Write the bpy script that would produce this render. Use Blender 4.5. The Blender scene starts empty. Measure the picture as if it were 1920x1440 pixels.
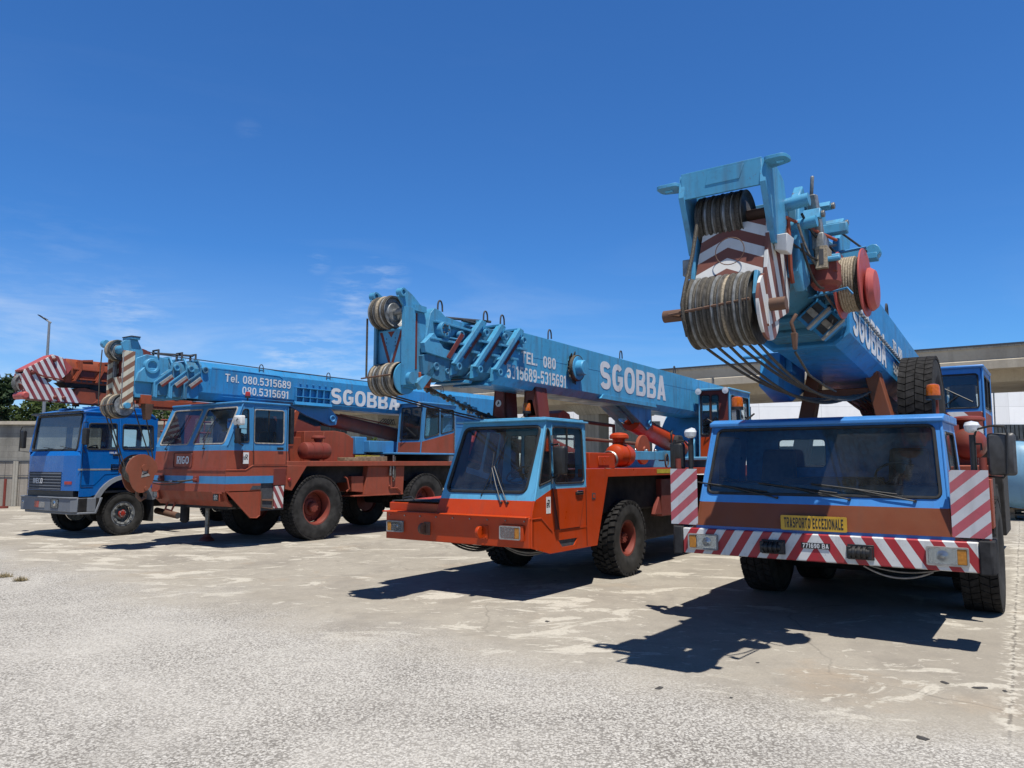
import bpy, bmesh, math, random
from mathutils import Vector, Matrix, Quaternion
random.seed(7)
R = math.radians
sc = bpy.context.scene
col = sc.collection
PI = math.pi

# ---------------------------------------------------------------- camera, sky, sun, exposure
cam = bpy.data.cameras.new('camera'); co = bpy.data.objects.new('camera', cam); col.objects.link(co)
cam.sensor_width = 36; cam.lens = 27.04; cam.clip_end = 3000; cam.clip_start = 0.05
co.location = (0, 0, 1.78); co.rotation_euler = (R(90 + 5.85), 0, 0)
sc.camera = co
sc.view_settings.view_transform = 'Standard'; sc.view_settings.look = 'None'
sc.view_settings.gamma = 1; sc.view_settings.exposure = 0.42
SUN_EL, SUN_AZ = 71.3, 160.6
wd = bpy.data.worlds.new('World'); sc.world = wd; wd.use_nodes = True
def world():
    nt = wd.node_tree; N = nt.nodes; L = nt.links; N.clear()
    out = N.new('ShaderNodeOutputWorld'); bg = N.new('ShaderNodeBackground')
    sky = N.new('ShaderNodeTexSky'); sky.sky_type = 'NISHITA'; sky.sun_disc = False
    sky.sun_elevation = R(SUN_EL); sky.sun_rotation = R(SUN_AZ)
    sky.air_density = 1.0; sky.dust_density = 0.0; sky.ozone_density = 2.2; sky.altitude = 0
    hs = N.new('ShaderNodeHueSaturation'); hs.inputs['Saturation'].default_value = 1.0
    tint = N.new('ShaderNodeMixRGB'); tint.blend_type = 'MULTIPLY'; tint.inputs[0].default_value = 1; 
    # overhead sky, out of view, dimmed to cut fill light; blue tint below
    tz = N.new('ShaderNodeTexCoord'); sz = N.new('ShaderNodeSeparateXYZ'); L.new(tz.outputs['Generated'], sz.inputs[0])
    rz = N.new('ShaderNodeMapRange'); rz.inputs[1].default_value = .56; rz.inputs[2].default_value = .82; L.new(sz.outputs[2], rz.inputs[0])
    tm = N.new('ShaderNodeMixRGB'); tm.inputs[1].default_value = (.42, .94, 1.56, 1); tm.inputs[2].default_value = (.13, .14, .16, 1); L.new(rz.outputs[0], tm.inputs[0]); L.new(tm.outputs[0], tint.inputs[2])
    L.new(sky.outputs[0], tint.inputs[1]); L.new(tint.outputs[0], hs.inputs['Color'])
    # thin cirrus, laid out by direction
    tc = N.new('ShaderNodeTexCoord'); mp = N.new('ShaderNodeMapping'); mp.inputs['Scale'].default_value = (1.1, 1.6, 5.5)
    mp.inputs['Rotation'].default_value = (0.12, 0.16, 0.3)
    n1 = N.new('ShaderNodeTexNoise'); n1.inputs['Scale'].default_value = 2.1; n1.inputs['Detail'].default_value = 9; n1.inputs['Roughness'].default_value = .6
    n1.inputs['Distortion'].default_value = .5
    r1 = N.new('ShaderNodeMapRange'); r1.inputs[1].default_value = .5; r1.inputs[2].default_value = .78
    sx = N.new('ShaderNodeSeparateXYZ')
    L.new(tc.outputs['Generated'], mp.inputs[0]); L.new(mp.outputs[0], n1.inputs['Vector']); L.new(n1.outputs[0], r1.inputs[0])
    L.new(tc.outputs['Generated'], sx.inputs[0])
    ra = N.new('ShaderNodeMapRange'); ra.inputs[1].default_value = .3; ra.inputs[2].default_value = .05; ra.inputs[3].default_value = .02; ra.inputs[4].default_value = .8
    L.new(sx.outputs[2], ra.inputs[0])
    rb = N.new('ShaderNodeMapRange'); rb.inputs[1].default_value = .3; rb.inputs[2].default_value = -.6; rb.inputs[3].default_value = .12; rb.inputs[4].default_value = 1.0
    L.new(sx.outputs[0], rb.inputs[0])
    m1 = N.new('ShaderNodeMath'); m1.operation = 'MULTIPLY'; L.new(r1.outputs[0], m1.inputs[0]); L.new(ra.outputs[0], m1.inputs[1])
    m2 = N.new('ShaderNodeMath'); m2.operation = 'MULTIPLY'; L.new(m1.outputs[0], m2.inputs[0]); L.new(rb.outputs[0], m2.inputs[1])
    # pale haze low down, thicker to the left
    hz = N.new('ShaderNodeMapRange'); hz.inputs[1].default_value = .26; hz.inputs[2].default_value = .02; hz.inputs[4].default_value = .42; L.new(sx.outputs[2], hz.inputs[0])
    hb = N.new('ShaderNodeMath'); hb.operation = 'MULTIPLY'; L.new(hz.outputs[0], hb.inputs[0]); L.new(rb.outputs[0], hb.inputs[1])
    hn = N.new('ShaderNodeMapRange'); hn.inputs[1].default_value = .3; hn.inputs[2].default_value = .65; hn.inputs[3].default_value = .45; L.new(n1.outputs[0], hn.inputs[0])
    hc = N.new('ShaderNodeMath'); hc.operation = 'MULTIPLY'; L.new(hb.outputs[0], hc.inputs[0]); L.new(hn.outputs[0], hc.inputs[1])
    hd = N.new('ShaderNodeMath'); hd.operation = 'ADD'; L.new(m2.outputs[0], hd.inputs[0]); L.new(hc.outputs[0], hd.inputs[1])
    # a few small separate wisps
    tot = hd.outputs[0]; n2 = N.new('ShaderNodeTexNoise'); n2.inputs['Scale'].default_value = 16; n2.inputs['Detail'].default_value = 8; n2.inputs['Roughness'].default_value = .65
    mp2 = N.new('ShaderNodeMapping'); mp2.inputs['Scale'].default_value = (.8, 1, 4.2); mp2.inputs['Rotation'].default_value = (0, .28, 0); L.new(tc.outputs['Generated'], mp2.inputs[0]); L.new(mp2.outputs[0], n2.inputs['Vector'])
    r2 = N.new('ShaderNodeMapRange'); r2.inputs[1].default_value = .47; r2.inputs[2].default_value = .7; L.new(n2.outputs[0], r2.inputs[0])
    for u, v, sz, k in ((665, 557, .045, .4), (725, 512, .035, .32), (597, 492, .018, .3), (465, 245, .018, .07), (520, 672, .06, .3), (640, 688, .09, .4), (560, 676, .05, .3), (200, 562, .02, .3), (60, 670, .2, .15), (250, 596, .05, .3)):
        d = Vector(((u - 960) / 1442, 1, (720 - v) / 1442)); d = (Matrix.Rotation(R(5.85), 3, 'X') @ d).normalized()
        vm = N.new('ShaderNodeVectorMath'); vm.operation = 'DISTANCE'; L.new(tc.outputs['Generated'], vm.inputs[0]); vm.inputs[1].default_value = d
        q = N.new('ShaderNodeMapRange'); q.inputs[1].default_value = sz; q.inputs[2].default_value = 0; q.inputs[4].default_value = k; L.new(vm.outputs['Value'], q.inputs[0])
        qq = N.new('ShaderNodeMath'); qq.operation = 'MULTIPLY'; L.new(q.outputs[0], qq.inputs[0]); L.new(r2.outputs[0], qq.inputs[1])
        ad = N.new('ShaderNodeMath'); ad.operation = 'ADD'; ad.use_clamp = True; L.new(tot, ad.inputs[0]); L.new(qq.outputs[0], ad.inputs[1]); tot = ad.outputs[0]
    mx = N.new('ShaderNodeMixRGB'); mx.inputs[2].default_value = (8.2, 9.2, 10.6, 1)
    L.new(tot, mx.inputs[0]); L.new(hs.outputs[0], mx.inputs[1])
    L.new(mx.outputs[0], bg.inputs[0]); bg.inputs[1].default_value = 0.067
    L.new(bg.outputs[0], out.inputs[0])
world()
sl = bpy.data.lights.new('sun', 'SUN'); sl.energy = 5.0; sl.angle = R(.5); sl.color = (1, .955, .88)
so = bpy.data.objects.new('sun', sl); col.objects.link(so)
so.rotation_euler = Vector((.1127, -.32, 1)).to_track_quat('Z', 'Y').to_euler()

# ---------------------------------------------------------------- materials
MATS = {}
def newmat(name):
    m = bpy.data.materials.new(name); m.use_nodes = True; m.node_tree.nodes.clear(); MATS[name] = m
    nt = m.node_tree; o = nt.nodes.new('ShaderNodeOutputMaterial')
    return m, nt.nodes, nt.links, o
def mixc(N, L, fac, a, b, mode='MIX'):
    x = N.new('ShaderNodeMixRGB'); x.blend_type = mode
    for k, v in ((0, fac), (1, a), (2, b)):
        if hasattr(v, 'links'): L.new(v, x.inputs[k])
        elif k == 0: x.inputs[0].default_value = v
        else: x.inputs[k].default_value = (*v, 1)
    return x.outputs[0]
def noise(N, L, vec, s, d=4, r=.55, dist=0, scale=None, rot=None):
    if scale:
        mp = N.new('ShaderNodeMapping'); mp.inputs['Scale'].default_value = scale
        if rot: mp.inputs['Rotation'].default_value = rot
        L.new(vec, mp.inputs[0]); vec = mp.outputs[0]
    n = N.new('ShaderNodeTexNoise'); n.inputs['Scale'].default_value = s; n.inputs['Detail'].default_value = d
    n.inputs['Roughness'].default_value = r; n.inputs['Distortion'].default_value = dist
    L.new(vec, n.inputs['Vector']); return n.outputs[0]
def rng(N, L, v, a, b, c=0., d=1.):
    m = N.new('ShaderNodeMapRange'); L.new(v, m.inputs[0])
    for k, x in enumerate((a, b, c, d)): m.inputs[k + 1].default_value = x
    return m.outputs[0]
def mth(N, L, op, a, b=None, c=None):
    m = N.new('ShaderNodeMath'); m.operation = op
    for k, v in enumerate((a, b, c)):
        if v is None: continue
        if hasattr(v, 'links'): L.new(v, m.inputs[k])
        else: m.inputs[k].default_value = v
    return m.outputs[0]
def lift(c, k, g): return tuple(min(1, x * k + g) for x in c)
def paint(name, c, rough=.42, fade=.5, dirt=.35, rust=.0, colnode=None, metal=0., dirtcol=(.1, .075, .05), spec=.3, tile=1.):
    """weathered coat of paint: faded patches, run-off streaks, specks of rust, uneven gloss, slightly wavy sheet"""
    m, N, L, o = newmat(name)
    tc = N.new('ShaderNodeTexCoord'); v = tc.outputs['Object']
    base = colnode(N, L, v) if colnode else None
    n1 = rng(N, L, noise(N, L, v, 1.7 * tile, 6, .6), .38, .68)
    if base is None:
        cc = mixc(N, L, mth(N, L, 'MULTIPLY', n1, fade), c, lift(c, 1.2, .022))
    else:
        cc = mixc(N, L, mth(N, L, 'MULTIPLY', n1, fade * .5), base, (.45, .4, .35))
    st = rng(N, L, noise(N, L, v, 5. * tile, 5, .6, .2, scale=(1.6, 1.6, .16)), .5, .74)
    cc = mixc(N, L, mth(N, L, 'MULTIPLY', st, dirt), cc, dirtcol)
    bl = rng(N, L, noise(N, L, v, 11 * tile, 4, .65), .56, .72)
    cc = mixc(N, L, mth(N, L, 'MULTIPLY', bl, dirt * .55), cc, lift(dirtcol, .7, 0))
    if rust:
        ru = rng(N, L, noise(N, L, v, 26 * tile, 5, .7, .4), .62, .68)
        cc = mixc(N, L, mth(N, L, 'MULTIPLY', ru, rust), cc, (.13, .045, .018))
        ch = rng(N, L, noise(N, L, v, 7, 8, .72, .6), .67, .69)
        cc = mixc(N, L, mth(N, L, 'MULTIPLY', ch, rust * 1.6), cc, (.16, .075, .045))
    cc = mixc(N, L, 1., cc, (.77, .77, .77), 'MULTIPLY')
    b = N.new('ShaderNodeBsdfPrincipled'); L.new(cc, b.inputs['Base Color']); b.inputs['Metallic'].default_value = metal
    b.inputs['Specular IOR Level'].default_value = spec
    L.new(rng(N, L, noise(N, L, v, 4 * tile, 4), .3, .7, rough - .1, rough + .2), b.inputs['Roughness'])
    bp = N.new('ShaderNodeBump'); bp.inputs['Strength'].default_value = .22; bp.inputs['Distance'].default_value = .02
    L.new(noise(N, L, v, 3.2, 3), bp.inputs['Height']); L.new(bp.outputs[0], b.inputs['Normal'])
    L.new(b.outputs[0], o.inputs[0]); return m
def plain(name, c, rough=.5, metal=0., var=.25, scale=14, bump=.0, spec=.5):
    m, N, L, o = newmat(name)
    tc = N.new('ShaderNodeTexCoord'); v = tc.outputs['Object']
    cc = mixc(N, L, rng(N, L, noise(N, L, v, scale, 5), .35, .7), lift(c, 1 - var, 0), lift(c, 1 + var, var * .02))
    cc = mixc(N, L, 1., cc, (.8, .8, .8), 'MULTIPLY')
    b = N.new('ShaderNodeBsdfPrincipled'); L.new(cc, b.inputs['Base Color']); b.inputs['Metallic'].default_value = metal
    b.inputs['Roughness'].default_value = rough; b.inputs['Specular IOR Level'].default_value = spec
    if bump:
        bp = N.new('ShaderNodeBump'); bp.inputs['Strength'].default_value = bump; bp.inputs['Distance'].default_value = .01
        L.new(noise(N, L, v, scale * 2, 4), bp.inputs['Height']); L.new(bp.outputs[0], b.inputs['Normal'])
    L.new(b.outputs[0], o.inputs[0]); return m
def glass(name, tint, refl=.05, dust=.06):
    m, N, L, o = newmat(name)
    t = N.new('ShaderNodeBsdfTransparent'); t.inputs[0].default_value = (*tint, 1)
    g = N.new('ShaderNodeBsdfGlossy'); g.inputs['Roughness'].default_value = .03; g.inputs[0].default_value = (.9, .95, 1, 1)
    d = N.new('ShaderNodeBsdfDiffuse'); d.inputs[0].default_value = (.4, .42, .42, 1)
    tc = N.new('ShaderNodeTexCoord'); v = tc.outputs['Object']
    lw = N.new('ShaderNodeFresnel'); lw.inputs[0].default_value = 1.5
    f = mth(N, L, 'ADD', lw.outputs[0], refl)
    x1 = N.new('ShaderNodeMixShader'); L.new(f, x1.inputs[0]); L.new(t.outputs[0], x1.inputs[1]); L.new(g.outputs[0], x1.inputs[2])
    x2 = N.new('ShaderNodeMixShader'); L.new(rng(N, L, noise(N, L, v, 2.2, 6, .65, .3), .4, .8, dust * .25, dust * 1.5), x2.inputs[0])
    L.new(x1.outputs[0], x2.inputs[1]); L.new(d.outputs[0], x2.inputs[2]); L.new(x2.outputs[0], o.inputs[0]); return m
def stripes(fn, a, b, soft=.02):
    def f(N, L, v):
        s = N.new('ShaderNodeSeparateXYZ'); L.new(v, s.inputs[0])
        u = fn(N, L, s.outputs[0], s.outputs[1], s.outputs[2])
        fr = mth(N, L, 'FRACT', u)
        k = mth(N, L, 'GREATER_THAN', fr, .5)
        return mixc(N, L, k, a, b)
    return f
def lin(kx, ky, kz, c, absx=False):
    def f(N, L, x, y, z):
        if absx: x = mth(N, L, 'ABSOLUTE', x)
        u = mth(N, L, 'MULTIPLY_ADD', x, kx, c)
        u = mth(N, L, 'MULTIPLY_ADD', y, ky, u)
        return mth(N, L, 'MULTIPLY_ADD', z, kz, u)
    return f
WHITE = (.74, .74, .72)
OR3, BL3 = (.5, .05, .004), (.1, .36, .58)
BR2, BL2 = (.31, .066, .034), (.05, .24, .5)
BR4, BL4 = (.2, .056, .02), (.06, .25, .62)
paint('orange paint', OR3, .36, .15, .16, .2)
paint('pale blue paint', BL3, .42, .7, .3, .25)
paint('boom blue paint', (.065, .34, .58), .4, .7, .5, .4)
paint('brick red paint', BR2, .55, .5, .4, .35)
paint('cab blue paint', BL2, .4, .55, .25, .2)
paint('second boom paint', (.035, .25, .53), .4, .5, .42, .35)
paint('brown paint', BR4, .42, .35, .15, .1)
paint('bright blue paint', BL4, .32, .4, .15, .1)
paint('big boom paint', (.035, .25, .55), .35, .4, .4, .3)
paint('shaded grimy blue paint', (.05, .2, .34), .5, .5, .75, .4)  # darker boom blue with grime; shade of the inner sections painted in
paint('terracotta paint', (.25, .075, .04), .5, .5, .35, .3)
plain('mirror shell', (.06, .06, .063), .45)
paint('head blue paint', (.075, .32, .54), .42, .6, .5, .5)
paint('truck blue paint', (.004, .125, .44), .22, .1, .12, 0, spec=.5)
paint('truck grey plastic', (.17, .185, .21), .6, .5, .2)
paint('maroon paint', (.16, .03, .022), .5, .4, .3, .2)
paint('red oxide paint', (.21, .04, .027), .5, .5, .35, .2)
paint('reel red paint', (.44, .085, .075), .45, .7, .25, .2)
paint('jib orange paint', (.33, .07, .028), .5, .5, .4, .3)
paint('rusty steel', (.14, .075, .05), .7, .8, .5, .8)
paint('white paint', (.76, .76, .74), .45, .2, .25, .15)
paint('bumper stripe paint', WHITE, .38, .15, .3, .35, colnode=stripes(lin(1 / .207, 0, .63 / .207, -.4725 / .207, True), (.44, .03, .04), WHITE))
paint('panel stripe paint', WHITE, .3, .2, .22, .2, colnode=stripes(lin(-.87 / .213, 0, 1 / .213, .18), (.52, .11, .14), (.62, .63, .66)))
paint('head chevron paint', WHITE, .45, .2, .2, .1, colnode=stripes(lin(.45 / .185, 0, 1 / .185, .3, True), (.2, .07, .05), WHITE))
paint('head side stripe paint', WHITE, .45, .2, .2, .1, colnode=stripes(lin(0, 1.2 / .27, .6 / .27, .1), (.2, .07, .05), WHITE))
paint('cream chevron paint', WHITE, .5, .3, .3, .3, colnode=stripes(lin(-1.15 / .26, 0, 1 / .26, .1, True), (.27, .12, .07), (.7, .66, .52)))
paint('cream stripe paint', WHITE, .5, .3, .3, .3, colnode=stripes(lin(0, -.75 / .21, 1 / .21, 0), (.27, .12, .07), (.7, .66, .52)))
paint('red white stripe paint', WHITE, .45, .2, .2, .1, colnode=stripes(lin(0, 1.75 / .3, 1 / .3, .1), (.29, .05, .06), WHITE))
paint('red white chevron paint', WHITE, .45, .2, .2, .1, colnode=stripes(lin(.9 / .2, 0, 1 / .2, .1, True), (.29, .05, .06), WHITE))
paint('side plate stripe paint', WHITE, .45, .2, .2, .1, colnode=stripes(lin(0, 1 / .19, .25 / .19, .38), (.27, .06, .04), WHITE))
paint('opcab stripe paint', WHITE, .45, .2, .2, .1, colnode=stripes(lin(1 / .5, 0, 1 / .5, .0), (.3, .07, .05), WHITE))
plain('rubber', (.028, .028, .03), .85, 0, .35, 9, .3, .25)
plain('tyre tread', (.022, .021, .021), .9, 0, .4, 12, .3, .2)
plain('tyre side', (.03, .029, .028), .8, 0, .4, 6, .15, .25)
plain('black plastic', (.012, .012, .013), .5, 0, .3, 9)
plain('dark interior', (.05, .055, .065), .8)
plain('blue interior', (.03, .15, .36), .7)
plain('underbody', (.014, .012, .011), .9, 0, .5, 6)
plain('steel', (.3, .29, .27), .45, .8, .4, 18)
plain('sheave steel', (.13, .12, .105), .55, .5, .5, 14, .1)
plain('sheave grey', (.26, .27, .27), .5, .3, .4, 14, .1)
plain('wire rope', (.085, .075, .06), .7, .35, .5, 90, .6)
plain('pale rope', (.34, .28, .2), .8, 0, .35, 60, .5)
plain('chrome', (.6, .6, .6), .18, 1., .1)
paint('white lettering', (.74, .75, .76), .5, .15, .3, .12)
plain('black lettering', (.012, .012, .014), .5)
plain('yellow plate', (.62, .36, .02), .42, 0, .12, 6)
plain('yellow paint', (.5, .4, .02), .5)
plain('wood', (.28, .2, .12), .85, 0, .45, 8, .3)
plain('dash vinyl', (.16, .18, .165), .8)
plain('seat fabric', (.035, .035, .04), .9)
plain('rubber seal', (.012, .012, .012), .6)
plain('dusty grey', (.3, .29, .27), .7)
plain('lamp lens', (.75, .78, .8), .12, 0, .1, 40, .2)
plain('reflector', (.7, .7, .68), .15, .9, .2, 30)
plain('amber lens', (.5, .11, .006), .15, 0, .2, 40)
plain('indicator amber', (.5, .2, .02), .15, 0, .2, 40)
plain('dark red lens', (.35, .03, .02), .25)
glass('windscreen glass', (.78, .85, .85), .02, .05)
glass('side glass', (.72, .78, .78), .02, .03)
glass('lamp glass', (.9, .93, .95), .03, .12)

# ---------------------------------------------------------------- mesh builder
def tag(o, label=None, cat=None, group=None, kind=None):
    if label: o['label'] = label
    if cat: o['category'] = cat
    if group: o['group'] = group
    if kind: o['kind'] = kind
    return o
def empty(name, loc, rz=0):
    o = bpy.data.objects.new(name, None); col.objects.link(o); o.location = loc; o.rotation_euler = (0, 0, rz); o.empty_display_size = .3
    return o
def newell(p):
    n = Vector()
    for i in range(len(p)):
        a, b = p[i], p[(i + 1) % len(p)]
        n += Vector(((a.y - b.y) * (a.z + b.z), (a.z - b.z) * (a.x + b.x), (a.x - b.x) * (a.y + b.y)))
    return n.normalized()
def rp(pts, r, seg=4):
    """round the corners of a planar polygon"""
    pts = [Vector(p) for p in pts]; out = []; n = len(pts)
    for i in range(n):
        a, b, c = pts[i - 1], pts[i], pts[(i + 1) % n]
        rr = min(r, (a - b).length * .45, (c - b).length * .45)
        p, q = b + (a - b).normalized() * rr, b + (c - b).normalized() * rr
        for k in range(seg + 1):
            t = k / seg; out.append(p * (1 - t) ** 2 + b * 2 * t * (1 - t) + q * t * t)
    return out
def inset(pts, d):
    pts = [Vector(p) for p in pts]; c = sum(pts, Vector()) / len(pts)
    return [p + (c - p).normalized() * d for p in pts]
# ---- painted block lettering: outlines of each character, one unit tall
def el(cx, cy, rx, ry, a0, a1, n=14, p=2.5):
    o = []
    for i in range(n + 1):
        t = R(a0 + (a1 - a0) * i / n); c, d = math.cos(t), math.sin(t)
        o.append((cx + rx * math.copysign(abs(c) ** (2 / p), c), cy + ry * math.copysign(abs(d) ** (2 / p), d)))
    return o
def ribbon(path, t):
    q = [path[0]]
    for p in path[1:]:
        if math.hypot(p[0] - q[-1][0], p[1] - q[-1][1]) > .012: q.append(p)
    l, r = [], []; n = len(q)
    for i in range(n):
        d0 = Vector((q[i][0] - q[max(i - 1, 0)][0], q[i][1] - q[max(i - 1, 0)][1])); d1 = Vector((q[min(i + 1, n - 1)][0] - q[i][0], q[min(i + 1, n - 1)][1] - q[i][1]))
        if i == 0: d0 = d1
        if i == n - 1: d1 = d0
        d0.normalize(); d1.normalize(); m = (d0 + d1); m = m.normalized() if m.length > .1 else d1
        k = min(1.5, 1 / max(.3, m.dot(d1))) * t / 2; nx, ny = -m.y * k, m.x * k
        l.append((q[i][0] + nx, q[i][1] + ny)); r.append((q[i][0] - nx, q[i][1] - ny))
    return l + r[::-1]
def glyph(c, t):
    """(width, [(outline, holes)])"""
    w = .7; h = t / 2; q = .92 * t
    rx, ry = w / 2 - h, .5 - h
    if c == 'O': return .74, [(el(.37, .5, .37, .5, 0, 350, 35), [el(.37, .5, .37 - t, .5 - q, 0, 350, 35)])]
    if c == '0': return .58, [(el(.29, .5, .29, .5, 0, 350, 35), [el(.29, .5, .29 - t, .5 - q, 0, 350, 35)])]
    if c == 'C': return w, [(ribbon(el(w / 2, .5, rx, ry, 42, 318, 26), t), [])]
    if c == 'G': return w, [(ribbon(el(w / 2, .5, rx, ry, 42, 318, 26) + [(w - h, .28), (w - h, .46), (w * .52, .46)], t), [])]
    if c == 'S': r = (1 - t) / 4; return .66, [(ribbon(el(.33, 1 - h - r, .33 - h, r, 22, 268, 16) + el(.33, h + r, .33 - h, r, 88, -158, 16), t), [])]
    if c == '3': r = (1 - t) / 4; return .58, [(ribbon(el(.29, 1 - h - r, .29 - h, r, 158, -62, 16) + el(.29, h + r, .29 - h, r, 62, -158, 16), t), [])]
    if c == '5': return .58, [(ribbon([(.54, 1 - h), (.12, 1 - h), (.09, .5)] + el(.29, .33, .29 - h, .33 - h, 128, -158, 18), t), [])]
    if c in '69':
        o = el(.29, .5, .29, .5, 42, 180, 14) + el(.29, .32, .29, .32, 186, 440, 22) + [(t + .02, .57)] + el(.29, .5, .29 - t, .5 - q, 150, 48, 8); hh = el(.29, .32, .29 - t, .32 - q * .8, 0, 345, 18)
        if c == '9': o = [(.58 - x, 1 - y) for x, y in o]; hh = [(.58 - x, 1 - y) for x, y in hh]
        return .58, [(o, [hh])]
    if c == '8': return .58, [(el(.29, .27, .29, .27, 122, 418, 22) + el(.29, .755, .265, .245, -58, 238, 22), [el(.29, .27, .29 - t, .27 - q * .8, 0, 345, 18), el(.29, .755, .265 - t, .245 - q * .8, 0, 345, 18)])]
    if c == '1': return .42, [([(.16, 0), (.16 + t, 0), (.16 + t, 1), (.2, 1), (.02, .86), (.02, .72), (.16, .78)], [])]
    if c == '7': return .58, [([(.1, 0), (.1 + t * 1.1, 0), (.57, .86), (.57, 1), (.02, 1), (.02, 1 - q), (.38, 1 - q)], [])]
    if c == 'B':
        return w, [([(0, 0)] + el(w - .28, .275, .28, .275, -90, 72, 12) + el(w - .31, .755, .28, .245, -72, 90, 12) + [(0, 1)],
                    [[(t, q * .85), (w - .28, q * .85)] + el(w - .28, .275, .28 - t, .275 - q * .85, -80, 80, 8) + [(w - .28, .55 - q * .85), (t, .55 - q * .85)], [(t, .51 + q * .5), (w - .31, .51 + q * .5)] + el(w - .31, .755, .28 - t, .245 - q * .8, -70, 80, 8) + [(w - .31, 1 - q * .85), (t, 1 - q * .85)]])]
    if c == 'D': return w, [([(0, 0)] + el(w - .4, .5, .4, .5, -90, 90, 18) + [(0, 1)], [[(t, q), (w - .4, q)] + el(w - .4, .5, .4 - t, .5 - q, -85, 85, 14) + [(w - .4, 1 - q), (t, 1 - q)]])]
    if c in 'PR':
        hole = [[(t, .43 + q * .75), (w - .3, .43 + q * .75)] + el(w - .3, .715, .3 - t, .285 - q * .75, -80, 80, 8) + [(w - .3, 1 - q * .75), (t, 1 - q * .75)]]
        leg = [(t, .42), (w * .4, .42), (w - t * 1.25, 0), (w, 0), (w * .7, .44)] if c == 'R' else [(t, .43), (w - .3, .43)]
        return w, [([(0, 0), (t, 0)] + leg + el(w - .3, .715, .3, .285, -70, 90, 14) + [(0, 1)], hole)]
    if c == 'A':
        k = w / 2 - .55 * t; x = 1.05 * t; yt = min(.9, (w / 2 - x) / k)
        return w, [([(0, 0), (x, 0), (x + k * .19, .19), (w - x - k * .19, .19), (w - x, 0), (w, 0), (w / 2 + .55 * t, 1), (w / 2 - .55 * t, 1)], [[(x + k * .35, .35), (w - x - k * .35, .35), (w / 2, yt)]])]
    if c == 'T': return .62, [([(.31 - h, 0), (.31 + h, 0), (.31 + h, 1 - q), (.62, 1 - q), (.62, 1), (0, 1), (0, 1 - q), (.31 - h, 1 - q)], [])]
    if c == 'E': return .6, [([(0, 0), (.6, 0), (.6, q), (t, q), (t, .5 - q / 2), (.55, .5 - q / 2), (.55, .5 + q / 2), (t, .5 + q / 2), (t, 1 - q), (.59, 1 - q), (.59, 1), (0, 1)], [])]
    if c == 'L': return .56, [([(0, 0), (.56, 0), (.56, q), (t, q), (t, 1), (0, 1)], [])]
    if c == 'I': return t, [([(0, 0), (t, 0), (t, 1), (0, 1)], [])]
    if c == 'V': return .7, [([(.35 - t * .5, 0), (.35 + t * .5, 0), (.7, 1), (.7 - t * 1.05, 1), (.35, .3), (t * 1.05, 1), (0, 1)], [])]
    if c == 'N': return .7, [([(0, 0), (t, 0), (t, .62), (.7 - t, 0), (.7, 0), (.7, 1), (.7 - t, 1), (.7 - t, .38), (t, 1), (0, 1)], [])]
    if c == 'Z': return .62, [([(0, 0), (.62, 0), (.62, q), (t * 1.2, q), (.61, 1 - q), (.61, 1), (.02, 1), (.02, 1 - q), (.62 - t * 1.2, 1 - q), (0, q)], [])]
    if c == 'e': return .56, [(ribbon([(.56 - t, .34), (t + .03, .34)][::-1] + [(.56 - h, .34)] + el(.28, .36, .28 - h, .36 - h, 5, 318, 22), t * .9), [])]
    if c == 'l': return t, [([(0, 0), (t, 0), (t, 1), (0, 1)], [])]
    if c == '.': return t, [([(0, 0), (t, 0), (t, t), (0, t)], [])]
    if c == '-': return .4, [([(.02, .38), (.38, .38), (.38, .38 + q), (.02, .38 + q)], [])]
    return .3, []
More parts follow.
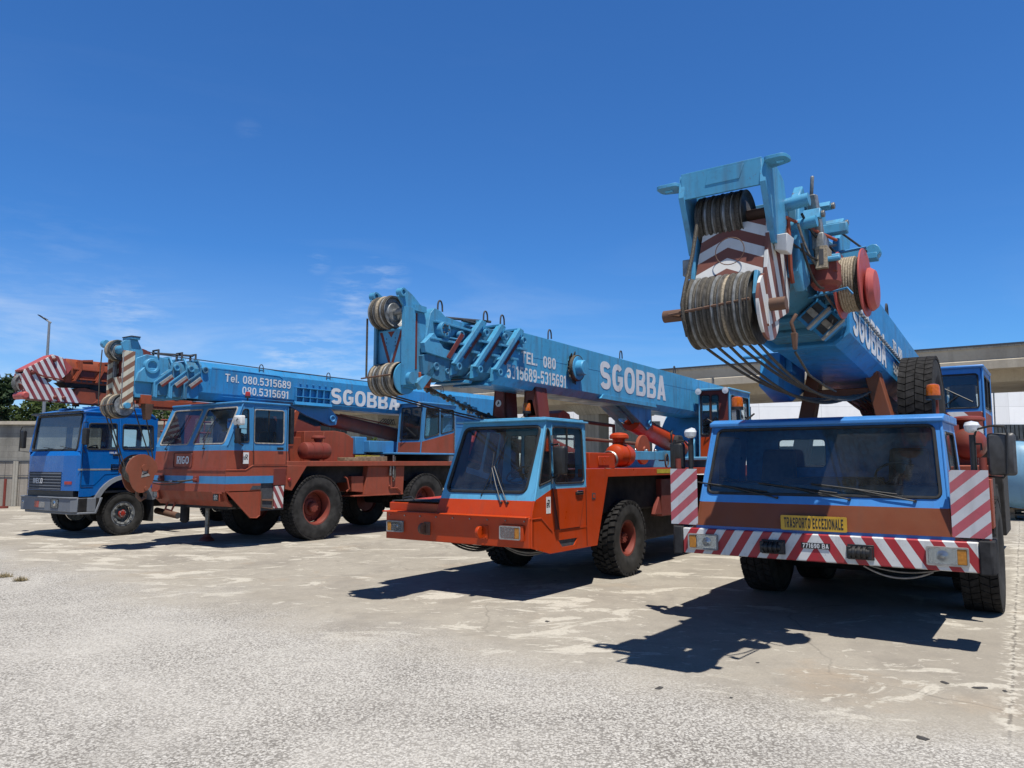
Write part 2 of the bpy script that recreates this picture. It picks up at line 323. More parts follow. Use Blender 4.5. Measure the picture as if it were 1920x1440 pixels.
class MB:
    def __init__(s): s.v = []; s.f = []; s.mi = []; s.mats = []; s.cur = 0; s.xf = None
    def mat(s, name):
        if name not in s.mats: s.mats.append(name)
        s.cur = s.mats.index(name); return s
    def add(s, vs, fs):
        k = len(s.v)
        for p in vs:
            p = Vector(p)
            s.v.append(s.xf @ p if s.xf else p)
        for f in fs: s.f.append([k + i for i in f]); s.mi.append(s.cur)
    def hexa(s, p): s.add(p, [(3, 2, 1, 0), (4, 5, 6, 7), (0, 1, 5, 4), (1, 2, 6, 5), (2, 3, 7, 6), (3, 0, 4, 7)]); return s
    def box(s, x0, x1, y0, y1, z0, z1, m=None):
        if m: s.mat(m)
        return s.hexa([(x0, y0, z0), (x1, y0, z0), (x1, y1, z0), (x0, y1, z0), (x0, y0, z1), (x1, y0, z1), (x1, y1, z1), (x0, y1, z1)])
    def prism(s, poly, ax, lo, hi, m=None, taper=None):
        if m: s.mat(m)
        n = len(poly)
        def P(a, b, t): return {'x': (t, a, b), 'y': (a, t, b), 'z': (a, b, t)}[ax]
        area = sum(poly[i][0] * poly[(i + 1) % n][1] - poly[(i + 1) % n][0] * poly[i][1] for i in range(n))
        if (area < 0) != (ax == 'y'): poly = poly[::-1]
        p2 = taper or poly
        vs = [P(a, b, lo) for a, b in poly] + [P(a, b, hi) for a, b in p2]
        fs = [tuple(range(n))[::-1], tuple(range(n, 2 * n))] + [(i, (i + 1) % n, n + (i + 1) % n, n + i) for i in range(n)]
        s.add(vs, fs); return s
    def cyl(s, a, b, r, r2=None, n=16, m=None):
        if m: s.mat(m)
        a, b = Vector(a), Vector(b); r2 = r if r2 is None else r2
        d = (b - a).normalized(); u = d.orthogonal().normalized(); w = d.cross(u)
        vs = []
        for p, q in ((a, r), (b, r2)):
            for i in range(n):
                t = 2 * PI * i / n; vs.append(p + (u * math.cos(t) + w * math.sin(t)) * q)
        fs = [tuple(range(n))[::-1], tuple(range(n, 2 * n))] + [(i, (i + 1) % n, n + (i + 1) % n, n + i) for i in range(n)]
        s.add(vs, fs); return s
    def tube(s, pts, r, n=6, closed=False, m=None):
        if m: s.mat(m)
        pts = [Vector(p) for p in pts]; k = len(pts); vs = []; fs = []; u = None
        for i in range(k):
            if closed: d = pts[(i + 1) % k] - pts[i - 1]
            else: d = pts[min(i + 1, k - 1)] - pts[max(i - 1, 0)]
            d.normalize()
            u = d.orthogonal().normalized() if u is None else (u - d * u.dot(d)).normalized()
            w = d.cross(u)
            for j in range(n):
                t = 2 * PI * j / n; vs.append(pts[i] + (u * math.cos(t) + w * math.sin(t)) * r)
        for i in range(k if closed else k - 1):
            for j in range(n):
                a, b = i * n + j, i * n + (j + 1) % n; i2 = (i + 1) % k
                fs.append((a, b, i2 * n + (j + 1) % n, i2 * n + j))
        if not closed: fs += [tuple(range(n))[::-1], tuple(range((k - 1) * n, k * n))]
        s.add(vs, fs); return s
    def lathe(s, prof, c, ax='x', n=32, m=None, caps=True):
        """prof: list of (h along axis, radius)"""
        if m: s.mat(m)
        c = Vector(c); vs = []; fs = []; k = len(prof)
        A = {'x': ((1, 0, 0), (0, 1, 0), (0, 0, 1)), 'y': ((0, 1, 0), (0, 0, 1), (1, 0, 0)), 'z': ((0, 0, 1), (1, 0, 0), (0, 1, 0))}[ax] if isinstance(ax, str) else ax
        d, u, w = (Vector(q) for q in A)
        for h, r in prof:
            for j in range(n):
                t = 2 * PI * j / n; vs.append(c + d * h + (u * math.cos(t) + w * math.sin(t)) * r)
        for i in range(k - 1):
            for j in range(n): fs.append((i * n + j, i * n + (j + 1) % n, (i + 1) * n + (j + 1) % n, (i + 1) * n + j))
        if caps: fs += [tuple(range(n))[::-1], tuple(range((k - 1) * n, k * n))]
        s.add(vs, fs); return s
    def panel(s, outer, holes=(), t=.02, out=None, m=None):
        """flat sheet with openings; grows inwards by t from the given face"""
        if m: s.mat(m)
        loops = [[Vector(p) for p in outer]] + [[Vector(p) for p in h] for h in holes]
        n = newell(loops[0])
        if out is not None and n.dot(Vector(out)) < 0: loops = [l[::-1] for l in loops]; n = -n
        bm = bmesh.new(); es = []
        for l in loops:
            bv = [bm.verts.new(p) for p in l]
            es += [bm.edges.new((bv[i], bv[(i + 1) % len(bv)])) for i in range(len(bv))]
        bmesh.ops.triangle_fill(bm, use_beauty=True, use_dissolve=False, edges=es, normal=n)
        bm.normal_update(); bm.verts.index_update(); vs = [v.co.copy() for v in bm.verts]; k = len(vs); fs = []
        for f in bm.faces:
            ix = [v.index for v in f.verts]
            if f.normal.dot(n) < 0: ix = ix[::-1]
            fs.append(ix); fs.append([i + k for i in ix[::-1]])
        bm.free(); base = 0
        for li, l in enumerate(loops):
            q = len(l); lw = newell(l).dot(n) > 0
            for i in range(q):
                a, b = base + i, base + (i + 1) % q
                if (li == 0) != lw: a, b = b, a
                if li: a, b = b, a
                fs.append((b, a, a + k, b + k))
            base += q
        s.add(vs + [p - n * t for p in vs], fs); return s
    def text(s, body, H, length, loc, ux, uz, m, t=.19, ext=.002, gap=.1):
        """block lettering of cap height H, stretched to the given length, centred on loc"""
        s.mat(m); ux, uz = Vector(ux).normalized(), Vector(uz).normalized(); nn = ux.cross(uz); loc = Vector(loc)
        gl = [glyph(c, t) for c in body]; tot = sum(w for w, _ in gl) + gap * (len(gl) - 1); k = length / tot; x = -tot / 2
        def P(p): return loc + ux * ((x + p[0]) * k) + uz * ((p[1] - .5) * H)
        for w, parts in gl:
            for o, hs in parts: s.panel([P(p) for p in o], [[P(p) for p in h] for h in hs], ext, nn)
            x += w + gap
        return s
    @staticmethod
    def sign(parent, *a, **k): m = MB(); m.text(*a, **k); return m.build('lettering', parent)
    def build(s, name, parent=None, bevel=0., smooth=32, segs=2, origin=None):
        me = bpy.data.meshes.new(name)
        org = Vector(origin) if origin is not None else Vector()
        me.from_pydata([p - org for p in s.v], [], s.f)
        for n in s.mats: me.materials.append(MATS[n])
        me.polygons.foreach_set('material_index', s.mi); me.update()
        me.shade_smooth(); me.set_sharp_from_angle(angle=R(smooth))
        o = bpy.data.objects.new(name, me); col.objects.link(o)
        if parent: o.parent = parent
        o.location = org
        if bevel:
            b = o.modifiers.new('bevel', 'BEVEL'); b.width = bevel; b.segments = segs; b.limit_method = 'ANGLE'; b.angle_limit = R(50); b.harden_normals = False
        return o
def copy_tree(o, parent=None):
    c = o.copy(); col.objects.link(c); c.parent = parent
    for ch in list(o.children): copy_tree(ch, c)
    return c
def rect(x0, x1, z0, z1, y): return [(x0, y, z0), (x1, y, z0), (x1, y, z1), (x0, y, z1)]
def sag(a, b, d, n=14):
    a, b = Vector(a), Vector(b)
    return [a.lerp(b, i / n) - Vector((0, 0, d * 4 * (i / n) * (1 - i / n))) for i in range(n + 1)]
def pane(name, parent, hole, out, mat='side glass', seal=.014, depth=.012, kids=None, sealmat='rubber seal'):
    """a window pane with its rubber seal"""
    h = [Vector(p) for p in hole]; n = newell(h)
    if n.dot(Vector(out)) < 0: h = h[::-1]; n = -n
    m = MB().mat(mat); m.add([p - n * depth for p in h], [tuple(range(len(h)))])
    m.tube([p - n * .001 for p in h], seal, 6, True, sealmat)
    return m.build(name, parent)

# ---------------------------------------------------------------- wheels, sheaves and other repeated parts
def make_wheel(root, Rr, W, rim, pattern, hubmat, rimmat, spare=False):
    """wheel axis along x, outer face towards +x; returns the hub mesh with tyre and rim below it"""
    h = MB().mat(hubmat)
    d = -W * .13
    h.lathe([(d - .05, rim * .9), (d - .01, rim * .88), (d + .005, rim * .55), (d + .03, rim * .5), (d + .05, rim * .34), (d + .13, rim * .31), (d + .145, rim * .26), (d + .15, .0001)], (0, 0, 0), 'x', 28)
    for i in range(10):
        t = 2 * PI * i / 10; y, z = rim * .68 * math.cos(t), rim * .68 * math.sin(t)
        h.cyl((d - .02, y, z), (d + .025, y, z), .017, n=6)
    for i in range(8):
        t = 2 * PI * (i + .5) / 8; y, z = rim * .25 * math.cos(t), rim * .25 * math.sin(t)
        h.cyl((d + .12, y, z), (d + .16, y, z), .011, n=6)
    hub = h.build('wheel', root)
    t = MB().mat('tyre side'); w = W / 2
    prof = [(-w * .72, rim), (-w * .97, rim + (Rr - rim) * .35), (-w, rim + (Rr - rim) * .62), (-w * .93, Rr - .05), (-w * .8, Rr - .036),
            (w * .8, Rr - .036), (w * .93, Rr - .05), (w, rim + (Rr - rim) * .62), (w * .985, rim + (Rr - rim) * .45), (w * .99, rim + (Rr - rim) * .4), (w * .93, rim + (Rr - rim) * .25), (w * .72, rim)]
    t.lathe(prof, (0, 0, 0), 'x', 64, caps=False)
    t.mat('tyre tread')
    def block(x0, x1, a0, a1, r0, r1, sk):
        v = []
        for r in (r0, r1):
            for x, a in ((x0, a0), (x1, a0 + sk), (x1, a1 + sk), (x0, a1)):
                v.append((x, r * math.cos(a), r * math.sin(a)))
        t.hexa(v)
    if pattern == 'block':
        n = 34; st = 2 * PI / n
        for i in range(n):
            a = i * st
            block(-w * .98, -w * .5, a, a + st * .66, Rr - .05, Rr - .002, .03); block(w * .5, w * .98, a + st * .5, a + st * 1.16, Rr - .05, Rr - .002, -.03)
            block(-w * .44, -w * .04, a + st * .35, a + st * .98, Rr - .05, Rr, .05); block(w * .04, w * .44, a + st * .1, a + st * .75, Rr - .05, Rr, -.05)
    elif pattern == 'worn':
        n = 52; st = 2 * PI / n
        for i in range(n):
            a = i * st
            for k, (x0, x1, s_) in enumerate(((-.97, -.62, .02), (-.56, -.22, -.03), (-.17, .17, .03), (.22, .56, -.03), (.62, .97, .02))):
                block(w * x0, w * x1, a + (k % 2) * st * .5, a + st * .82 + (k % 2) * st * .5, Rr - .04, Rr, s_)
    else:
        n = 44; st = 2 * PI / n
        for i in range(n):
            a = i * st
            block(-w * .96, -w * .53, a, a + st * .86, Rr - .04, Rr, .045); block(w * .53, w * .96, a, a + st * .86, Rr - .04, Rr, -.045)
            block(-w * .49, -w * .025, a + .03, a + .03 + st * .88, Rr - .04, Rr, -.05); block(w * .025, w * .49, a + st * .5, a + st * 1.38, Rr - .04, Rr, .05)
    t.build('tyre', hub, smooth=40)
    r = MB().mat(rimmat)
    r.lathe([(-w * .72, rim + .012), (w * .66, rim - .0), (w * .72, rim + .022), (w * .76, rim + .018), (w * .74, rim - .012), (w * .55, rim - .03), (w * .2, rim * .9), (-w * .2, rim * .88)], (0, 0, 0), 'x', 48, caps=False)
    r.build('rim', hub)
    return hub
def put(o, x, y, z, flip=False, rx=0):
    o.location = (x, y, z); o.rotation_euler = (rx, 0, PI if flip else 0)
def sheave_mesh(r, w, ropemat='wire rope', discmat='sheave steel', ropes=True):
    m = MB().mat(discmat)
    m.lathe([(-w * .3, .035), (-w * .3, r * .55), (-w * .15, r * .62), (-w * .12, r * .82), (-w * .5, r), (-w * .42, r), (0, r * .87), (w * .42, r), (w * .5, r), (w * .12, r * .82), (w * .15, r * .62), (w * .3, r * .55), (w * .3, .035)], (0, 0, 0), 'x', 40)
    if ropes:
        pts = [(0, (r * .9 + .006) * math.cos(a), (r * .9 + .006) * math.sin(a)) for a in [2 * PI * i / 40 for i in range(40)]]
        m.tube(pts, w * .28, 6, True, ropemat)
    return m
def sheaves(parent, n, x0, x1, y, z, r, xf=None, ropemats=('wire rope',), disc=('sheave steel',)):
    step = (x1 - x0) / n; protos = {}
    for i in range(n):
        k = (ropemats[i % len(ropemats)], disc[i % len(disc)])
        p = Vector((x0 + step * (i + .5), y, z))
        if xf: p = xf @ p
        if k not in protos:
            protos[k] = sheave_mesh(r, step * .96, *k).build('sheave', parent, smooth=40); o = protos[k]
        else:
            o = protos[k].copy(); col.objects.link(o)
        o.location = p; o.rotation_euler = (random.uniform(0, 6), 0, 0)
def beacon(parent, p, h=.15, r=.07, mat='amber lens', rod=.12):
    m = MB().mat('black plastic'); x, y, z = p
    m.cyl((x, y, z - rod), (x, y, z), .018, n=8); m.cyl((x, y, z - .02), (x, y, z + .02), r * 1.05, n=20)
    m.mat(mat); m.lathe([(.02, r), (h * .8, r * .94), (h * .93, r * .8), (h, r * .4)], (x, y, z), 'z', 20)
    return m.build('beacon', parent)
def headlight(parent, x0, x1, z0, z1, y, amber=None, frame='steel', depth=.03):
    """lamp unit set in the bumper: housing with lens (and indicator) as children"""
    m = MB().mat(frame)
    o4 = rp(rect(x0, x1, z0, z1, y - depth), .02); i4 = rp(rect(x0 + .016, x1 - .016, z0 + .016, z1 - .016, y - depth), .012)
    m.panel(o4, [i4], depth + .01, (0, -1, 0))
    m.mat('reflector').panel(rect(x0 + .012, x1 - .012, z0 + .012, z1 - .012, y - .004), [], .004, (0, -1, 0))
    h = m.build('headlight', parent)
    lx0, lx1 = x0 + .016, x1 - .016
    if amber:
        a = MB().mat('indicator amber'); wv = (lx1 - lx0) * .25
        ax0, ax1 = (lx0, lx0 + wv) if amber < 0 else (lx1 - wv, lx1)
        a.box(ax0, ax1, y - depth + .004, y - .006, z0 + .018, z1 - .018); a.build('indicator', h, .006)
        if amber < 0: lx0 = ax1 + .004
        else: lx1 = ax0 - .004
    l = MB().mat('lamp glass').panel(rp(rect(lx0, lx1, z0 + .018, z1 - .018, y - depth + .006), .01), [], .002, (0, -1, 0))
    cx, cz = (lx0 + lx1) / 2, (z0 + z1) / 2; rr = (z1 - z0) * .3
    l.lathe([(-.012, rr * .25), (-.006, rr * .5), (.0, rr * .8), (.003, rr)], (cx, y - .014, cz), 'y', 18, 'chrome', caps=False)
    for k in range(9):
        xx = lx0 + (lx1 - lx0) * (k + .5) / 9; l.box(xx - .0015, xx + .0015, y - depth + .0025, y - depth + .005, z0 + .022, z1 - .022, 'lamp glass')
    l.build('lens', h)
    return h
def wiper(parent, a, b, c, mat='black plastic'):
    """arm from pivot a to b, blade centred on b towards c"""
    a, b, c = Vector(a), Vector(b), Vector(c); m = MB().mat(mat)
    m.cyl(a + Vector((0, -.03, 0)), a + Vector((0, .03, .0)), .016, n=10); m.tube([a + Vector((0, -.025, 0)), a.lerp(b, .5) + Vector((0, -.035, 0)), b + Vector((0, -.02, 0))], .008, 6)
    d = (c - b); m.tube([b - d + Vector((0, -.012, 0)), b + Vector((0, -.018, 0)), c + Vector((0, -.012, 0))], .008, 6)
    return m.build('wiper', parent)
def seat(parent, x, y, z, mat='seat fabric'):
    m = MB().mat(mat); m.box(x - .24, x + .24, y - .22, y + .25, z, z + .14); m.hexa([(x - .23, y + .2, z + .12), (x + .23, y + .2, z + .12), (x + .23, y + .33, z + .12), (x - .23, y + .33, z + .12), (x - .2, y + .33, z + .75), (x + .2, y + .33, z + .75), (x + .2, y + .43, z + .75), (x - .2, y + .43, z + .75)])
    return m.build('seat', parent, .04)
def steering(parent, c, tilt, r=.22):
    m = MB().mat('black plastic'); c = Vector(c); q = Matrix.Rotation(tilt, 3, 'X')
    m.tube([c + q @ Vector((r * math.cos(t), r * math.sin(t), 0)) for t in [2 * PI * i / 28 for i in range(28)]], .014, 6, True)
    for t in (0, 2.1, 4.2): m.tube([c, c + q @ Vector((r * math.cos(t), r * math.sin(t), 0))], .01, 5)
    m.cyl(c, c + q @ Vector((0, 0, -.45)), .025, n=8)
    return m.build('steering_wheel', parent)
def mirror(parent, body, arms, y, tilt=0, face='black plastic', name='mirror', dep=.07):
    """body: (x0,x1,z0,z1); arms: list of point lists"""
    x0, x1, z0, z1 = body; m = MB()
    m.mat(face); o = rp(rect(x0, x1, z0, z1, y), .035); i = rp(rect(x0 + .02, x1 - .02, z0 + .02, z1 - .02, y - dep * .4), .03)
    k = len(o); b = rp(rect(x0, x1, z0, z1, y + dep), .035)
    f = [tuple(range(k, 2 * k))] + [(j, (j + 1) % k, k + (j + 1) % k, k + j) for j in range(k)]
    m.add(o + i, f); m.add(o + b, [(j, (j + 1) % k, k + (j + 1) % k, k + j)[::-1] for j in range(k)]); m.mat('reflector').add([p - Vector((0, .006, 0)) for p in b], [tuple(range(k))[::-1]])
    mo = m.build(name, parent, smooth=50)
    if arms:
        a = MB().mat('black plastic')
        for p in arms: a.tube(p, .011, 6)
        a.build('arm', mo)
    return mo
def hoop(parent, x, y, z, h=.2, w=.12):
    """bent rod that keeps the hoist rope on the boom"""
    pts = [(x, y - w * .5, z - .06), (x, y - w * .42, z + h * .7), (x, y - w * .2, z + h), (x, y + w * .15, z + h), (x, y + w * .38, z + h * .7), (x, y + w * .46, z - .02)]
    return MB().mat('dark interior').tube(rp(pts, .03)[:len(rp(pts, .03))][4:-4], .012, 6).build('rope_guide', parent)
def ring_boss(m, p, r, ax='x', h=.05):
    m.lathe([(-.01, r), (h, r), (h, r * .62), (h * .55, r * .6), (h * .55, .0001)], p, ax, 20)
def mushroom(parent, x, y, z0, z1, r, mat):
    h = z1 - z0
    m = MB().mat(mat); m.lathe([(-.08, r * .5), (h * .2, r * .5), (h * .25, r * .62), (h * .5, r * .62), (h * .52, r * .95), (h * .6, r), (h * .8, r * .96), (h * .95, r * .7), (h, r * .3)], (x, y, z0), 'z', 28)
    return m.build('air_filter', parent)
def frame_rails(root, L, zt, w, mat, wid=.42):
    m = MB().mat(mat)
    m.box(-wid, wid, .35, L, zt - .62, zt - .14); m.box(-w * .82, w * .82, 1.2, 1.9, zt - .5, zt - .2)
    return m.build('chassis', root, .01)
def axle(root, y, z, w, mat='underbody'):
    m = MB().mat(mat); m.cyl((-w, y, z), (w, y, z), .11, n=14); m.lathe([(-.2, .1), (-.12, .24), (.12, .24), (.2, .1)], (0, y, z), 'x', 18); m.box(-.52, -.42, y - .5, y + .5, z + .1, z + .18); m.box(.42, .52, y - .5, y + .5, z + .1, z + .18)
    return m.build('axle', root)

# ---------------------------------------------------------------- ground
def ground():
    m, N, L, o = newmat('yard surface')
    tc = N.new('ShaderNodeTexCoord'); v = tc.outputs['Object']
    s = N.new('ShaderNodeSeparateXYZ'); L.new(v, s.inputs[0]); X, Y = s.outputs[0], s.outputs[1]
    # border between the loose chippings by the camera and the old concrete
    w1 = mth(N, L, 'MULTIPLY', mth(N, L, 'SUBTRACT', noise(N, L, v, .35, 5, .6, .4), .5), 5.)
    bd = mth(N, L, 'ADD', mth(N, L, 'MULTIPLY_ADD', X, .78, Y), w1)      # y + .78 x
    g = rng(N, L, bd, 8.1, 6.3)
    wide = noise(N, L, v, .22, 6, .62, .3)
    cA = mixc(N, L, rng(N, L, wide, .35, .65), (.335, .305, .255), (.43, .4, .345))
    stn = noise(N, L, v, 1.1, 8, .65, .5, scale=(1, .55, 1), rot=(0, 0, .6))
    cA = mixc(N, L, rng(N, L, stn, .5, .66, 0, .55), cA, (.21, .19, .165))
    warm = noise(N, L, v, .5, 6, .6, .6)
    cA = mixc(N, L, rng(N, L, warm, .58, .72, 0, .4), cA, (.42, .29, .17))
    # flaking pale topping: large worn sheets and many small scabs
    fl = noise(N, L, v, .75, 10, .68, 1.1, scale=(1, 1.7, 1), rot=(0, 0, .55))
    zone = noise(N, L, v, .17, 4, .6)
    flm = rng(N, L, mth(N, L, 'MULTIPLY_ADD', zone, .3, fl), .705, .735)
    sc_ = rng(N, L, mth(N, L, 'MULTIPLY_ADD', zone, .25, noise(N, L, v, 4.5, 7, .66, .6, scale=(1, 1.5, 1), rot=(0, 0, .4))), .735, .765)
    flm = mth(N, L, 'MAXIMUM', flm, mth(N, L, 'MULTIPLY', sc_, .8))
    mot = noise(N, L, v, 2.6, 8, .7, .5)
    cA = mixc(N, L, rng(N, L, mot, .46, .66, 0, .5), cA, (.235, .215, .185))
    oil = rng(N, L, noise(N, L, v, .8, 7, .6, .7, scale=(1, 2.2, 1), rot=(0, 0, -.2)), .66, .74, 0, .5)
    cA = mixc(N, L, oil, cA, (.11, .1, .09))
    spots = N.new('ShaderNodeTexVoronoi'); spots.inputs['Scale'].default_value = 1.3; L.new(v, spots.inputs['Vector'])
    spr = N.new('ShaderNodeSeparateColor'); L.new(spots.outputs['Color'], spr.inputs[0])
    spm = mth(N, L, 'MULTIPLY', rng(N, L, mth(N, L, 'MULTIPLY_ADD', noise(N, L, v, 14, 3), .05, spots.outputs['Distance']), .075, .06), mth(N, L, 'GREATER_THAN', spr.outputs[0], .72))
    cA = mixc(N, L, mth(N, L, 'MULTIPLY', flm, .85), cA, (.62, .585, .51))
    cA = mixc(N, L, mth(N, L, 'MULTIPLY', spm, .8), cA, (.05, .047, .045))
    grit = rng(N, L, noise(N, L, v, 22, 6, .75), .42, .68, 0, .4)
    cA = mixc(N, L, grit, cA, (.24, .22, .19))
    fine = noise(N, L, v, 55, 4, .7)
    cA = mixc(N, L, rng(N, L, fine, .3, .7, 0, .45), cA, (.2, .185, .165))
    vo = N.new('ShaderNodeTexVoronoi'); vo.feature = 'DISTANCE_TO_EDGE'; vo.inputs['Scale'].default_value = .34
    wv = N.new('ShaderNodeMixRGB'); wv.inputs[0].default_value = .25; L.new(v, wv.inputs[1])
    nc = N.new('ShaderNodeTexNoise'); nc.inputs['Scale'].default_value = 1.6; nc.inputs['Detail'].default_value = 8; L.new(v, nc.inputs['Vector']); L.new(nc.outputs['Color'], wv.inputs[2])
    L.new(wv.outputs[0], vo.inputs['Vector'])
    ck = rng(N, L, vo.outputs['Distance'], .0, .004, .45, 0)
    cA = mixc(N, L, mth(N, L, 'MULTIPLY', ck, rng(N, L, noise(N, L, v, .4, 3), .45, .6)), cA, (.09, .08, .07))
    # chippings: bright stones with dark gaps
    def vor(scale):
        q = N.new('ShaderNodeTexVoronoi'); q.inputs['Scale'].default_value = scale; q.inputs['Randomness'].default_value = 1; L.new(v, q.inputs['Vector'])
        h = N.new('ShaderNodeSeparateColor'); L.new(q.outputs['Color'], h.inputs[0]); return q.outputs['Distance'], h.outputs[0], h.outputs[1]
    d1, c1, e1 = vor(52); d2, c2, e2 = vor(118)
    st = mixc(N, L, rng(N, L, c1, 0, 1), (.34, .325, .3), (.64, .625, .595))
    st2 = mixc(N, L, rng(N, L, c2, 0, 1), (.33, .315, .29), (.6, .585, .56))
    st = mixc(N, L, mth(N, L, 'GREATER_THAN', e1, .55), st, st2)
    st = mixc(N, L, mth(N, L, 'MULTIPLY', mth(N, L, 'GREATER_THAN', c2, .8), rng(N, L, d2, .55, .35, 0, .9)), st, (.09, .085, .08))
    st = mixc(N, L, mth(N, L, 'MULTIPLY', mth(N, L, 'GREATER_THAN', c1, .9), rng(N, L, d1, .55, .3, 0, .8)), st, (.13, .12, .11))
    st = mixc(N, L, rng(N, L, d1, .45, .68, 0, .85), st, (.13, .12, .11))
    st = mixc(N, L, rng(N, L, noise(N, L, v, 170, 3, .7), .5, .75, 0, .5), st, (.2, .19, .175))
    br = noise(N, L, v, .42, 7, .62, .5)
    st = mixc(N, L, rng(N, L, br, .4, .66, .0, .45), st, (.55, .53, .495))
    st = mixc(N, L, rng(N, L, noise(N, L, v, .7, 7, .66, .4), .5, .72, 0, .4), st, (.3, .285, .265))
    # joint between two slabs
    JK, JC = .66, -.2
    jt = mth(N, L, 'ADD', mth(N, L, 'SUBTRACT', X, mth(N, L, 'MULTIPLY_ADD', Y, JK, JC)), mth(N, L, 'MULTIPLY', mth(N, L, 'SUBTRACT', noise(N, L, v, 3, 5, .7), .5), .12))
    jm = rng(N, L, mth(N, L, 'ABSOLUTE', jt), .006, .02, .5, 0)
    cA = mixc(N, L, jm, cA, (.07, .062, .055))
    jw = mth(N, L, 'MULTIPLY', rng(N, L, mth(N, L, 'ABSOLUTE', jt), .02, .16, 1, 0), rng(N, L, noise(N, L, v, 9, 6, .7), .5, .56, 0, .7))
    cA = mixc(N, L, jw, cA, (.6, .57, .5))
    v2d = d1
    cc = mixc(N, L, 1., mixc(N, L, g, cA, st), (.86, .852, .838), 'MULTIPLY')
    b = N.new('ShaderNodeBsdfPrincipled'); L.new(cc, b.inputs['Base Color']); b.inputs['Roughness'].default_value = .92; b.inputs['Specular IOR Level'].default_value = .2
    hgt = mth(N, L, 'MULTIPLY', mth(N, L, 'MULTIPLY', v2d, -1.), g)
    hgt = mth(N, L, 'MULTIPLY_ADD', fine, .35, hgt); hgt = mth(N, L, 'MULTIPLY_ADD', flm, .35, hgt)
    bp = N.new('ShaderNodeBump'); bp.inputs['Strength'].default_value = .55; bp.inputs['Distance'].default_value = .012
    L.new(hgt, bp.inputs['Height']); L.new(bp.outputs[0], b.inputs['Normal']); L.new(b.outputs[0], o.inputs[0])
    q = MB().mat('yard surface'); q.add([(-900, -400, 0), (900, -400, 0), (900, 1500, 0), (-900, 1500, 0)], [(0, 1, 2, 3)])
    tag(q.build('ground'), kind='structure')
ground()

VEH = {'c4': (3.178, 8.182, 35.33), 'c3': (-.809, 10.664, 34.73), 'c2': (-7.025, 16.806, 35.3), 'iv': (-11.346, 18.871, 33.66)}
def root(key, name, label, cat, group=None):
    x, y, a = VEH[key]; return tag(empty(name, (x, y, 0), -R(a)), label, cat, group)


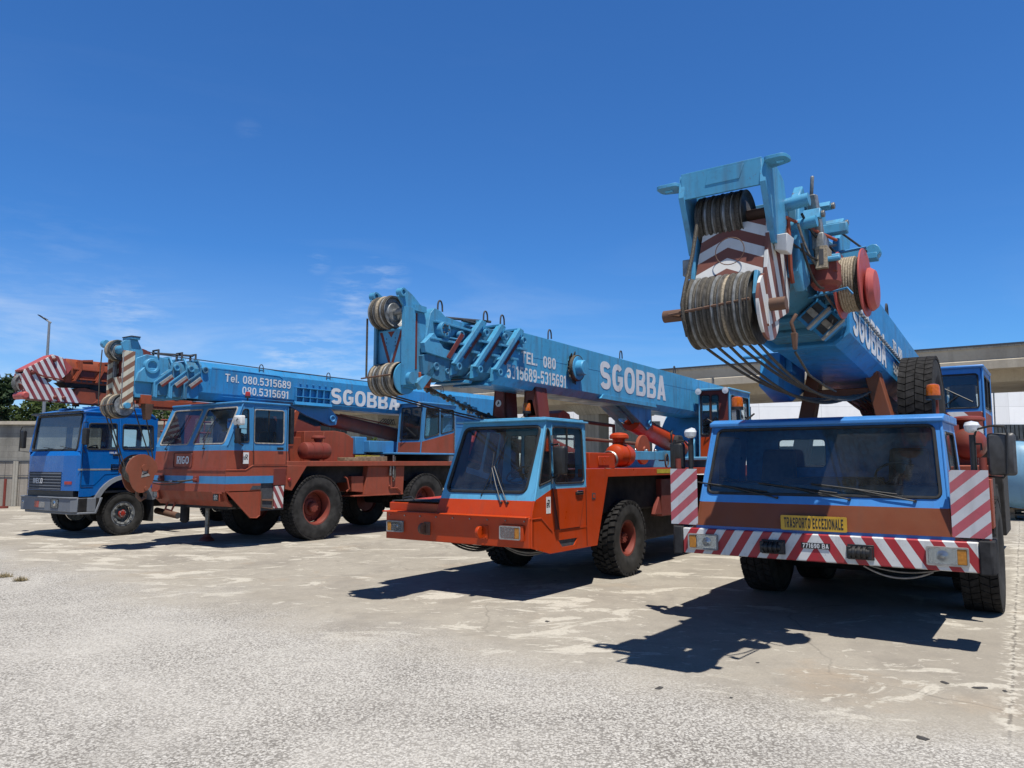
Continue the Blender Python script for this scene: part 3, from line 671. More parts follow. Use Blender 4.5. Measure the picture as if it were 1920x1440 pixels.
# ---------------------------------------------------------------- operator's cab on the turntable
def op_cab(rt, x0, x1, y0, y1, z0, z1, belt, blue, lower, slant=0., lean=.12, lamps=True, darkfront=None, win_front=None, low_is_stripe=None, sunroof=False):
    n = 'operator_cab'
    m = MB(); yb, yt = y0, y0 + lean
    zb = z0 + (z1 - z0) * belt
    def fy(z): return yb + (yt - yb) * (z - z0) / (z1 - z0)
    low = low_is_stripe or lower
    m.panel([(x0, fy(z0), z0), (x1, fy(z0), z0), (x1, fy(zb), zb), (x0, fy(zb), zb)], [], .03, (0, -1, 0), low)
    zw0, zw1 = zb + .06, z1 - .1
    fw = win_front or [(x0 + .07, x1 - .07)]
    holes = [rp([(a, fy(zw0), zw0), (b, fy(zw0), zw0), (b, fy(zw1), zw1), (a, fy(zw1), zw1)], .05) for a, b in fw]
    m.panel([(x0, fy(zb), zb), (x1, fy(zb), zb), (x1, fy(z1), z1), (x0, fy(z1), z1)], holes, .03, (0, -1, 0), darkfront or blue)
    # side: slanting belt line
    zf, zr = zb, zb + slant
    m.panel([(x1, fy(z0), z0), (x1, y1, z0), (x1, y1, zr), (x1, fy(zf), zf)], [], .03, (1, 0, 0), lower)
    ym = fy(zb) + (y1 - fy(zb)) * .52; pw = .07
    def sl(y): return zf + (zr - zf) * (y - fy(zf)) / (y1 - fy(zf)) + .07
    h1 = rp([(x1, fy(zf) + .12, sl(fy(zf) + .12)), (x1, ym - .02, sl(ym)), (x1, ym - .02, z1 - .11), (x1, fy(z1) + .1, z1 - .11)], .06)
    h2 = rp([(x1, ym + .05, sl(ym + .05)), (x1, y1 - .08, sl(y1 - .08)), (x1, y1 - .08, z1 - .11), (x1, ym + .05, z1 - .11)], .06)
    m.panel([(x1, fy(zf), zf), (x1, y1, zr), (x1, y1, z1), (x1, fy(z1), z1)], [h1, h2], .03, (1, 0, 0), blue)
    h3 = rp([(x0, fy(zf) + .15, zb + .1), (x0, y1 - .1, zb + .1), (x0, y1 - .1, z1 - .11), (x0, fy(z1) + .12, z1 - .11)], .06)
    m.panel([(x0, fy(z0), z0), (x0, y1, z0), (x0, y1, z1), (x0, fy(z1), z1)], [h3], .03, (-1, 0, 0), blue)
    h4 = rp(rect(x0 + .1, x1 - .1, zb + .15, z1 - .15, y1), .06)
    m.panel(rect(x0, x1, z0, z1, y1), [h4], .03, (0, 1, 0), blue)
    m.box(x0 + .03, x1 - .03, fy(z0) + .03, y1 - .03, z0, z0 + .03, 'dark interior')
    for p, q in (((x1, fy(z0), z0), (x1, fy(z1), z1)), ((x0, fy(z0), z0), (x0, fy(z1), z1)), ((x1, y1, z0), (x1, y1, z1))): m.tube([p, q], .016, 8, m=blue)
    cab = m.build(n, rt)
    r = MB().mat(blue); r.prism([(x0 - .03, yt - .07), (x1 + .03, yt - .07), (x1 + .03, y1 + .03), (x0 - .03, y1 + .03)], 'z', z1, z1 + .05); r.build('roof', cab, .02)
    for h in holes: pane('windscreen', cab, h, (0, -1, 0))
    pane('window', cab, h1, (1, 0, 0)); pane('window', cab, h2, (1, 0, 0)); pane('window', cab, h3, (-1, 0, 0)); pane('window', cab, h4, (0, 1, 0))
    xm = (x0 + x1) / 2
    seat(cab, xm, (y0 + y1) / 2 + .1, z0 + .35)
    st = MB().mat('dark interior'); st.box(xm - .32, xm + .32, fy(z0) + .15, fy(z0) + .4, z0 + .03, zb - .05); st.tube([(xm, fy(z0) + .3, zb - .06), (xm, fy(z0) + .38, zb + .12)], .02); st.build('console', cab, .02)
    if lamps:
        for x in ((x0 + .02, x1 - .08) if lamps is True else lamps):
            l = MB().mat('steel'); l.lathe([(.06, .03), (.03, .06), (-.02, .075), (-.03, .072)], (x, yt - .1, z1 - .02), 'y', 18); l.mat('lamp lens').lathe([(-.032, .07), (-.038, .0001)], (x, yt - .1, z1 - .02), 'y', 18, caps=False)
            l.build('work_lamp', cab)
    a = Vector((x0 + .15, fy(zw0) - .02, zw0 - .02)); wiper(cab, a, (xm + .05, fy(zw0 + .3) - .01, zw0 + .22), (xm + .25, fy(zw0) - .01, zw0 + .1))
    g = MB().mat('steel'); g.tube([(x1 + .05, y1 - .1, zb - .2), (x1 + .06, y1 - .1, z1 - .3)], .012); g.build('grab_handle', cab)
    return cab

# ---------------------------------------------------------------- CRANE: the big blue one facing the camera
def crane_big():
    rt = root('c4', 'mobile_crane', 'big blue and brown mobile crane facing the camera behind a red and white striped bumper', 'crane', 'mobile cranes parked in a row')
    B, D = 'bright blue paint', 'brown paint'
    m = MB().mat('bumper stripe paint'); m.box(-1.47, 1.47, 0, .22, .75, 1.035)
    bu = m.build('bumper', rt, .012)
    for s in (-1, 1):
        m = MB().mat('rubber'); m.prism([(s * 1.472, -.012), (s * 1.575, -.012), (s * 1.6, .03), (s * 1.6, .5), (s * 1.472, .5)], 'z', .735, 1.05); m.build('end_cap', bu, .012)
    headlight(rt, -1.4, -1.05, .8, .975, 0, -1, 'dusty grey'); headlight(rt, 1.03, 1.39, .8, .98, 0, 1, 'dusty grey')
    for x in (-.435, .44):
        m = MB().mat('black plastic'); m.box(x - .125, x + .125, -.02, 0, .805, .955)
        for q in (-.1, .1): m.box(x + q - .02, x + q + .02, -.1, -.02, .82, .94)
        m.cyl((x - .1, -.07, .88), (x + .1, -.07, .88), .045, n=14)
        for q in (-.05, .0, .05): m.lathe([(-.014, .05), (-.014, .062), (.014, .062), (.014, .05)], (x + q, -.07, .88), 'x', 18)
        m.build('tow_coupling', rt, .004)
    m = MB().mat('black plastic').box(-.145, .145, -.008, 0, .885, .945); m.text('771690 BA', .046, .262, (0, -.0095, .915), (1, 0, 0), (0, 0, 1), 'white lettering', .17, .0012, .14); m.build('licence_plate', rt)
    # cab shell
    cx = -.03; w0, w1 = 1.285, 1.2
    m = MB()
    m.box(-1.33, 1.28, .06, .3, 1.035, 1.075, 'truck blue paint')
    def P(s, z):                                    # front corner line
        t = (z - 1.06) / (2.2 - 1.06); y = .05 + .07 * min(1, (z - 1.06) / .27) + (max(0, z - 1.33) / .87) * .3
        return (cx + s * (w0 + (w1 - w0) * t), y, z)
    for za, zb, mt in ((1.07, 1.2, D), (1.2, 1.335, D), (1.335, 1.415, B)): m.panel([P(-1, za), P(1, za), P(1, zb), P(-1, zb)], [], .02, (0, -1, 0), mt)
    a, b, c, d = Vector(P(-1, 1.415)), Vector(P(1, 1.415)), Vector(P(1, 2.2)), Vector(P(-1, 2.2))
    def q(u, v): return (a.lerp(b, u)).lerp(d.lerp(c, u), v)
    ws = rp([q(.025, .025), q(.975, .025), q(.97, .955), q(.03, .955)], .07)
    m.panel([a, b, c, d], [ws], .02, (0, -1, 0), B)
    yr = 1.6
    for s in (-1, 1):
        h = rp([(cx + s * 1.25, .62, 1.5), (cx + s * 1.25, 1.35, 1.42), (cx + s * 1.22, 1.35, 2.1), (cx + s * 1.22, .62, 2.1)], .06)
        o = (s, 0, 0)
        lo = [P(s, 1.07), (cx + s * w0, yr, 1.07), (cx + s * 1.265, yr, 1.36), P(s, 1.36)]
        m.panel(lo, [], .02, o, D)
        hi = [P(s, 1.36), (cx + s * 1.265, yr, 1.36), (cx + s * w1, yr, 2.2), P(s, 2.2)]
        pl = [Vector(p) for p in hi]; nrm = newell(pl); pr = [Vector(p) - nrm * (Vector(p) - pl[0]).dot(nrm) for p in h]
        m.panel(hi, [pr], .02, o, B)
        m.tube([P(s, 1.07), P(s, 1.2), P(s, 1.335)], .012, 8, m=D); m.tube([P(s, 1.335), P(s, 1.6), P(s, 2.2)], .014, 8, m=B)
        hi and None
        if s > 0: hr = pr
        else: hl = pr
    rw = rp(rect(cx - .78, cx - .2, 1.72, 2.08, yr), .06)
    m.panel(rect(cx - w1, cx + w1, 1.07, 2.2, yr), [rw], .02, (0, 1, 0), 'blue interior')
    m.box(cx - 1.2, cx + 1.2, .35, yr - .03, 1.02, 1.05, 'dark interior')
    cab = m.build('cab', rt)
    r = MB().mat(B); r.prism([(P(-1, 2.2)[1] - .05, 2.2), (P(-1, 2.2)[1] - .05, 2.245), (.5, 2.285), (yr + .02, 2.29), (yr + .02, 2.2)], 'x', cx - 1.23, cx + 1.23); r.build('roof', cab, .012)
    pane('windscreen', cab, ws, (0, -1, 0), 'windscreen glass', .018); pane('window', cab, hr, (1, 0, 0)); pane('window', cab, hl, (-1, 0, 0)); pane('rear_window', cab, rw, (0, 1, 0))
    seat(cab, .72, 1.05, 1.2); seat(cab, -.75, 1.05, 1.2); steering(cab, (.72, .62, 1.66), R(35))
    ds = MB().mat('dash vinyl'); ds.prism([(.17, 1.07), (.17, 1.44), (.3, 1.53), (.5, 1.55), (.55, 1.3), (.55, 1.07)], 'x', cx - 1.2, cx + 1.2); ds.box(-.35, .3, .6, 1.5, 1.05, 1.4); ds.build('dashboard', cab, .03)
    for x, bx in ((-.42, -.95), (.32, -.22), (.93, .35)):
        pz = q((x - cx + 1.25) / 2.5, -.02); e = q((bx - cx + 1.25) / 2.5, .12); e2 = q((bx + .42 - cx + 1.25) / 2.5, .06)
        wiper(cab, pz, e, e2)
    # signs and marker boards
    m = MB().mat('yellow plate'); m.panel(rp(rect(-.36, .31, 1.065, 1.22, .03), .015), [], .008, (0, -1, 0))
    m.text('TRASPORTO ECCEZIONALE', .108, .6, (-.025, .0285, 1.143), (1, 0, 0), (0, 0, 1), 'black lettering', .2, .0012, .14); m.build('warning_sign', rt)
    for x0 in (-1.63, 1.255):
        m = MB().mat('panel stripe paint').box(x0, x0 + .325, .045, .055, 1.07, 1.71); m.box(x0 + .02, x0 + .06, .056, .1, 1.0, 1.7, 'rusty steel'); m.box(x0 + .26, x0 + .3, .056, .1, 1.0, 1.7, 'rusty steel'); m.build('marker_board', rt)
    for x in (-1.55, 1.54):
        m = MB().mat('red oxide paint').cyl((x, .1, 1.05), (x, .1, 1.83), .035, n=12); m.build('outrigger_pin', rt)
    for x in (-1.415, 1.46):
        m = MB().mat('black plastic').tube([(x, .15, 1.05), (x, .15, 1.9), (x, .15, 2.05)], .028, 10); m.mat('lamp lens').lathe([(-.05, .03), (-.03, .06), (.02, .07), (.05, .055), (.065, .0001)], (x, .15, 2.12), 'z', 16); m.build('marker_lamp', rt)
    mirror(rt, (1.58, 1.81, 1.66, 2.06), [[(1.46, .15, 1.98), (1.5, .12, 2.1), (1.62, .08, 2.13), (1.73, .06, 2.12), (1.75, .06, 2.05), (1.73, .07, 1.68), (1.7, .09, 1.64), (1.5, .15, 1.66)], [(1.46, .15, 1.96), (1.53, .14, 1.96), (1.53, .14, 1.9)]], .1, face='mirror shell')
    mirror(rt, (-1.66, -1.5, 1.7, 2.02), [[(-1.415, .15, 1.95), (-1.48, .12, 2.04), (-1.6, .1, 2.05), (-1.6, .1, 1.7)]], .12)
    beacon(rt, (1.05, 1.0, 2.49), .15, .072, rod=.2); beacon(rt, (-1.13, 1.0, 2.46), .15, .072, rod=.17)
    # running gear
    frame_rails(rt, 11.5, 1.75, 1.5, 'underbody')
    m = MB().mat('brick red paint'); m.box(-1.5, 1.5, 1.75, 4.5, 1.6, 1.75); m.box(-1.4, 1.0, 4.5, 11.5, 1.6, 1.75); m.box(-1.5, -1.38, 1.62, 1.9, 1.05, 1.6); m.box(1.38, 1.5, 1.62, 1.9, 1.05, 1.6); m.build('deck', rt, .01)
    for s in (-1, 1):
        m = MB().mat('rubber'); m.box(*sorted((s * 1.02, s * 1.5)), 1.66, 1.7, .62, 1.5); m.build('mud_flap', rt)
    h0 = make_wheel(rt, .69, .4, .3, 'road', 'underbody', 'red oxide paint')
    ys = (2.62, 4.2, 7.3, 8.9); first = True
    for y in ys:
        for s in (1, -1):
            o = h0 if first else copy_tree(h0, rt); first = False
            put(o, s * (1.3 if y < 3 else 1.12 - .02 * y), y, .69, s < 0, random.random() * 6)
        axle(rt, y, .69, .9)
    sp = copy_tree(h0, rt); sp.name = 'spare_wheel'; put(sp, .72, 2.75, 2.47, False, .4)
    m = MB().mat('dusty grey').tube(sag((.42, .2, .72), (1.05, .25, .7), .09, 12), .009); m.tube(sag((.45, .3, .72), (1.1, .3, .72), .05, 12), .008); m.build('hose', rt)
    m = MB().mat('underbody'); m.box(-1.3, 1.25, 4.9, 6.5, .4, 1.55); m.box(-1.3, 1.2, 9.7, 11.3, .35, 1.55); m.box(-.9, .9, 1.0, 9.7, .62, 1.0); m.box(-1.2, 1.2, .3, 1.6, .8, 1.04); m.box(-1.12, 1.05, 3.1, 3.35, .3, 1.2); m.build('outrigger_box', rt, .02)
    # air tank and filter on the deck
    m = MB().mat('red oxide paint'); m.lathe([(-.3, .0001), (-.29, .1), (-.24, .17), (-.16, .2), (.2, .2), (.28, .17), (.32, .0001)], (1.2, 2.95, 2.02), 'y', 32); m.box(1.1, 1.3, 2.8, 3.1, 1.75, 1.84); m.build('air_tank', rt, 0)
    mushroom(rt, 1.2, 2.95, 2.24, 2.38, .2, 'red oxide paint')
    m = MB().mat('underbody'); m.box(-1.2, -.3, 2.0, 4.6, 1.75, 2.0); m.box(.2, 1.4, 3.5, 4.6, 1.75, 2.1); m.build('engine_cover', rt, .03)
    # boom rest
    m = MB().mat('brown paint')
    for s, a, b in ((-1, -.6, -.33), (1, .56, .29)):
        p0, p1 = Vector((a, 1.75, 1.75)), Vector((b, 1.75, 3.02)); wv = Vector((.1, 0, 0)); tv = Vector((0, .11, 0))
        m.hexa([p0 - wv - tv, p0 + wv - tv, p0 + wv + tv, p0 - wv + tv, p1 - wv * .8 - tv, p1 + wv * .8 - tv, p1 + wv * .8 + tv, p1 - wv * .8 + tv])
        m.hexa([(b - .1, 1.6, 2.85), (b + .1, 1.6, 2.85), (b + .1, 1.9, 2.85), (b - .1, 1.9, 2.85), (b - .02 + s * .05, 1.6, 3.12), (b + .06 + s * .05, 1.6, 3.12), (b + .06 + s * .05, 1.9, 3.12), (b - .02 + s * .05, 1.9, 3.12)])
    m.box(-.42, .42, 1.68, 1.82, 2.6, 2.7); m.build('boom_rest', rt, .01)
    # turntable and operator's cab
    m = MB().mat('big boom paint'); m.cyl((0, 7.6, 1.75), (0, 7.6, 2.0), .95, n=40); m.prism([(5.6, 2.0), (5.6, 2.3), (7.0, 2.5), (8.5, 3.0), (10.4, 2.9), (10.6, 2.0)], 'x', -.65, .45); m.build('turntable', rt, .02)
    op_cab(rt, .36, 1.17, 6.3, 8.0, 2.1, 3.36, .42, 'bright blue paint', 'red oxide paint', 0, .1, False, low_is_stripe='opcab stripe paint')
    m = MB().mat('maroon paint').cyl((0, 3.4, 2.55), (0, 7.0, 2.15), .17, n=24); m.build('lift_cylinder', rt)
    # ---- boom
    A = Matrix.Translation((0, -.2, 3.1)) @ Matrix.Rotation(-R(5.7), 4, 'X')
    def sec(w, h0, h1, ch=.12): return [(-w, h0 + ch), (-w + ch * 1.2, h0), (w - ch * 1.2, h0), (w, h0 + ch), (w, h1 - .06), (w - .06, h1), (-w + .06, h1), (-w, h1 - .06)]
    m = MB(); m.xf = A; m.mat('big boom paint'); m.prism(sec(.45, -.1, .87), 'y', 0, 10.6); m.prism(sec(.47, -.12, .89), 'y', 0, .1)
    m.box(.45, .458, .3, 9, .3, .312)
    bo = m.build('boom', rt, .008)
    for w_, H_, L_, y_, h_ in (('SGOBBA', .4, 1.86, 1.15, .25), ('TEL. 080', .15, .7, 2.95, .47), ('5315689', .15, .72, 2.95, .17)):
        t = MB(); t.xf = A; t.text(w_, H_, L_, (.4565, y_, h_), (0, 1, 0), (0, 0, 1), 'white lettering'); t.build('lettering', bo)
    m = MB(); m.xf = A; m.mat('shaded grimy blue paint')
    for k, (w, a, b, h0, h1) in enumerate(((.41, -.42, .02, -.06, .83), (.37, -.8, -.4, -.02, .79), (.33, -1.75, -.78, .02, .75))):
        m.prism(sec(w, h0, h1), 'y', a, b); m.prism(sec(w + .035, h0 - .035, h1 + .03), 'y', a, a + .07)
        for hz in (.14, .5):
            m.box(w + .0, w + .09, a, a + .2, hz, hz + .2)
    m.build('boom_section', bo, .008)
    m = MB(); m.xf = A                                              # slide pad pockets on the lower corner
    for k, a in enumerate((-.8, -.42)):
        w = .40 + .04 * k
        M0 = A @ Matrix.Translation((w - .08, a - .02, .0 - .02 * k)) @ Matrix.Rotation(R(-42), 4, 'Y'); m.xf = M0
        m.mat('big boom paint').box(-.13, .13, -.03, .1, -.07, .07); m.mat('dark interior').box(-.1, .1, -.034, -.03, -.05, .05)
        m.mat('dusty grey').box(-.03, .03, -.05, -.03, -.05, .05); m.box(-.14, .14, -.05, .0, -.085, -.068)
    m.build('slide_pad', bo, .005)
    # bracket plates for the folding jib, on the far lower side and along the near side
    m = MB(); m.xf = A; m.mat('big boom paint'); m.prism([(.9, -.32), (1.5, -.42), (2.05, -.2), (2.1, .1), (1.0, .1)], 'x', -.75, -.52); m.box(-.52, -.44, 1.2, 1.4, -.1, .1); m.tube([(-.9, .8, .02), (-.6, .85, .02)], .025); m.build('jib_bracket', bo, .01)
    m = MB(); m.xf = A; m.mat('head blue paint')
    m.prism([(-1.75, .12), (-1.6, -.02), (-1.4, .1), (-1.42, .82), (-1.6, .95), (-1.72, .8)], 'x', .36, .44); m.prism([(-1.1, .3), (-1.0, .25), (-.7, .75), (-.75, .98), (-1.05, 1.02), (-1.15, .7)], 'x', .36, .43)
    m.prism([(-.6, .3), (-.2, .6), (.0, .98), (-.35, 1.0), (-.55, .8)], 'x', .44, .5)
    m.box(.36, .66, -.95, -.87, .72, .82); m.box(.45, .78, -.32, -.24, .66, .76); m.box(.4, .7, -1.45, -1.4, .28, .32)
    m.cyl((.4, -1.05, .45), (.62, -1.05, .45), .03)
    m.build('jib_bracket', bo, .012)
    m = MB(); m.xf = A; m.mat('sheave grey')                        # folded latch arm
    m.hexa([(.46, -1.3, .3), (.56, -1.3, .3), (.56, -1.15, .3), (.46, -1.15, .3), (.46, -1.6, .85), (.54, -1.6, .85), (.54, -1.5, .88), (.46, -1.5, .88)]); m.box(.47, .57, -1.45, -1.25, .4, .55); m.tube([(.5, -1.56, .86), (.52, -1.6, 1.02)], .018); m.build('latch_arm', bo, .01)
    m = MB(); m.xf = A; m.mat('red oxide paint'); m.lathe([(-.1, .1), (-.06, .13), (.08, .12), (.12, .06)], (.55, -1.3, .18), 'z', 16); m.box(.44, .66, -1.4, -1.22, .2, .3); m.mat('pale rope').box(.5, .6, -1.46, -1.3, .22, .42); m.mat('dark interior').box(.53, .57, -1.464, -1.46, .25, .39); m.build('limit_switch', bo, .012)
    m = MB(); m.xf = A; m.mat('brick red paint'); m.tube([(.38, -1.85, .55), (.4, -1.86, .1), (.4, -1.8, .0)], .02); m.tube([(.38, -1.9, .55), (.5, -1.5, .56), (.62, -1.2, .55)], .014); m.tube([(.4, -1.8, .35), (.5, -1.6, .28), (.52, -1.4, .3)], .01, m='black plastic'); m.build('lever', bo)
    hoops = [(.3, -.75, .83), (.3, -.35, .86), (.38, 2.7, .88)]
    for x, y, z in hoops:
        p = A @ Vector((x, y, z)); hoop(bo, p.x, p.y, p.z, .17, .16)
    m = MB(); m.xf = A; m.mat('head blue paint'); m.tube([(.55, -.9, .78), (.72, -.28, .72)], .012, m='dark interior'); m.lathe([(-.05, .02), (-.05, .07), (.05, .07), (.05, .02)], (.76, -.28, .72), 'y', 12, 'head blue paint'); m.box(.7, .8, -.34, -.22, .64, .7); m.build('rope_roller', bo, .005)
    m = MB(); m.xf = A                                              # hoses and small brackets along the near side
    for k, (y0, z0, y1, z1, d) in enumerate(((-1.85, .5, -1.2, .3, .12), (-1.8, .6, -.9, .62, .1), (-1.5, .75, -.5, .7, .14), (-1.2, .2, -.4, .1, .1), (-.9, .5, -.1, .4, .08), (-1.9, .3, -1.4, .05, .1))):
        m.tube(sag((.46 + .02 * (k % 3), y0, z0), (.52 + .03 * (k % 2), y1, z1), d, 10), .012, 6, m='black plastic' if k % 3 else 'steel')
    m.build('hose', bo)
    for y, z, w, h, mt in ((-1.62, .62, .1, .1, 'head blue paint'), (-1.02, .12, .12, .16, 'big boom paint'), (-.5, .1, .14, .2, 'big boom paint'), (-.3, .46, .1, .12, 'head blue paint'), (-1.28, .86, .16, .06, 'head blue paint'), (-.75, .9, .2, .06, 'head blue paint')):
        m = MB(); m.xf = A; m.mat(mt).prism([(y, z), (y + w, z + .02), (y + w, z + h), (y + w * .3, z + h)], 'x', .4, .58); m.lathe([(0, .03), (.03, .03), (.03, .015), (.02, .0001)], (.58, y + w * .6, z + h * .5), 'x', 10, 'steel'); m.build('bracket', bo, .006)
    # ---- the big cable reel
    C = A @ Vector((.67, -.8, .25))
    m = MB().mat('reel red paint')
    for xx in (-.105, .105):
        m.lathe([(-.008, .1), (-.008, .315), (.008, .315), (.008, .1)], (C.x + xx, C.y, C.z), 'x', 44)
    m.lathe([(-.1, .22), (.1, .22)], C, 'x', 36); m.lathe([(.1, .12), (.14, .2), (.16, .2), (.2, .17), (.215, .08), (.216, .001)], C + Vector((0, 0, -.07)), 'x', 32)
    m.cyl((C.x - .25, C.y, C.z), (C.x, C.y, C.z), .045); m.box(C.x - .28, C.x - .1, C.y - .05, C.y + .05, C.z - .06, C.z + .06)
    re = m.build('cable_reel', rt, .004)
    m = MB()
    for k in range(9):
        for l in range(2):
            xx = C.x - .088 + .022 * k + .011 * (l % 2)
            if xx > C.x + .1: continue
            rr = .225 + .02 * l - (.012 if k > 5 and l else 0)
            m.tube([(xx, C.y + rr * math.cos(a), C.z + rr * math.sin(a)) for a in [2 * PI * i / 40 for i in range(40)]], .0125, 6, True, 'pale rope' if k < 6 else 'wire rope')
    m.build('cable', re)
    m = MB().mat('cab blue paint'); m.tube([(C.x - .4, C.y, C.z + .3), (C.x + .13, C.y, C.z + .33)], .014); m.build('guard_bar', re); m = MB().mat('cab blue paint'); m.tube([(C.x - .35, C.y - .2, C.z - .12), (C.x + .02, C.y - .34, C.z - .1), (C.x + .06, C.y - .34, C.z - .16)], .01); m.build('guard_bar', re)
    m = MB(); m.xf = A; m.mat('steel')
    for i in range(46):
        y = .35 + i * .06; m.lathe([(-.016, .006), (-.016, .016), (.016, .016), (.016, .006)], (.478, y, .335 - .0 * y), 'x' if i % 2 else 'z', 8)
    m.mat('wire rope').tube([(.475, .3, .34), (.475, 3.6, .335)], .007); m.build('chain', bo)
    # ---- boom head
    H = MB().mat('head chevron paint'); fy0 = -2.5
    H.panel([(-.27, -2.47, 3.28), (.32, -2.47, 3.28), (.34, -2.36, 3.76), (-.22, -2.36, 3.76)], [], .02, (0, -1, 0))
    H.mat('head side stripe paint'); H.panel([(.335, -2.47, 2.85), (.335, -1.9, 3.05), (.345, -1.75, 3.75), (.345, -2.0, 4.05), (.34, -2.36, 3.78), (.335, -2.48, 3.3)], [], .03, (1, 0, 0))
    H.mat('head blue paint'); H.panel([(-.3, -2.47, 2.85), (-.3, -1.9, 3.05), (-.3, -1.75, 3.75), (-.3, -2.0, 4.05), (-.3, -2.36, 3.78), (-.3, -2.48, 3.3)], [], .03, (-1, 0, 0))
    for x in (-.36, .325):
        H.prism([(-2.56, 4.0), (-2.52, 4.2), (-2.3, 4.24), (-2.05, 4.15), (-1.95, 3.85), (-2.2, 3.55), (-2.36, 3.55), (-2.44, 3.75)], 'x', x, x + .05)
    H.panel(rect(-.34, .34, 3.985, 4.195, -2.54), [], .025, (0, -1, 0)); H.panel([(-.1, -2.545, 4.185), (.2, -2.545, 4.185), (.16, -2.545, 4.07), (-.13, -2.545, 4.07)], [], .006, (0, -1, 0))
    H.prism([(-.34, -2.54), (.34, -2.54), (.34, -2.3), (-.34, -2.3)], 'z', 4.19, 4.21)
    H.panel(rp([(.36, -2.58, 4.19), (.53, -2.58, 4.19), (.55, -2.42, 4.19), (.36, -2.36, 4.19)], .05), [[(.44, -2.5, 4.19), (.5, -2.5, 4.19), (.5, -2.46, 4.19), (.44, -2.46, 4.19)]], .03, (0, 0, 1))
    H.panel(rp([(-.36, -2.58, 4.14), (-.56, -2.58, 4.14), (-.56, -2.42, 4.14), (-.36, -2.36, 4.14)], .05), [[(-.44, -2.5, 4.14), (-.51, -2.5, 4.14), (-.51, -2.46, 4.14), (-.44, -2.46, 4.14)]], .03, (0, 0, 1))
    H.prism([(-2.52, 2.95), (-2.6, 3.1), (-2.53, 3.3), (-2.44, 3.3), (-2.42, 2.95)], 'x', .25, .28)
    hd = H.build('boom_head', rt, .006)
    m = MB().mat('rusty steel'); m.cyl((-.57, -2.42, 3.03), (.46, -2.42, 3.03), .052, n=20); m.build('axle_pin', hd)
    m = MB().mat('rusty steel'); m.cyl((-.34, -2.22, 3.85), (.34, -2.22, 3.85), .045, n=18); m.build('axle_pin', hd)
    sheaves(hd, 9, -.285, .25, -2.42, 3.02, .3, None, ('wire rope', 'wire rope', 'wire rope', 'wire rope', 'wire rope', 'pale rope', 'wire rope'), ('sheave steel', 'sheave grey', 'sheave steel'))
    m = MB().mat('head side stripe paint'); m.lathe([(-.012, .1), (-.012, .27), (.012, .27), (.012, .1)], (.31, -2.4, 3.02), 'x', 36); m.build('guard_plate', hd)
    sheaves(hd, 5, -.27, .13, -2.22, 3.85, .22, None, ('wire rope',), ('sheave steel', 'sheave grey'))
    m = MB().mat('rusty steel'); m.tube([(-.4, -2.72, 2.98), (.26, -2.7, 3.04)], .012); m.tube([(-.4, -2.72, 2.98), (-.37, -2.5, 3.0)], .012); m.box(-.28, .27, -2.5, -2.44, 3.265, 3.285); m.build('rope_guard', hd)
    m = MB().mat('white paint'); m.hexa([(.35, -2.3, 3.5), (.44, -2.3, 3.48), (.44, -2.14, 3.48), (.35, -2.14, 3.5), (.345, -2.32, 3.62), (.46, -2.32, 3.62), (.46, -2.12, 3.62), (.345, -2.12, 3.62)]); m.build('lamp_box', hd, .006)
    m = MB().mat('sheave grey'); m.box(-.42, -.31, -2.36, -2.2, 3.38, 3.52); m.build('lamp_box', hd, .006)
    m = MB().mat('head blue paint'); m.cyl((.34, -2.0, 3.95), (.56, -2.0, 3.97), .055, n=18); m.cyl((.34, -1.85, 3.8), (.58, -1.85, 3.82), .05, n=18); m.build('pivot_pin', hd)
    m = MB().mat('wire rope'); m.tube([(-.22, -2.45, 3.9), (-.25, -2.55, 3.5), (-.27, -2.68, 3.2), (-.275, -2.735, 3.05), (-.27, -2.72, 2.92), (-.265, -2.66, 2.8)], .017, 8)
    m.mat('rusty steel'); m.tube([(.04 + .12 * math.cos(t), -2.478 + .012 * math.sin(t) + .03 * 0, 3.5 + .115 * math.sin(t)) for t in [2 * PI * i / 30 for i in range(30)]], .004, 5, True); m.build('head_rope', hd)
    # slack hoist ropes
    m = MB().mat('wire rope')
    ends = [(.02, 1.4, 2.58), (.1, 1.45, 2.58), (.14, 1.5, 2.6), (.2, 1.5, 2.6), (.26, 1.55, 2.62), (.3, 1.6, 2.64)]
    for k, (x, e) in enumerate(zip((-.24, -.14, -.04, .04, .12, .2), ends)): m.tube(sag((x, -2.3, 2.74), e, .17 + .04 * (k % 3), 20) + [Vector((e[0] + .05, 2.6, 2.45))], .0125, 8)
    m.build('hoist_rope', rt)
    m = MB().mat('rusty steel'); m.hexa([(.375, -1.98, 2.72), (.405, -1.98, 2.72), (.405, -1.94, 2.72), (.375, -1.94, 2.72), (.365, -1.99, 2.86), (.415, -1.99, 2.86), (.415, -1.93, 2.86), (.365, -1.93, 2.86)]); m.tube([(.39, -1.96, 2.86), (.37, -1.97, 2.95), (.41, -1.95, 3.02)], .018, 6); m.mat('wire rope').tube([(.39, -1.96, 2.7), (.38, -1.5, 2.55), (.36, -.8, 2.5), (.2, .3, 2.55)], .012); m.build('rope_socket', rt, .01)
crane_big()

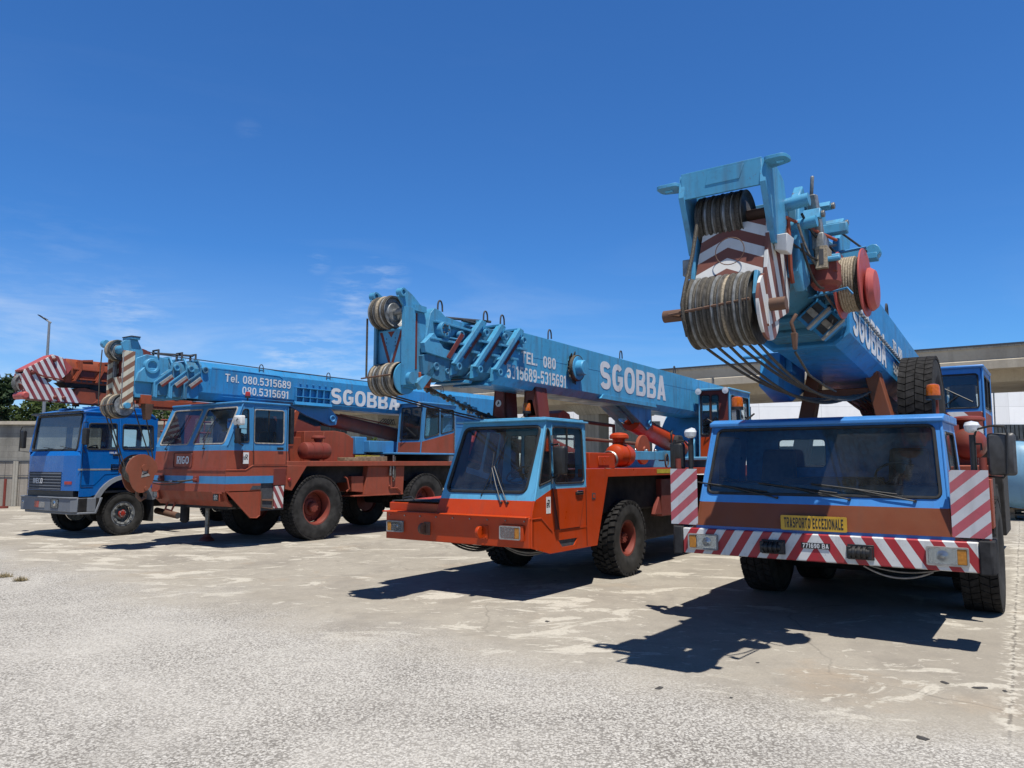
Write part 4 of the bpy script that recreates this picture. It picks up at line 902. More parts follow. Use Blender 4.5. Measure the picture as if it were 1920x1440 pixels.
# ---------------------------------------------------------------- CRANE: orange, low half cab
def crane_orange():
    rt = root('c3', 'mobile_crane', 'orange and pale blue mobile crane with a half-width cab and a plain orange bumper', 'crane', 'mobile cranes parked in a row')
    O, B = 'orange paint', 'pale blue paint'
    m = MB().mat(O); m.prism([(-1.25, 0), (1.24, 0), (1.25, .01), (1.25, .12), (-1.2, .25), (-1.28, .25)], 'z', .69, 1.075); m.prism([(-1.28, -.06), (1.24, -.06), (1.25, .1), (-1.28, .1)], 'z', 1.07, 1.09)
    bu = m.build('bumper', rt, .012)
    headlight(rt, -1.22, -.9, .79, .95, 0, -1, 'dusty grey'); headlight(rt, .81, 1.14, .79, .965, 0, 1, 'dusty grey', .045)
    m = MB().mat(O); m.box(.83, 1.18, -.035, 0, .78, .98); m.build('lamp_housing', bu, .008)
    for x, mt in ((-.5, 'rusty steel'), (.5, O)):
        m = MB().mat(mt); m.box(x - .02, x + .1, -.012, 0, .775, .955)
        m.lathe([(-.03, .03), (-.03, .075), (.02, .08), (.02, .03)], (x, -.05, .865), 'x', 20); m.prism([(0, .8), (-.06, .84), (-.06, .89), (0, .93)], 'x', x - .03, x + .02)
        for z in (.8, .93): m.cyl((x + .07, -.02, z), (x + .07, 0, z), .012, n=6)
        m.build('tow_eye', rt, .004)
    for k in range(9): MB().mat('steel').cyl((-1.18 + k * .295, -.012, 1.03), (-1.18 + k * .295, .0, 1.03), .011, n=6).build('bolt', bu)
    # low bonnet beside the cab
    m = MB().mat(O); m.prism([(.12, 1.07), (.12, 1.2), (.2, 1.215), (1.5, 1.26), (1.5, 1.07)], 'x', -1.3, -.33); m.mat('rubber').box(-1.28, -.3, .14, 1.4, 1.22, 1.232); m.build('bonnet', rt, .012)
    m = MB().mat('black plastic').tube([(-1.1, .2, 1.215), (-1.1, .2, 1.27), (-.98, .25, 1.28), (-.92, .25, 1.22)], .012); m.build('handle', rt)
    # cab
    XL, XR = -.31, 1.25
    def fy(z): return .05 + (.07 * min(1, max(0, (z - 1.07) / .2))) + max(0, z - 1.27) * .33
    def xr(z): return 1.25 - max(0, z - 1.4) * .045
    def xl(z): return XL - .04 + max(0, z - 1.07) * .12
    m = MB()
    m.panel([(xl(1.07), fy(1.07), 1.07), (xr(1.07), fy(1.07), 1.07), (xr(1.285), fy(1.285), 1.285), (xl(1.285), fy(1.285), 1.285)], [], .02, (0, -1, 0), O)
    a, b, c, d = [Vector(p) for p in ((xl(1.285), fy(1.285), 1.285), (xr(1.285), fy(1.285), 1.285), (xr(2.35), fy(2.35), 2.35), (xl(2.35), fy(2.35), 2.35))]
    def q(u, v): return a.lerp(b, u).lerp(d.lerp(c, u), v)
    ws = rp([q(.045, .095), q(.9, .1), q(.955, .925), q(.05, .925)], .09)
    m.panel([a, b, c, d], [ws], .02, (0, -1, 0), B)
    # near side: door opening stays closed by the door, so the skin runs round it
    f0 = lambda z: (xr(z), fy(z), z)
    m.panel([(1.25, .05, .69), (1.25, .51, .58), (1.25, 1.81, .58), (1.25, 2.17, 1.57), (1.25, 1.5, 1.57), (1.25, 1.5, 1.43), (1.25, .55, 1.43), (1.25, .12, 1.285), (1.25, .05, 1.07)], [[(1.25, .71, .74), (1.25, 1.24, .735), (1.25, 1.14, .64), (1.25, .82, .64)]], .02, (1, 0, 0), O)
    m.panel([(1.235, .7, .76), (1.235, 1.25, .755), (1.235, 1.25, .62), (1.235, .7, .62)], [], .01, (1, 0, 0), 'dark interior')
    up = [(1.25, .12, 1.285), (1.25, .55, 1.43), (1.25, 1.5, 1.43), (xr(2.35), 1.55, 2.35), f0(2.35)]
    pl = Vector((xr(2.35) - 1.25, 0, .92)).cross(Vector((0, 1, 0))).normalized()
    def S(y, z): return (xr(z), y, z)
    hd_ = rp([S(.63, 1.5), S(1.44, 1.5), S(1.43, 2.27), S(.63, 2.27)], .07)
    hq = rp([S(.5, 2.25), S(.555, 2.2), S(.545, 1.54), S(.24, 1.475)], .03)
    m.panel([S(.12, 1.285), S(.55, 1.43), S(1.5, 1.43), S(1.55, 2.35), S(fy(2.35), 2.35)], [hq, hd_], .02, (1, 0, 0), B)
    hl = rp([(XL + .05, .7, 1.5), (XL + .05, 1.4, 1.5), (XL + .1, 1.4, 2.25), (XL + .1, .7, 2.25)], .06)
    def T(y, z): return (XL - .04 + (z - 1.07) * .12, y, z)
    hl = rp([T(.6, 1.5), T(1.42, 1.5), T(1.42, 2.25), T(.68, 2.25)], .06)
    m.panel([T(.06, 1.07), T(1.55, 1.07), T(1.55, 2.35), T(fy(2.35), 2.35)], [hl], .02, (-1, 0, 0), 'maroon paint')
    hr = rp(rect(.15, 1.05, 1.55, 2.2, 1.55), .06); hr2 = rp(rect(-.1, .1, 1.55, 2.2, 1.55), .04)
    m.panel([(XL, 1.55, 1.07), (1.24, 1.55, 1.07), (xr(2.35), 1.55, 2.35), (XL + .12, 1.55, 2.35)], [hr, hr2], .02, (0, 1, 0), B)
    m.tube([q(1, 0), q(1, 1)], .016, 8, m=B); m.tube([(1.25, .05, .69), (1.25, .05, 1.07), (1.25, .12, 1.285)], .014, 8, m=O)
    m.box(XL, 1.2, .3, 1.5, 1.06, 1.09, 'dark interior'); m.mat(O).box(1.0, 1.255, .62, 1.5, .862, .885)
    m.tube([(1.253, .03, 1.06), (1.253, .28, 1.06), (1.253, .56, .87)], .008, 6, m=O)
    cab = m.build('cab', rt)
    r = MB().mat(B); r.prism([(XL + .02, fy(2.35) - .06), (1.24, fy(2.35) - .06), (1.24, 1.6), (XL + .02, 1.6)], 'z', 2.345, 2.375); r.prism([(XL + .08, .5), (1.18, .5), (1.18, 1.56), (XL + .08, 1.56)], 'z', 2.375, 2.4); r.build('roof', cab, .01)
    pane('windscreen', cab, ws, (0, -1, 0), 'windscreen glass', .022); pane('quarter_window', cab, hq, (1, 0, 0)); pane('window', cab, hl, (-1, 0, 0)); pane('rear_window', cab, hr, (0, 1, 0)); pane('rear_window', cab, hr2, (0, 1, 0))
    seat(cab, .75, 1.05, 1.2); steering(cab, (.72, .62, 1.62), R(30))
    ds = MB().mat('dusty grey'); ds.prism([(.16, 1.09), (.2, 1.42), (.5, 1.44), (.55, 1.3), (.55, 1.09)], 'x', XL + .04, 1.2); ds.build('dashboard', cab, .03)
    # door
    m = MB().mat(O); m.panel([(1.262, .57, 1.43), (1.262, 1.465, 1.43), (1.262, 1.28, .885), (1.262, .74, .885)], [], .012, (1, 0, 0)); dp = [(.57, 1.43), (.74, .885)]
    m.mat('maroon paint').panel([(1.2535, .56, 1.42), (1.2535, .6, 1.42), (1.2535, .78, .88), (1.2535, .64, .86)], [], .002, (1, 0, 0))
    m.mat(B).tube([(xr(z) + .004, y, z) for y, z in ((.575, 1.44), (.59, 1.9), (.61, 2.3), (1.47, 2.3), (1.475, 1.44))], .009, 6)
    m.tube([(1.256, y, z) for y, z in ((.565, 1.44), (.735, .878), (1.285, .878), (1.472, 1.44))], .005, 5, m='rubber seal'); m.tube([(1.254, 1.478, 1.43), (1.254, 1.5, .6)], .004, 5)
    do = m.build('door', rt)
    h = MB().mat('chrome'); h.box(1.275, 1.295, 1.18, 1.34, 1.36, 1.39); h.mat('black plastic').box(1.262, 1.28, 1.16, 1.37, 1.33, 1.375); h.build('handle', do, .005)
    for z in (1.5, 2.05):
        h = MB().mat('steel').cyl((1.255, .56, z), (1.255, .56, z + .1), .018, n=10); h.build('hinge', do)
    pane('window', do, hd_, (1, 0, 0)); h = MB().mat('rubber seal'); h.box(1.205, 1.222, 1.0, 1.03, 1.5, 2.27); h.build('window_bar', do)
    m = MB().mat('dark interior'); m.box(1.2505, 1.256, 1.66, 1.76, 1.25, 1.34); m.mat(O).box(1.256, 1.258, 1.68, 1.74, 1.27, 1.32); m.build('vent', rt)
    m = MB().mat('white paint').box(1.2505, 1.253, .41, .52, 1.11, 1.33); m.text('R', .1, .055, (1.2545, .472, 1.24), (0, 1, 0), (0, 0, 1), 'black lettering', .2, .0008); m.text('E', .06, .03, (1.2545, .432, 1.22), (0, 1, 0), (0, 0, 1), 'black lettering', .2, .0008); m.build('sticker', rt)
    p0 = q(.74, -.03)
    wiper(rt, p0, q(.52, .42), q(.6, .8)); wiper(rt, p0 + Vector((-.1, 0, 0)), q(.5, .4), q(.52, .2))
    mirror(rt, (1.33, 1.5, 1.62, 2.0), [[(1.25, .56, 2.02), (1.4, .5, 2.03), (1.42, .48, 1.98), (1.42, .46, 1.64), (1.38, .5, 1.6), (1.25, .56, 1.58)]], .48, name='mirror')
    # chassis, deck
    frame_rails(rt, 9.5, 1.6, 1.25, 'underbody')
    m = MB().mat(O); m.box(1.1, 1.25, 1.52, 9.5, 1.57, 1.69); m.box(-1.25, -1.1, 1.52, 9.5, 1.57, 1.69); m.box(-1.1, 1.1, 1.6, 9.5, 1.64, 1.68); m.mat('yellow paint').box(1.251, 1.254, 3.95, 5.1, 1.6, 1.67); m.build('deck', rt, .008)
    m = MB().mat('underbody'); m.box(-1.05, 1.05, 2.0, 5.5, 1.0, 1.6); m.box(-.8, .75, 1.6, 6.5, .5, .9); m.box(-1.1, 1.1, 8.3, 9.4, .4, 1.5); m.box(-1.0, .95, 4.0, 6.3, .45, 1.2); m.build('gearbox', rt, .03)
    m = MB().mat('maroon paint'); m.box(.7, 1.15, 4.35, 5.3, .85, 1.5); m.mat('red oxide paint'); m.prism([(4.0, .9), (4.2, 1.2), (4.3, .9)], 'x', 1.1, 1.18); m.build('tool_box', rt, .012)
    h0 = make_wheel(rt, .595, .4, .27, 'block', 'red oxide paint', 'red oxide paint'); first = True
    for y in (2.93, 7.4):
        for s in (1, -1):
            o = h0 if first else copy_tree(h0, rt); first = False
            put(o, s * 1.04, y, .595, s < 0, random.random() * 6)
        axle(rt, y, .595, .9)
    m = MB().mat('black plastic')
    for k in range(4): m.tube(sag((-.3 + .04 * k, .2, .74), (.55, .4 + .1 * k, .72), .16 - .025 * k, 12), .016, 6)
    for k in range(4): m.tube(sag((.4, .5, .7), (1.05 - .1 * k, .9 + .2 * k, .62), .1 + .03 * k, 12), .012, 6, m='dusty grey' if k % 2 else 'black plastic')
    m.build('hose', rt)
    # things on the deck
    m = MB().mat(O); m.box(.62, 1.2, 1.68, 2.5, 1.7, 1.93); m.box(1.2, 1.215, 1.95, 2.3, 1.74, 1.88); m.prism([(1.7, 1.93), (1.75, 2.15), (2.6, 1.95)], 'x', -.4, .55); m.build('engine_cover', rt, .03)
    m = MB().mat(O); m.lathe([(-.28, .0001), (-.27, .1), (-.22, .165), (-.15, .185), (.17, .185), (.24, .165), (.29, .1), (.3, .0001)], (1.0, 3.08, 1.9), 'y', 32); m.lathe([(-.01, .187), (-.01, .195), (.02, .195), (.02, .187)], (1.0, 3.08, 1.9), 'y', 32); m.mat('steel')
    for k in range(2): m.tube([(.98 + .14 * math.cos(t), 2.72 + .03 * k, 1.82 + .14 * math.sin(t)) for t in [2 * PI * i / 24 for i in range(24)]], .014, 6, True)
    m.build('air_tank', rt); mushroom(rt, 1.0, 3.05, 2.06, 2.27, .16, O)
    m = MB().mat('jib orange paint'); m.lathe([(-.03, .27), (.03, .27), (.035, .06), (.06, .05), (.06, .0001)], (.62, 4.75, 2.02), 'x', 36); m.build('pulley_disc', rt, .006)
    m = MB().mat('boom blue paint'); m.box(.86, .95, 3.6, 5.2, 1.83, 1.98); m.box(.84, .97, 4.95, 5.25, 1.81, 2.0)
    for y in (3.85, 4.3, 4.7): m.cyl((.9, y, 1.98), (.9, y, 2.02), .035, n=8, m='chrome')
    m.build('outrigger_beam', rt, .006)
    m = MB().mat('wire rope'); m.tube([(.99 + .0, 4.98 + .07 * math.cos(t), 1.82 + .12 * math.sin(t)) for t in [2 * PI * i / 16 for i in range(16)]], .016, 6, True); m.mat('cab blue paint').tube([(.99, 5.0, 1.72), (.99, 5.05, 1.6), (.99, 4.95, 1.55), (.99, 4.9, 1.6)], .028, 8); m.build('chain_hook', rt)
    m = MB().mat('rusty steel'); m.tube([(-.2, 3.0, 1.7), (-.2, 3.0, 2.55), (-.2, 5.2, 2.5), (-.2, 5.2, 1.7)], .035, 8); m.tube([(.2, 3.0, 1.7), (.2, 3.0, 2.2), (.2, 5.4, 2.15)], .03, 8); m.tube([(-.2, 3., 2.2), (-.2, 5.2, 2.2)], .02); m.mat('jib orange paint').prism([(2.85, 2.5), (3.3, 2.5), (3.25, 2.62), (3.05, 2.68), (2.9, 2.62)], 'x', -.35, -.05); m.build('deck_rail', rt)
    # boom rest: two posts
    m = MB().mat('maroon paint')
    for s, p in ((-1, [(-.58, 1.68), (-.2, 1.68), (-.27, 2.98), (-.46, 2.98)]), (1, [(.02, 1.68), (.47, 1.68), (.3, 3.0), (.12, 2.98)])):
        hole = [] if s < 0 else [[(.13, 1.6, 2.5), (.32, 1.6, 2.5), (.25, 1.6, 2.75), (.17, 1.6, 2.75)]]
        m.panel([(x, 1.6, z) for x, z in p], hole, .03, (0, -1, 0)); m.panel([(x, 1.9, z) for x, z in p], [], .03, (0, -1, 0))
        i = (1, 2); m.panel([(p[1][0], 1.6, p[1][1]), (p[1][0], 1.9, p[1][1]), (p[2][0], 1.9, p[2][1]), (p[2][0], 1.6, p[2][1])], [], .03, (1, 0, 0)); m.panel([(p[0][0], 1.6, p[0][1]), (p[0][0], 1.9, p[0][1]), (p[3][0], 1.9, p[3][1]), (p[3][0], 1.6, p[3][1])], [], .03, (-1, 0, 0))
        m.box(p[3][0], p[2][0], 1.6, 1.9, p[2][1] - .04, p[2][1] - .01)
    m.mat('white paint').lathe([(0, .001), (0, .055), (.004, .055)], (-.385, 1.594, 2.72), 'y', 24); m.mat('black lettering').prism([(-.41, 2.69), (-.36, 2.72), (-.385, 2.76)], 'y', 1.5895, 1.593); m.build('boom_rest', rt)
    beacon(rt, (.22, 1.5, 2.55), .15, .062, rod=.16)
    m = MB().mat('steel').lathe([(0, .06), (.05, .05), (.09, .0001)], (.25, 1.35, 2.4), 'z', 14); m.build('roof_lamp', rt)
    # turntable, operator's cab, lift cylinder
    m = MB().mat('pale blue paint'); m.cyl((0, 7.3, 1.68), (0, 7.3, 1.85), .85, n=40); m.prism([(7.9, 1.85), (7.9, 2.05), (8.3, 2.5), (8.9, 3.1), (9.9, 3.1), (10.2, 1.85)], 'x', -.6, .32); m.box(-1.1, 1.15, 6.6, 9.9, 1.83, 1.9)
    m.cyl((.5, 9.2, 2.75), (1.0, 9.2, 2.75), .22, n=24); m.build('turntable', rt, .015)
    oc = op_cab(rt, .46, 1.14, 8.0, 9.4, 1.9, 3.36, .3, 'pale blue paint', O, 0, .05, (.49, 1.1), 'maroon paint', [(.5, .7), (.74, .9)])
    m = MB().mat(O); m.cyl((.05, 5.45, 2.6), (.05, 7.95, 2.1), .195, n=28); m.mat('chrome').cyl((0, 5.2, 2.66), (0, 5.5, 2.6), .1, n=20); m.mat('black plastic').tube([(.2, 7.1, 2.45), (.24, 6.95, 2.36), (.24, 6.95, 2.2)], .03, 8); m.build('lift_cylinder', rt)
    m = MB().mat('rubber'); m.prism([(5.35, 1.7), (5.35, 2.2), (5.42, 2.3), (5.62, 2.3), (5.7, 2.2), (5.7, 1.7)], 'x', .95, 1.05); m.build('mirror_back', rt, .03)
    m = MB().mat('black plastic').tube([(1.1, 5.95, 1.7), (1.1, 5.95, 2.3)], .03, 8); m.mat('lamp lens').lathe([(-.02, .03), (0, .08), (.06, .09), (.12, .06), (.14, .0001)], (1.1, 5.95, 2.32), 'z', 16); m.build('marker_lamp', rt)
    m = MB().mat('underbody')
    for k in range(14):
        a = random.uniform(8.2, 9.4); m.tube([(random.uniform(.3, 1.2), a, 2.5), (random.uniform(.4, 1.3), a + .2, 2.6 + random.uniform(0, .35)), (random.uniform(.4, 1.3), a + .5, 2.5)], .022, 5)
    m.build('hose', rt)
    # ---- boom (slanted section ends)
    zb, zt = 2.945, 3.735; sl = .0125
    def sect(m, w, k, y1, e=0.):
        b, t = (.47 - .45 * k, 2.9 + .03 * k), (1.17 - .42 * k, 3.735 - .02 * k)
        z0, z1 = zb + .03 * k, zt - .02 * k
        prof = [(b[0] - .06, z0), (b[0], z0 + .1), (t[0], z1), (y1, z1 - sl * (y1 - t[0])), (y1, z0 - sl * (y1 - .5))]
        m.prism([(b[0], z0 + .07), (t[0], z1), (y1, z1 - sl * (y1 - t[0])), (y1, z0 + .07 - sl * (y1 - .5))], 'x', -w, w)
        m.prism([(b[0] - .1, z0 - .04), (b[0], z0 + .07), (y1, z0 + .07 - sl * (y1 - .5)), (y1, z0 - .04 - sl * (y1 - .5))], 'x', -w * .72, w * .72)
        for s in (-1, 1):
            x0, x1 = w * .72, w
            m.hexa([(s * x0, b[0] - .1, z0 - .04), (s * x1, b[0], z0 + .07), (s * x1, y1, z0 + .07 - sl * (y1 - .5)), (s * x0, y1, z0 - .04 - sl * (y1 - .5)), (s * x0, b[0] - .02, z0 + .05), (s * x1 * .999, b[0] + .02, z0 + .09), (s * x1 * .999, y1, z0 + .09 - sl * (y1 - .5)), (s * x0, y1, z0 + .1 - sl * (y1 - .5))])
    m = MB().mat('boom blue paint'); sect(m, .35, 0, 11.0); m.box(.35, .353, 1.3, 10.5, 3.385, 3.393)
    m.prism([(3.62, 2.905), (3.72, 2.985), (5.9, 2.96), (5.98, 2.88)], 'x', -.365, .372); bo = m.build('boom', rt, .012)
    for y in (2.25, 4.1, 7.9): MB().mat('boom blue paint').box(.35, .353, y, y + .012, 3.05, 3.69 - .012 * y).build('weld_seam', bo)
    MB.sign(bo, 'SGOBBA', .5, 2.83, (.3555, 5.05, 3.315), (0, 1, -.012), (0, .012, 1), 'white lettering', .21)
    MB.sign(bo, 'TEL.  080', .18, .98, (.3545, 1.65, 3.355), (0, 1, -.012), (0, .012, 1), 'white lettering', .18); MB.sign(bo, '5315689-5315691', .2, 1.68, (.3545, 1.62, 3.1), (0, 1, -.012), (0, .012, 1), 'white lettering', .17, gap=.13)
    m = MB().mat('shaded grimy blue paint'); sect(m, .315, 1, 1.2); sect(m, .28, 2, .8); sect(m, .25, 3, .4); m.build('boom_section', bo, .01)
    for k in range(3):                                              # collar plates that close each section
        m = MB(); w = .375 - .03 * k; dy = -.43 * k
        for s in (-1, 1):
            xx = sorted((s * w, s * (w - .05)))
            m.mat('boom blue paint').prism([(.4 + dy, 2.93), (.53 + dy, 2.97), (.56 + dy, 3.06), (1.14 + dy, 3.66), (1.2 + dy, 3.75), (1.04 + dy, 3.77), (.42 + dy, 3.1)], 'x', *xx)
            if s > 0:
                m.mat('maroon paint').prism([(.66 + dy, 3.2), (.71 + dy, 3.18), (1.08 + dy, 3.57), (1.04 + dy, 3.6)], 'x', w + .001, w + .004)
                m.mat('head blue paint').prism([(.4 + dy, 3.09), (.46 + dy, 3.08), (1.1 + dy, 3.74), (1.03 + dy, 3.77)], 'x', w, w + .05)
                ring_boss(m, (w + .01, .52 + dy, 3.06), .05); ring_boss(m, (w + .01, 1.13 + dy, 3.6), .055); m.box(w, w + .06, 1.0 + dy, 1.2 + dy, 3.45, 3.48); m.box(w, w + .05, .84 + dy, .98 + dy, 3.28, 3.31)
        m.mat('boom blue paint').prism([(1.02 + dy, 3.74), (1.18 + dy, 3.74), (1.18 + dy, 3.77), (1.02 + dy, 3.77)], 'x', -w, w); m.prism([(.3 + dy, 2.87), (.5 + dy, 2.87), (.52 + dy, 2.91), (.36 + dy, 2.91)], 'x', -w * .74, w * .74)
        m.build('collar', bo, .008)
    # tip section with bosses and pockets
    m = MB().mat('head blue paint')
    m.prism([(-.92, 3.24), (-.8, 3.72), (-.72, 3.8), (-.6, 3.78), (-.5, 3.72), (.05, 3.68), (-.3, 3.2)], 'x', -.25, .25)
    m.prism([(-.98, 3.18), (-1.0, 3.3), (-.82, 3.45), (-.62, 3.27), (-.25, 3.22), (-.3, 3.12)], 'x', .25, .33); m.prism([(-.98, 3.18), (-1.0, 3.3), (-.82, 3.45), (-.62, 3.27), (-.25, 3.22), (-.3, 3.12)], 'x', -.33, -.25)
    m.prism([(-.9, 3.36), (-.05, 3.36), (-.03, 3.39), (-.9, 3.39)], 'x', .25, .34); m.prism([(-.75, 3.6), (.0, 3.58), (0, 3.61), (-.75, 3.63)], 'x', .25, .31)
    m.mat('maroon paint').prism([(-.58, 3.16), (-.5, 3.14), (-.2, 3.5), (-.28, 3.52)], 'x', .335, .345)
    m.mat('head blue paint'); ring_boss(m, (.25, -.62, 3.52), .1, h=.11); ring_boss(m, (.28, -.25, 3.5), .055, h=.06); m.tube([(.33, -.62, 3.42), (.33, -.3, 3.43), (.33, -.25, 3.46)], .012)
    for t in range(6): m.box(.36, .375, -.62 + .06 * math.cos(t) - .012, -.62 + .06 * math.cos(t) + .012, 3.52 + .06 * math.sin(t) - .012, 3.52 + .06 * math.sin(t) + .012, 'dark interior')
    m.build('tip_section', bo, .01)
    m = MB().mat('shaded grimy blue paint'); m.prism([(-.98, 2.9), (-1.0, 3.14), (-.85, 3.2), (-.2, 3.14), (-.3, 2.95), (-.62, 2.83)], 'x', -.3, .3); ring_boss(m, (.3, -.74, 3.02), .055, h=.02); ring_boss(m, (.3, -.52, 2.98), .04, h=.02); m.build('tip_box', bo, .012)
    m = MB().mat('jib orange paint'); m.lathe([(-.03, .04), (-.03, .21), (-.012, .225), (0, .2), (.012, .225), (.03, .21), (.03, .04)], (.03, -.62, 3.6), 'x', 32); m.build('sheave', bo)
    for x, y, z in ((.2, -.55, 3.78), (.3, .33, 3.77), (.3, .74, 3.78), (.33, 2.0, 3.74), (.33, 4.5, 3.7), (.33, 7.0, 3.67), (.33, 9.3, 3.64)): hoop(bo, x, y, z, .15, .11)
    m = MB().mat('dark interior').tube([(.2, -.42, 3.72), (.26, .5, 3.8)], .02, 6); m.box(.2, .28, -.1, .3, 3.72, 3.74); m.build('rope_roller', bo)
    m = MB().mat('boom blue paint'); C = Vector((.36, 2.7, 3.34)); m.lathe([(-.02, .2), (.09, .2), (.1, .19), (.1, .13), (.2, .125), (.22, .11), (.22, .0001)], C, 'x', 36); m.build('hose_drum', bo)
    m = MB().mat('wire rope')
    for k in range(5): m.tube([C + Vector((.03 + .014 * k, .208 * math.cos(a), .208 * math.sin(a))) for a in [2 * PI * i / 30 for i in range(30)]], .011, 6, True)
    for k in range(16): a = random.uniform(1.6, 4.6); m.tube([C + Vector((.02, .2 * math.cos(a), .2 * math.sin(a))), C + Vector((.05, .27 * math.cos(a + .1), .27 * math.sin(a + .1))), C + Vector((.02, .2 * math.cos(a + .25), .2 * math.sin(a + .25)))], .012, 5)
    m.build('cable', bo)
    m = MB().mat('boom blue paint'); m.prism([(4.55, 2.93), (5.95, 2.93), (5.95, 2.5), (5.78, 2.42), (5.6, 2.5)], 'x', .12, .26); m.prism([(4.55, 2.93), (5.95, 2.93), (5.95, 2.5), (5.78, 2.42), (5.6, 2.5)], 'x', -.26, -.12); m.hexa([(-.12, 5.55, 2.5), (.12, 5.55, 2.5), (.12, 5.65, 2.55), (-.12, 5.65, 2.55), (-.12, 4.55, 2.9), (.12, 4.55, 2.9), (.12, 4.7, 2.93), (-.12, 4.7, 2.93)]); ring_boss(m, (.26, 5.8, 2.56), .06); m.build('cylinder_bracket', bo, .01)
    # ---- boom head
    H = MB().mat('head blue paint')
    for x in (-.27, .2):
        H.prism([(-1.27, 2.72), (-1.27, 3.72), (-1.38, 3.84), (-1.36, 3.95), (-1.26, 3.96), (-1.12, 3.9), (-.92, 3.76), (-.86, 3.6), (-.88, 3.0), (-.95, 2.78), (-1.05, 2.7)], 'x', x, x + .03)
        H.box(x - .01 if x < 0 else x, x + .06 if x > 0 else x + .03, -1.29, -1.1, 2.74, 3.73)
        H.lathe([(-.03, .03), (-.03, .055), (.06, .055), (.06, .03), (.03, .03)], (x + .01, -1.33, 3.9), 'x', 20)
    H.box(.18, .27, -1.12, -.9, 3.7, 3.78); H.box(-.27, .23, -1.0, -.95, 3.75, 3.8); H.prism([(-1.1, 2.78), (-.75, 3.05), (-.72, 2.98), (-1.0, 2.7)], 'x', .22, .3)
    H.mat('maroon paint').prism([(-1.085, 2.96), (-1.085, 3.68), (-1.035, 3.68), (-1.035, 2.96)], 'x', .231, .235)
    H.mat('head blue paint').panel(rect(-.24, .2, 3.0, 3.46, -1.24), [], .02, (0, -1, 0))
    for s in (-1, 1): H.mat('maroon paint').panel([(s * .0 - .02, -1.243, 3.03), (s * .04 - .02, -1.243, 3.02), (s * .2 - .02, -1.243, 3.44), (s * .155 - .02, -1.243, 3.44)], [], .002, (0, -1, 0))
    H.panel([(-.02, -1.243, 3.36), (.04, -1.243, 3.44), (-.08, -1.243, 3.44)], [], .002, (0, -1, 0))
    for k in range(4):
        for xx in (-.1, .05): H.mat('dark interior').cyl((xx, -1.245, 3.2 + .05 * k), (xx, -1.235, 3.2 + .05 * k), .008, n=8)
    hd = H.build('boom_head', rt, .008)
    sheaves(hd, 3, -.22, .08, -1.27, 3.68, .2, None, ('wire rope', 'pale rope'), ('sheave grey', 'sheave steel')); sheaves(hd, 5, -.25, .16, -1.22, 2.83, .205, None, ('pale rope', 'wire rope'), ('sheave steel', 'sheave grey'))
    m = MB().mat('sheave grey'); m.cyl((-.36, -1.27, 3.66), (.2, -1.27, 3.68), .04, n=16); m.build('axle_pin', hd)
    m = MB().mat('head blue paint'); m.cyl((.16, -1.2, 2.83), (.32, -1.2, 2.83), .075, n=20); m.lathe([(0, .0001), (0, .2), (.02, .2), (.02, .0001)], (.175, -1.2, 2.83), 'x', 30); m.build('axle_pin', hd)
    m = MB().mat('rusty steel'); m.tube([(-.34, -1.44, 2.84), (.17, -1.44, 2.86)], .01); m.cyl((-.34, -1.22, 2.78), (-.27, -1.22, 2.78), .04, n=10); m.box(-.25, .17, -1.27, -1.2, 2.985, 3.02, 'black plastic'); m.build('rope_guard', hd)
    m = MB().mat('wire rope').tube([(-.25, -1.44, 3.6), (-.27, -1.42, 3.2), (-.27, -1.42, 2.85)], .013); m.build('head_rope', hd)
    m = MB().mat('jib orange paint'); m.hexa([(.1, -1.0, 2.8), (.26, -1.0, 2.8), (.26, -.8, 2.74), (.1, -.8, 2.74), (.1, -1.0, 2.93), (.26, -1.0, 2.93), (.26, -.76, 2.9), (.1, -.76, 2.9)]); m.cyl((.18, -1.14, 2.85), (.18, -1.0, 2.86), .03, n=10, m='rusty steel'); m.build('rope_socket', hd, .012)
    m = MB().mat('wire rope')
    for k in range(2): m.tube(sag((-.2 + .1 * k, -1.15, 2.64), (-.75 + .2 * k, 1.55, 2.46), .012, 14), .012, 6)
    for k in range(3): m.tube(sag((.15 + .03 * k, -.85, 2.78), (-.5 + .12 * k, 1.6, 2.46), .015 + .02 * k, 16), .011, 6)
    m.build('hoist_rope', rt)
    m = MB().mat('steel')
    for k in range(70):
        t = k / 70; p = Vector((.14, -.75, 2.74)).lerp(Vector((-.45, 1.5, 2.47)), t) + Vector((random.uniform(-.05, .05), 0, random.uniform(-.05, .05))) * (1 if t > .3 else .4)
        m.lathe([(-.012, .01), (-.012, .03), (.012, .03), (.012, .01)], p, random.choice('xyz'), 8, random.choice(('wire rope', 'steel', 'boom blue paint')))
    m.build('chain', rt)
crane_orange()

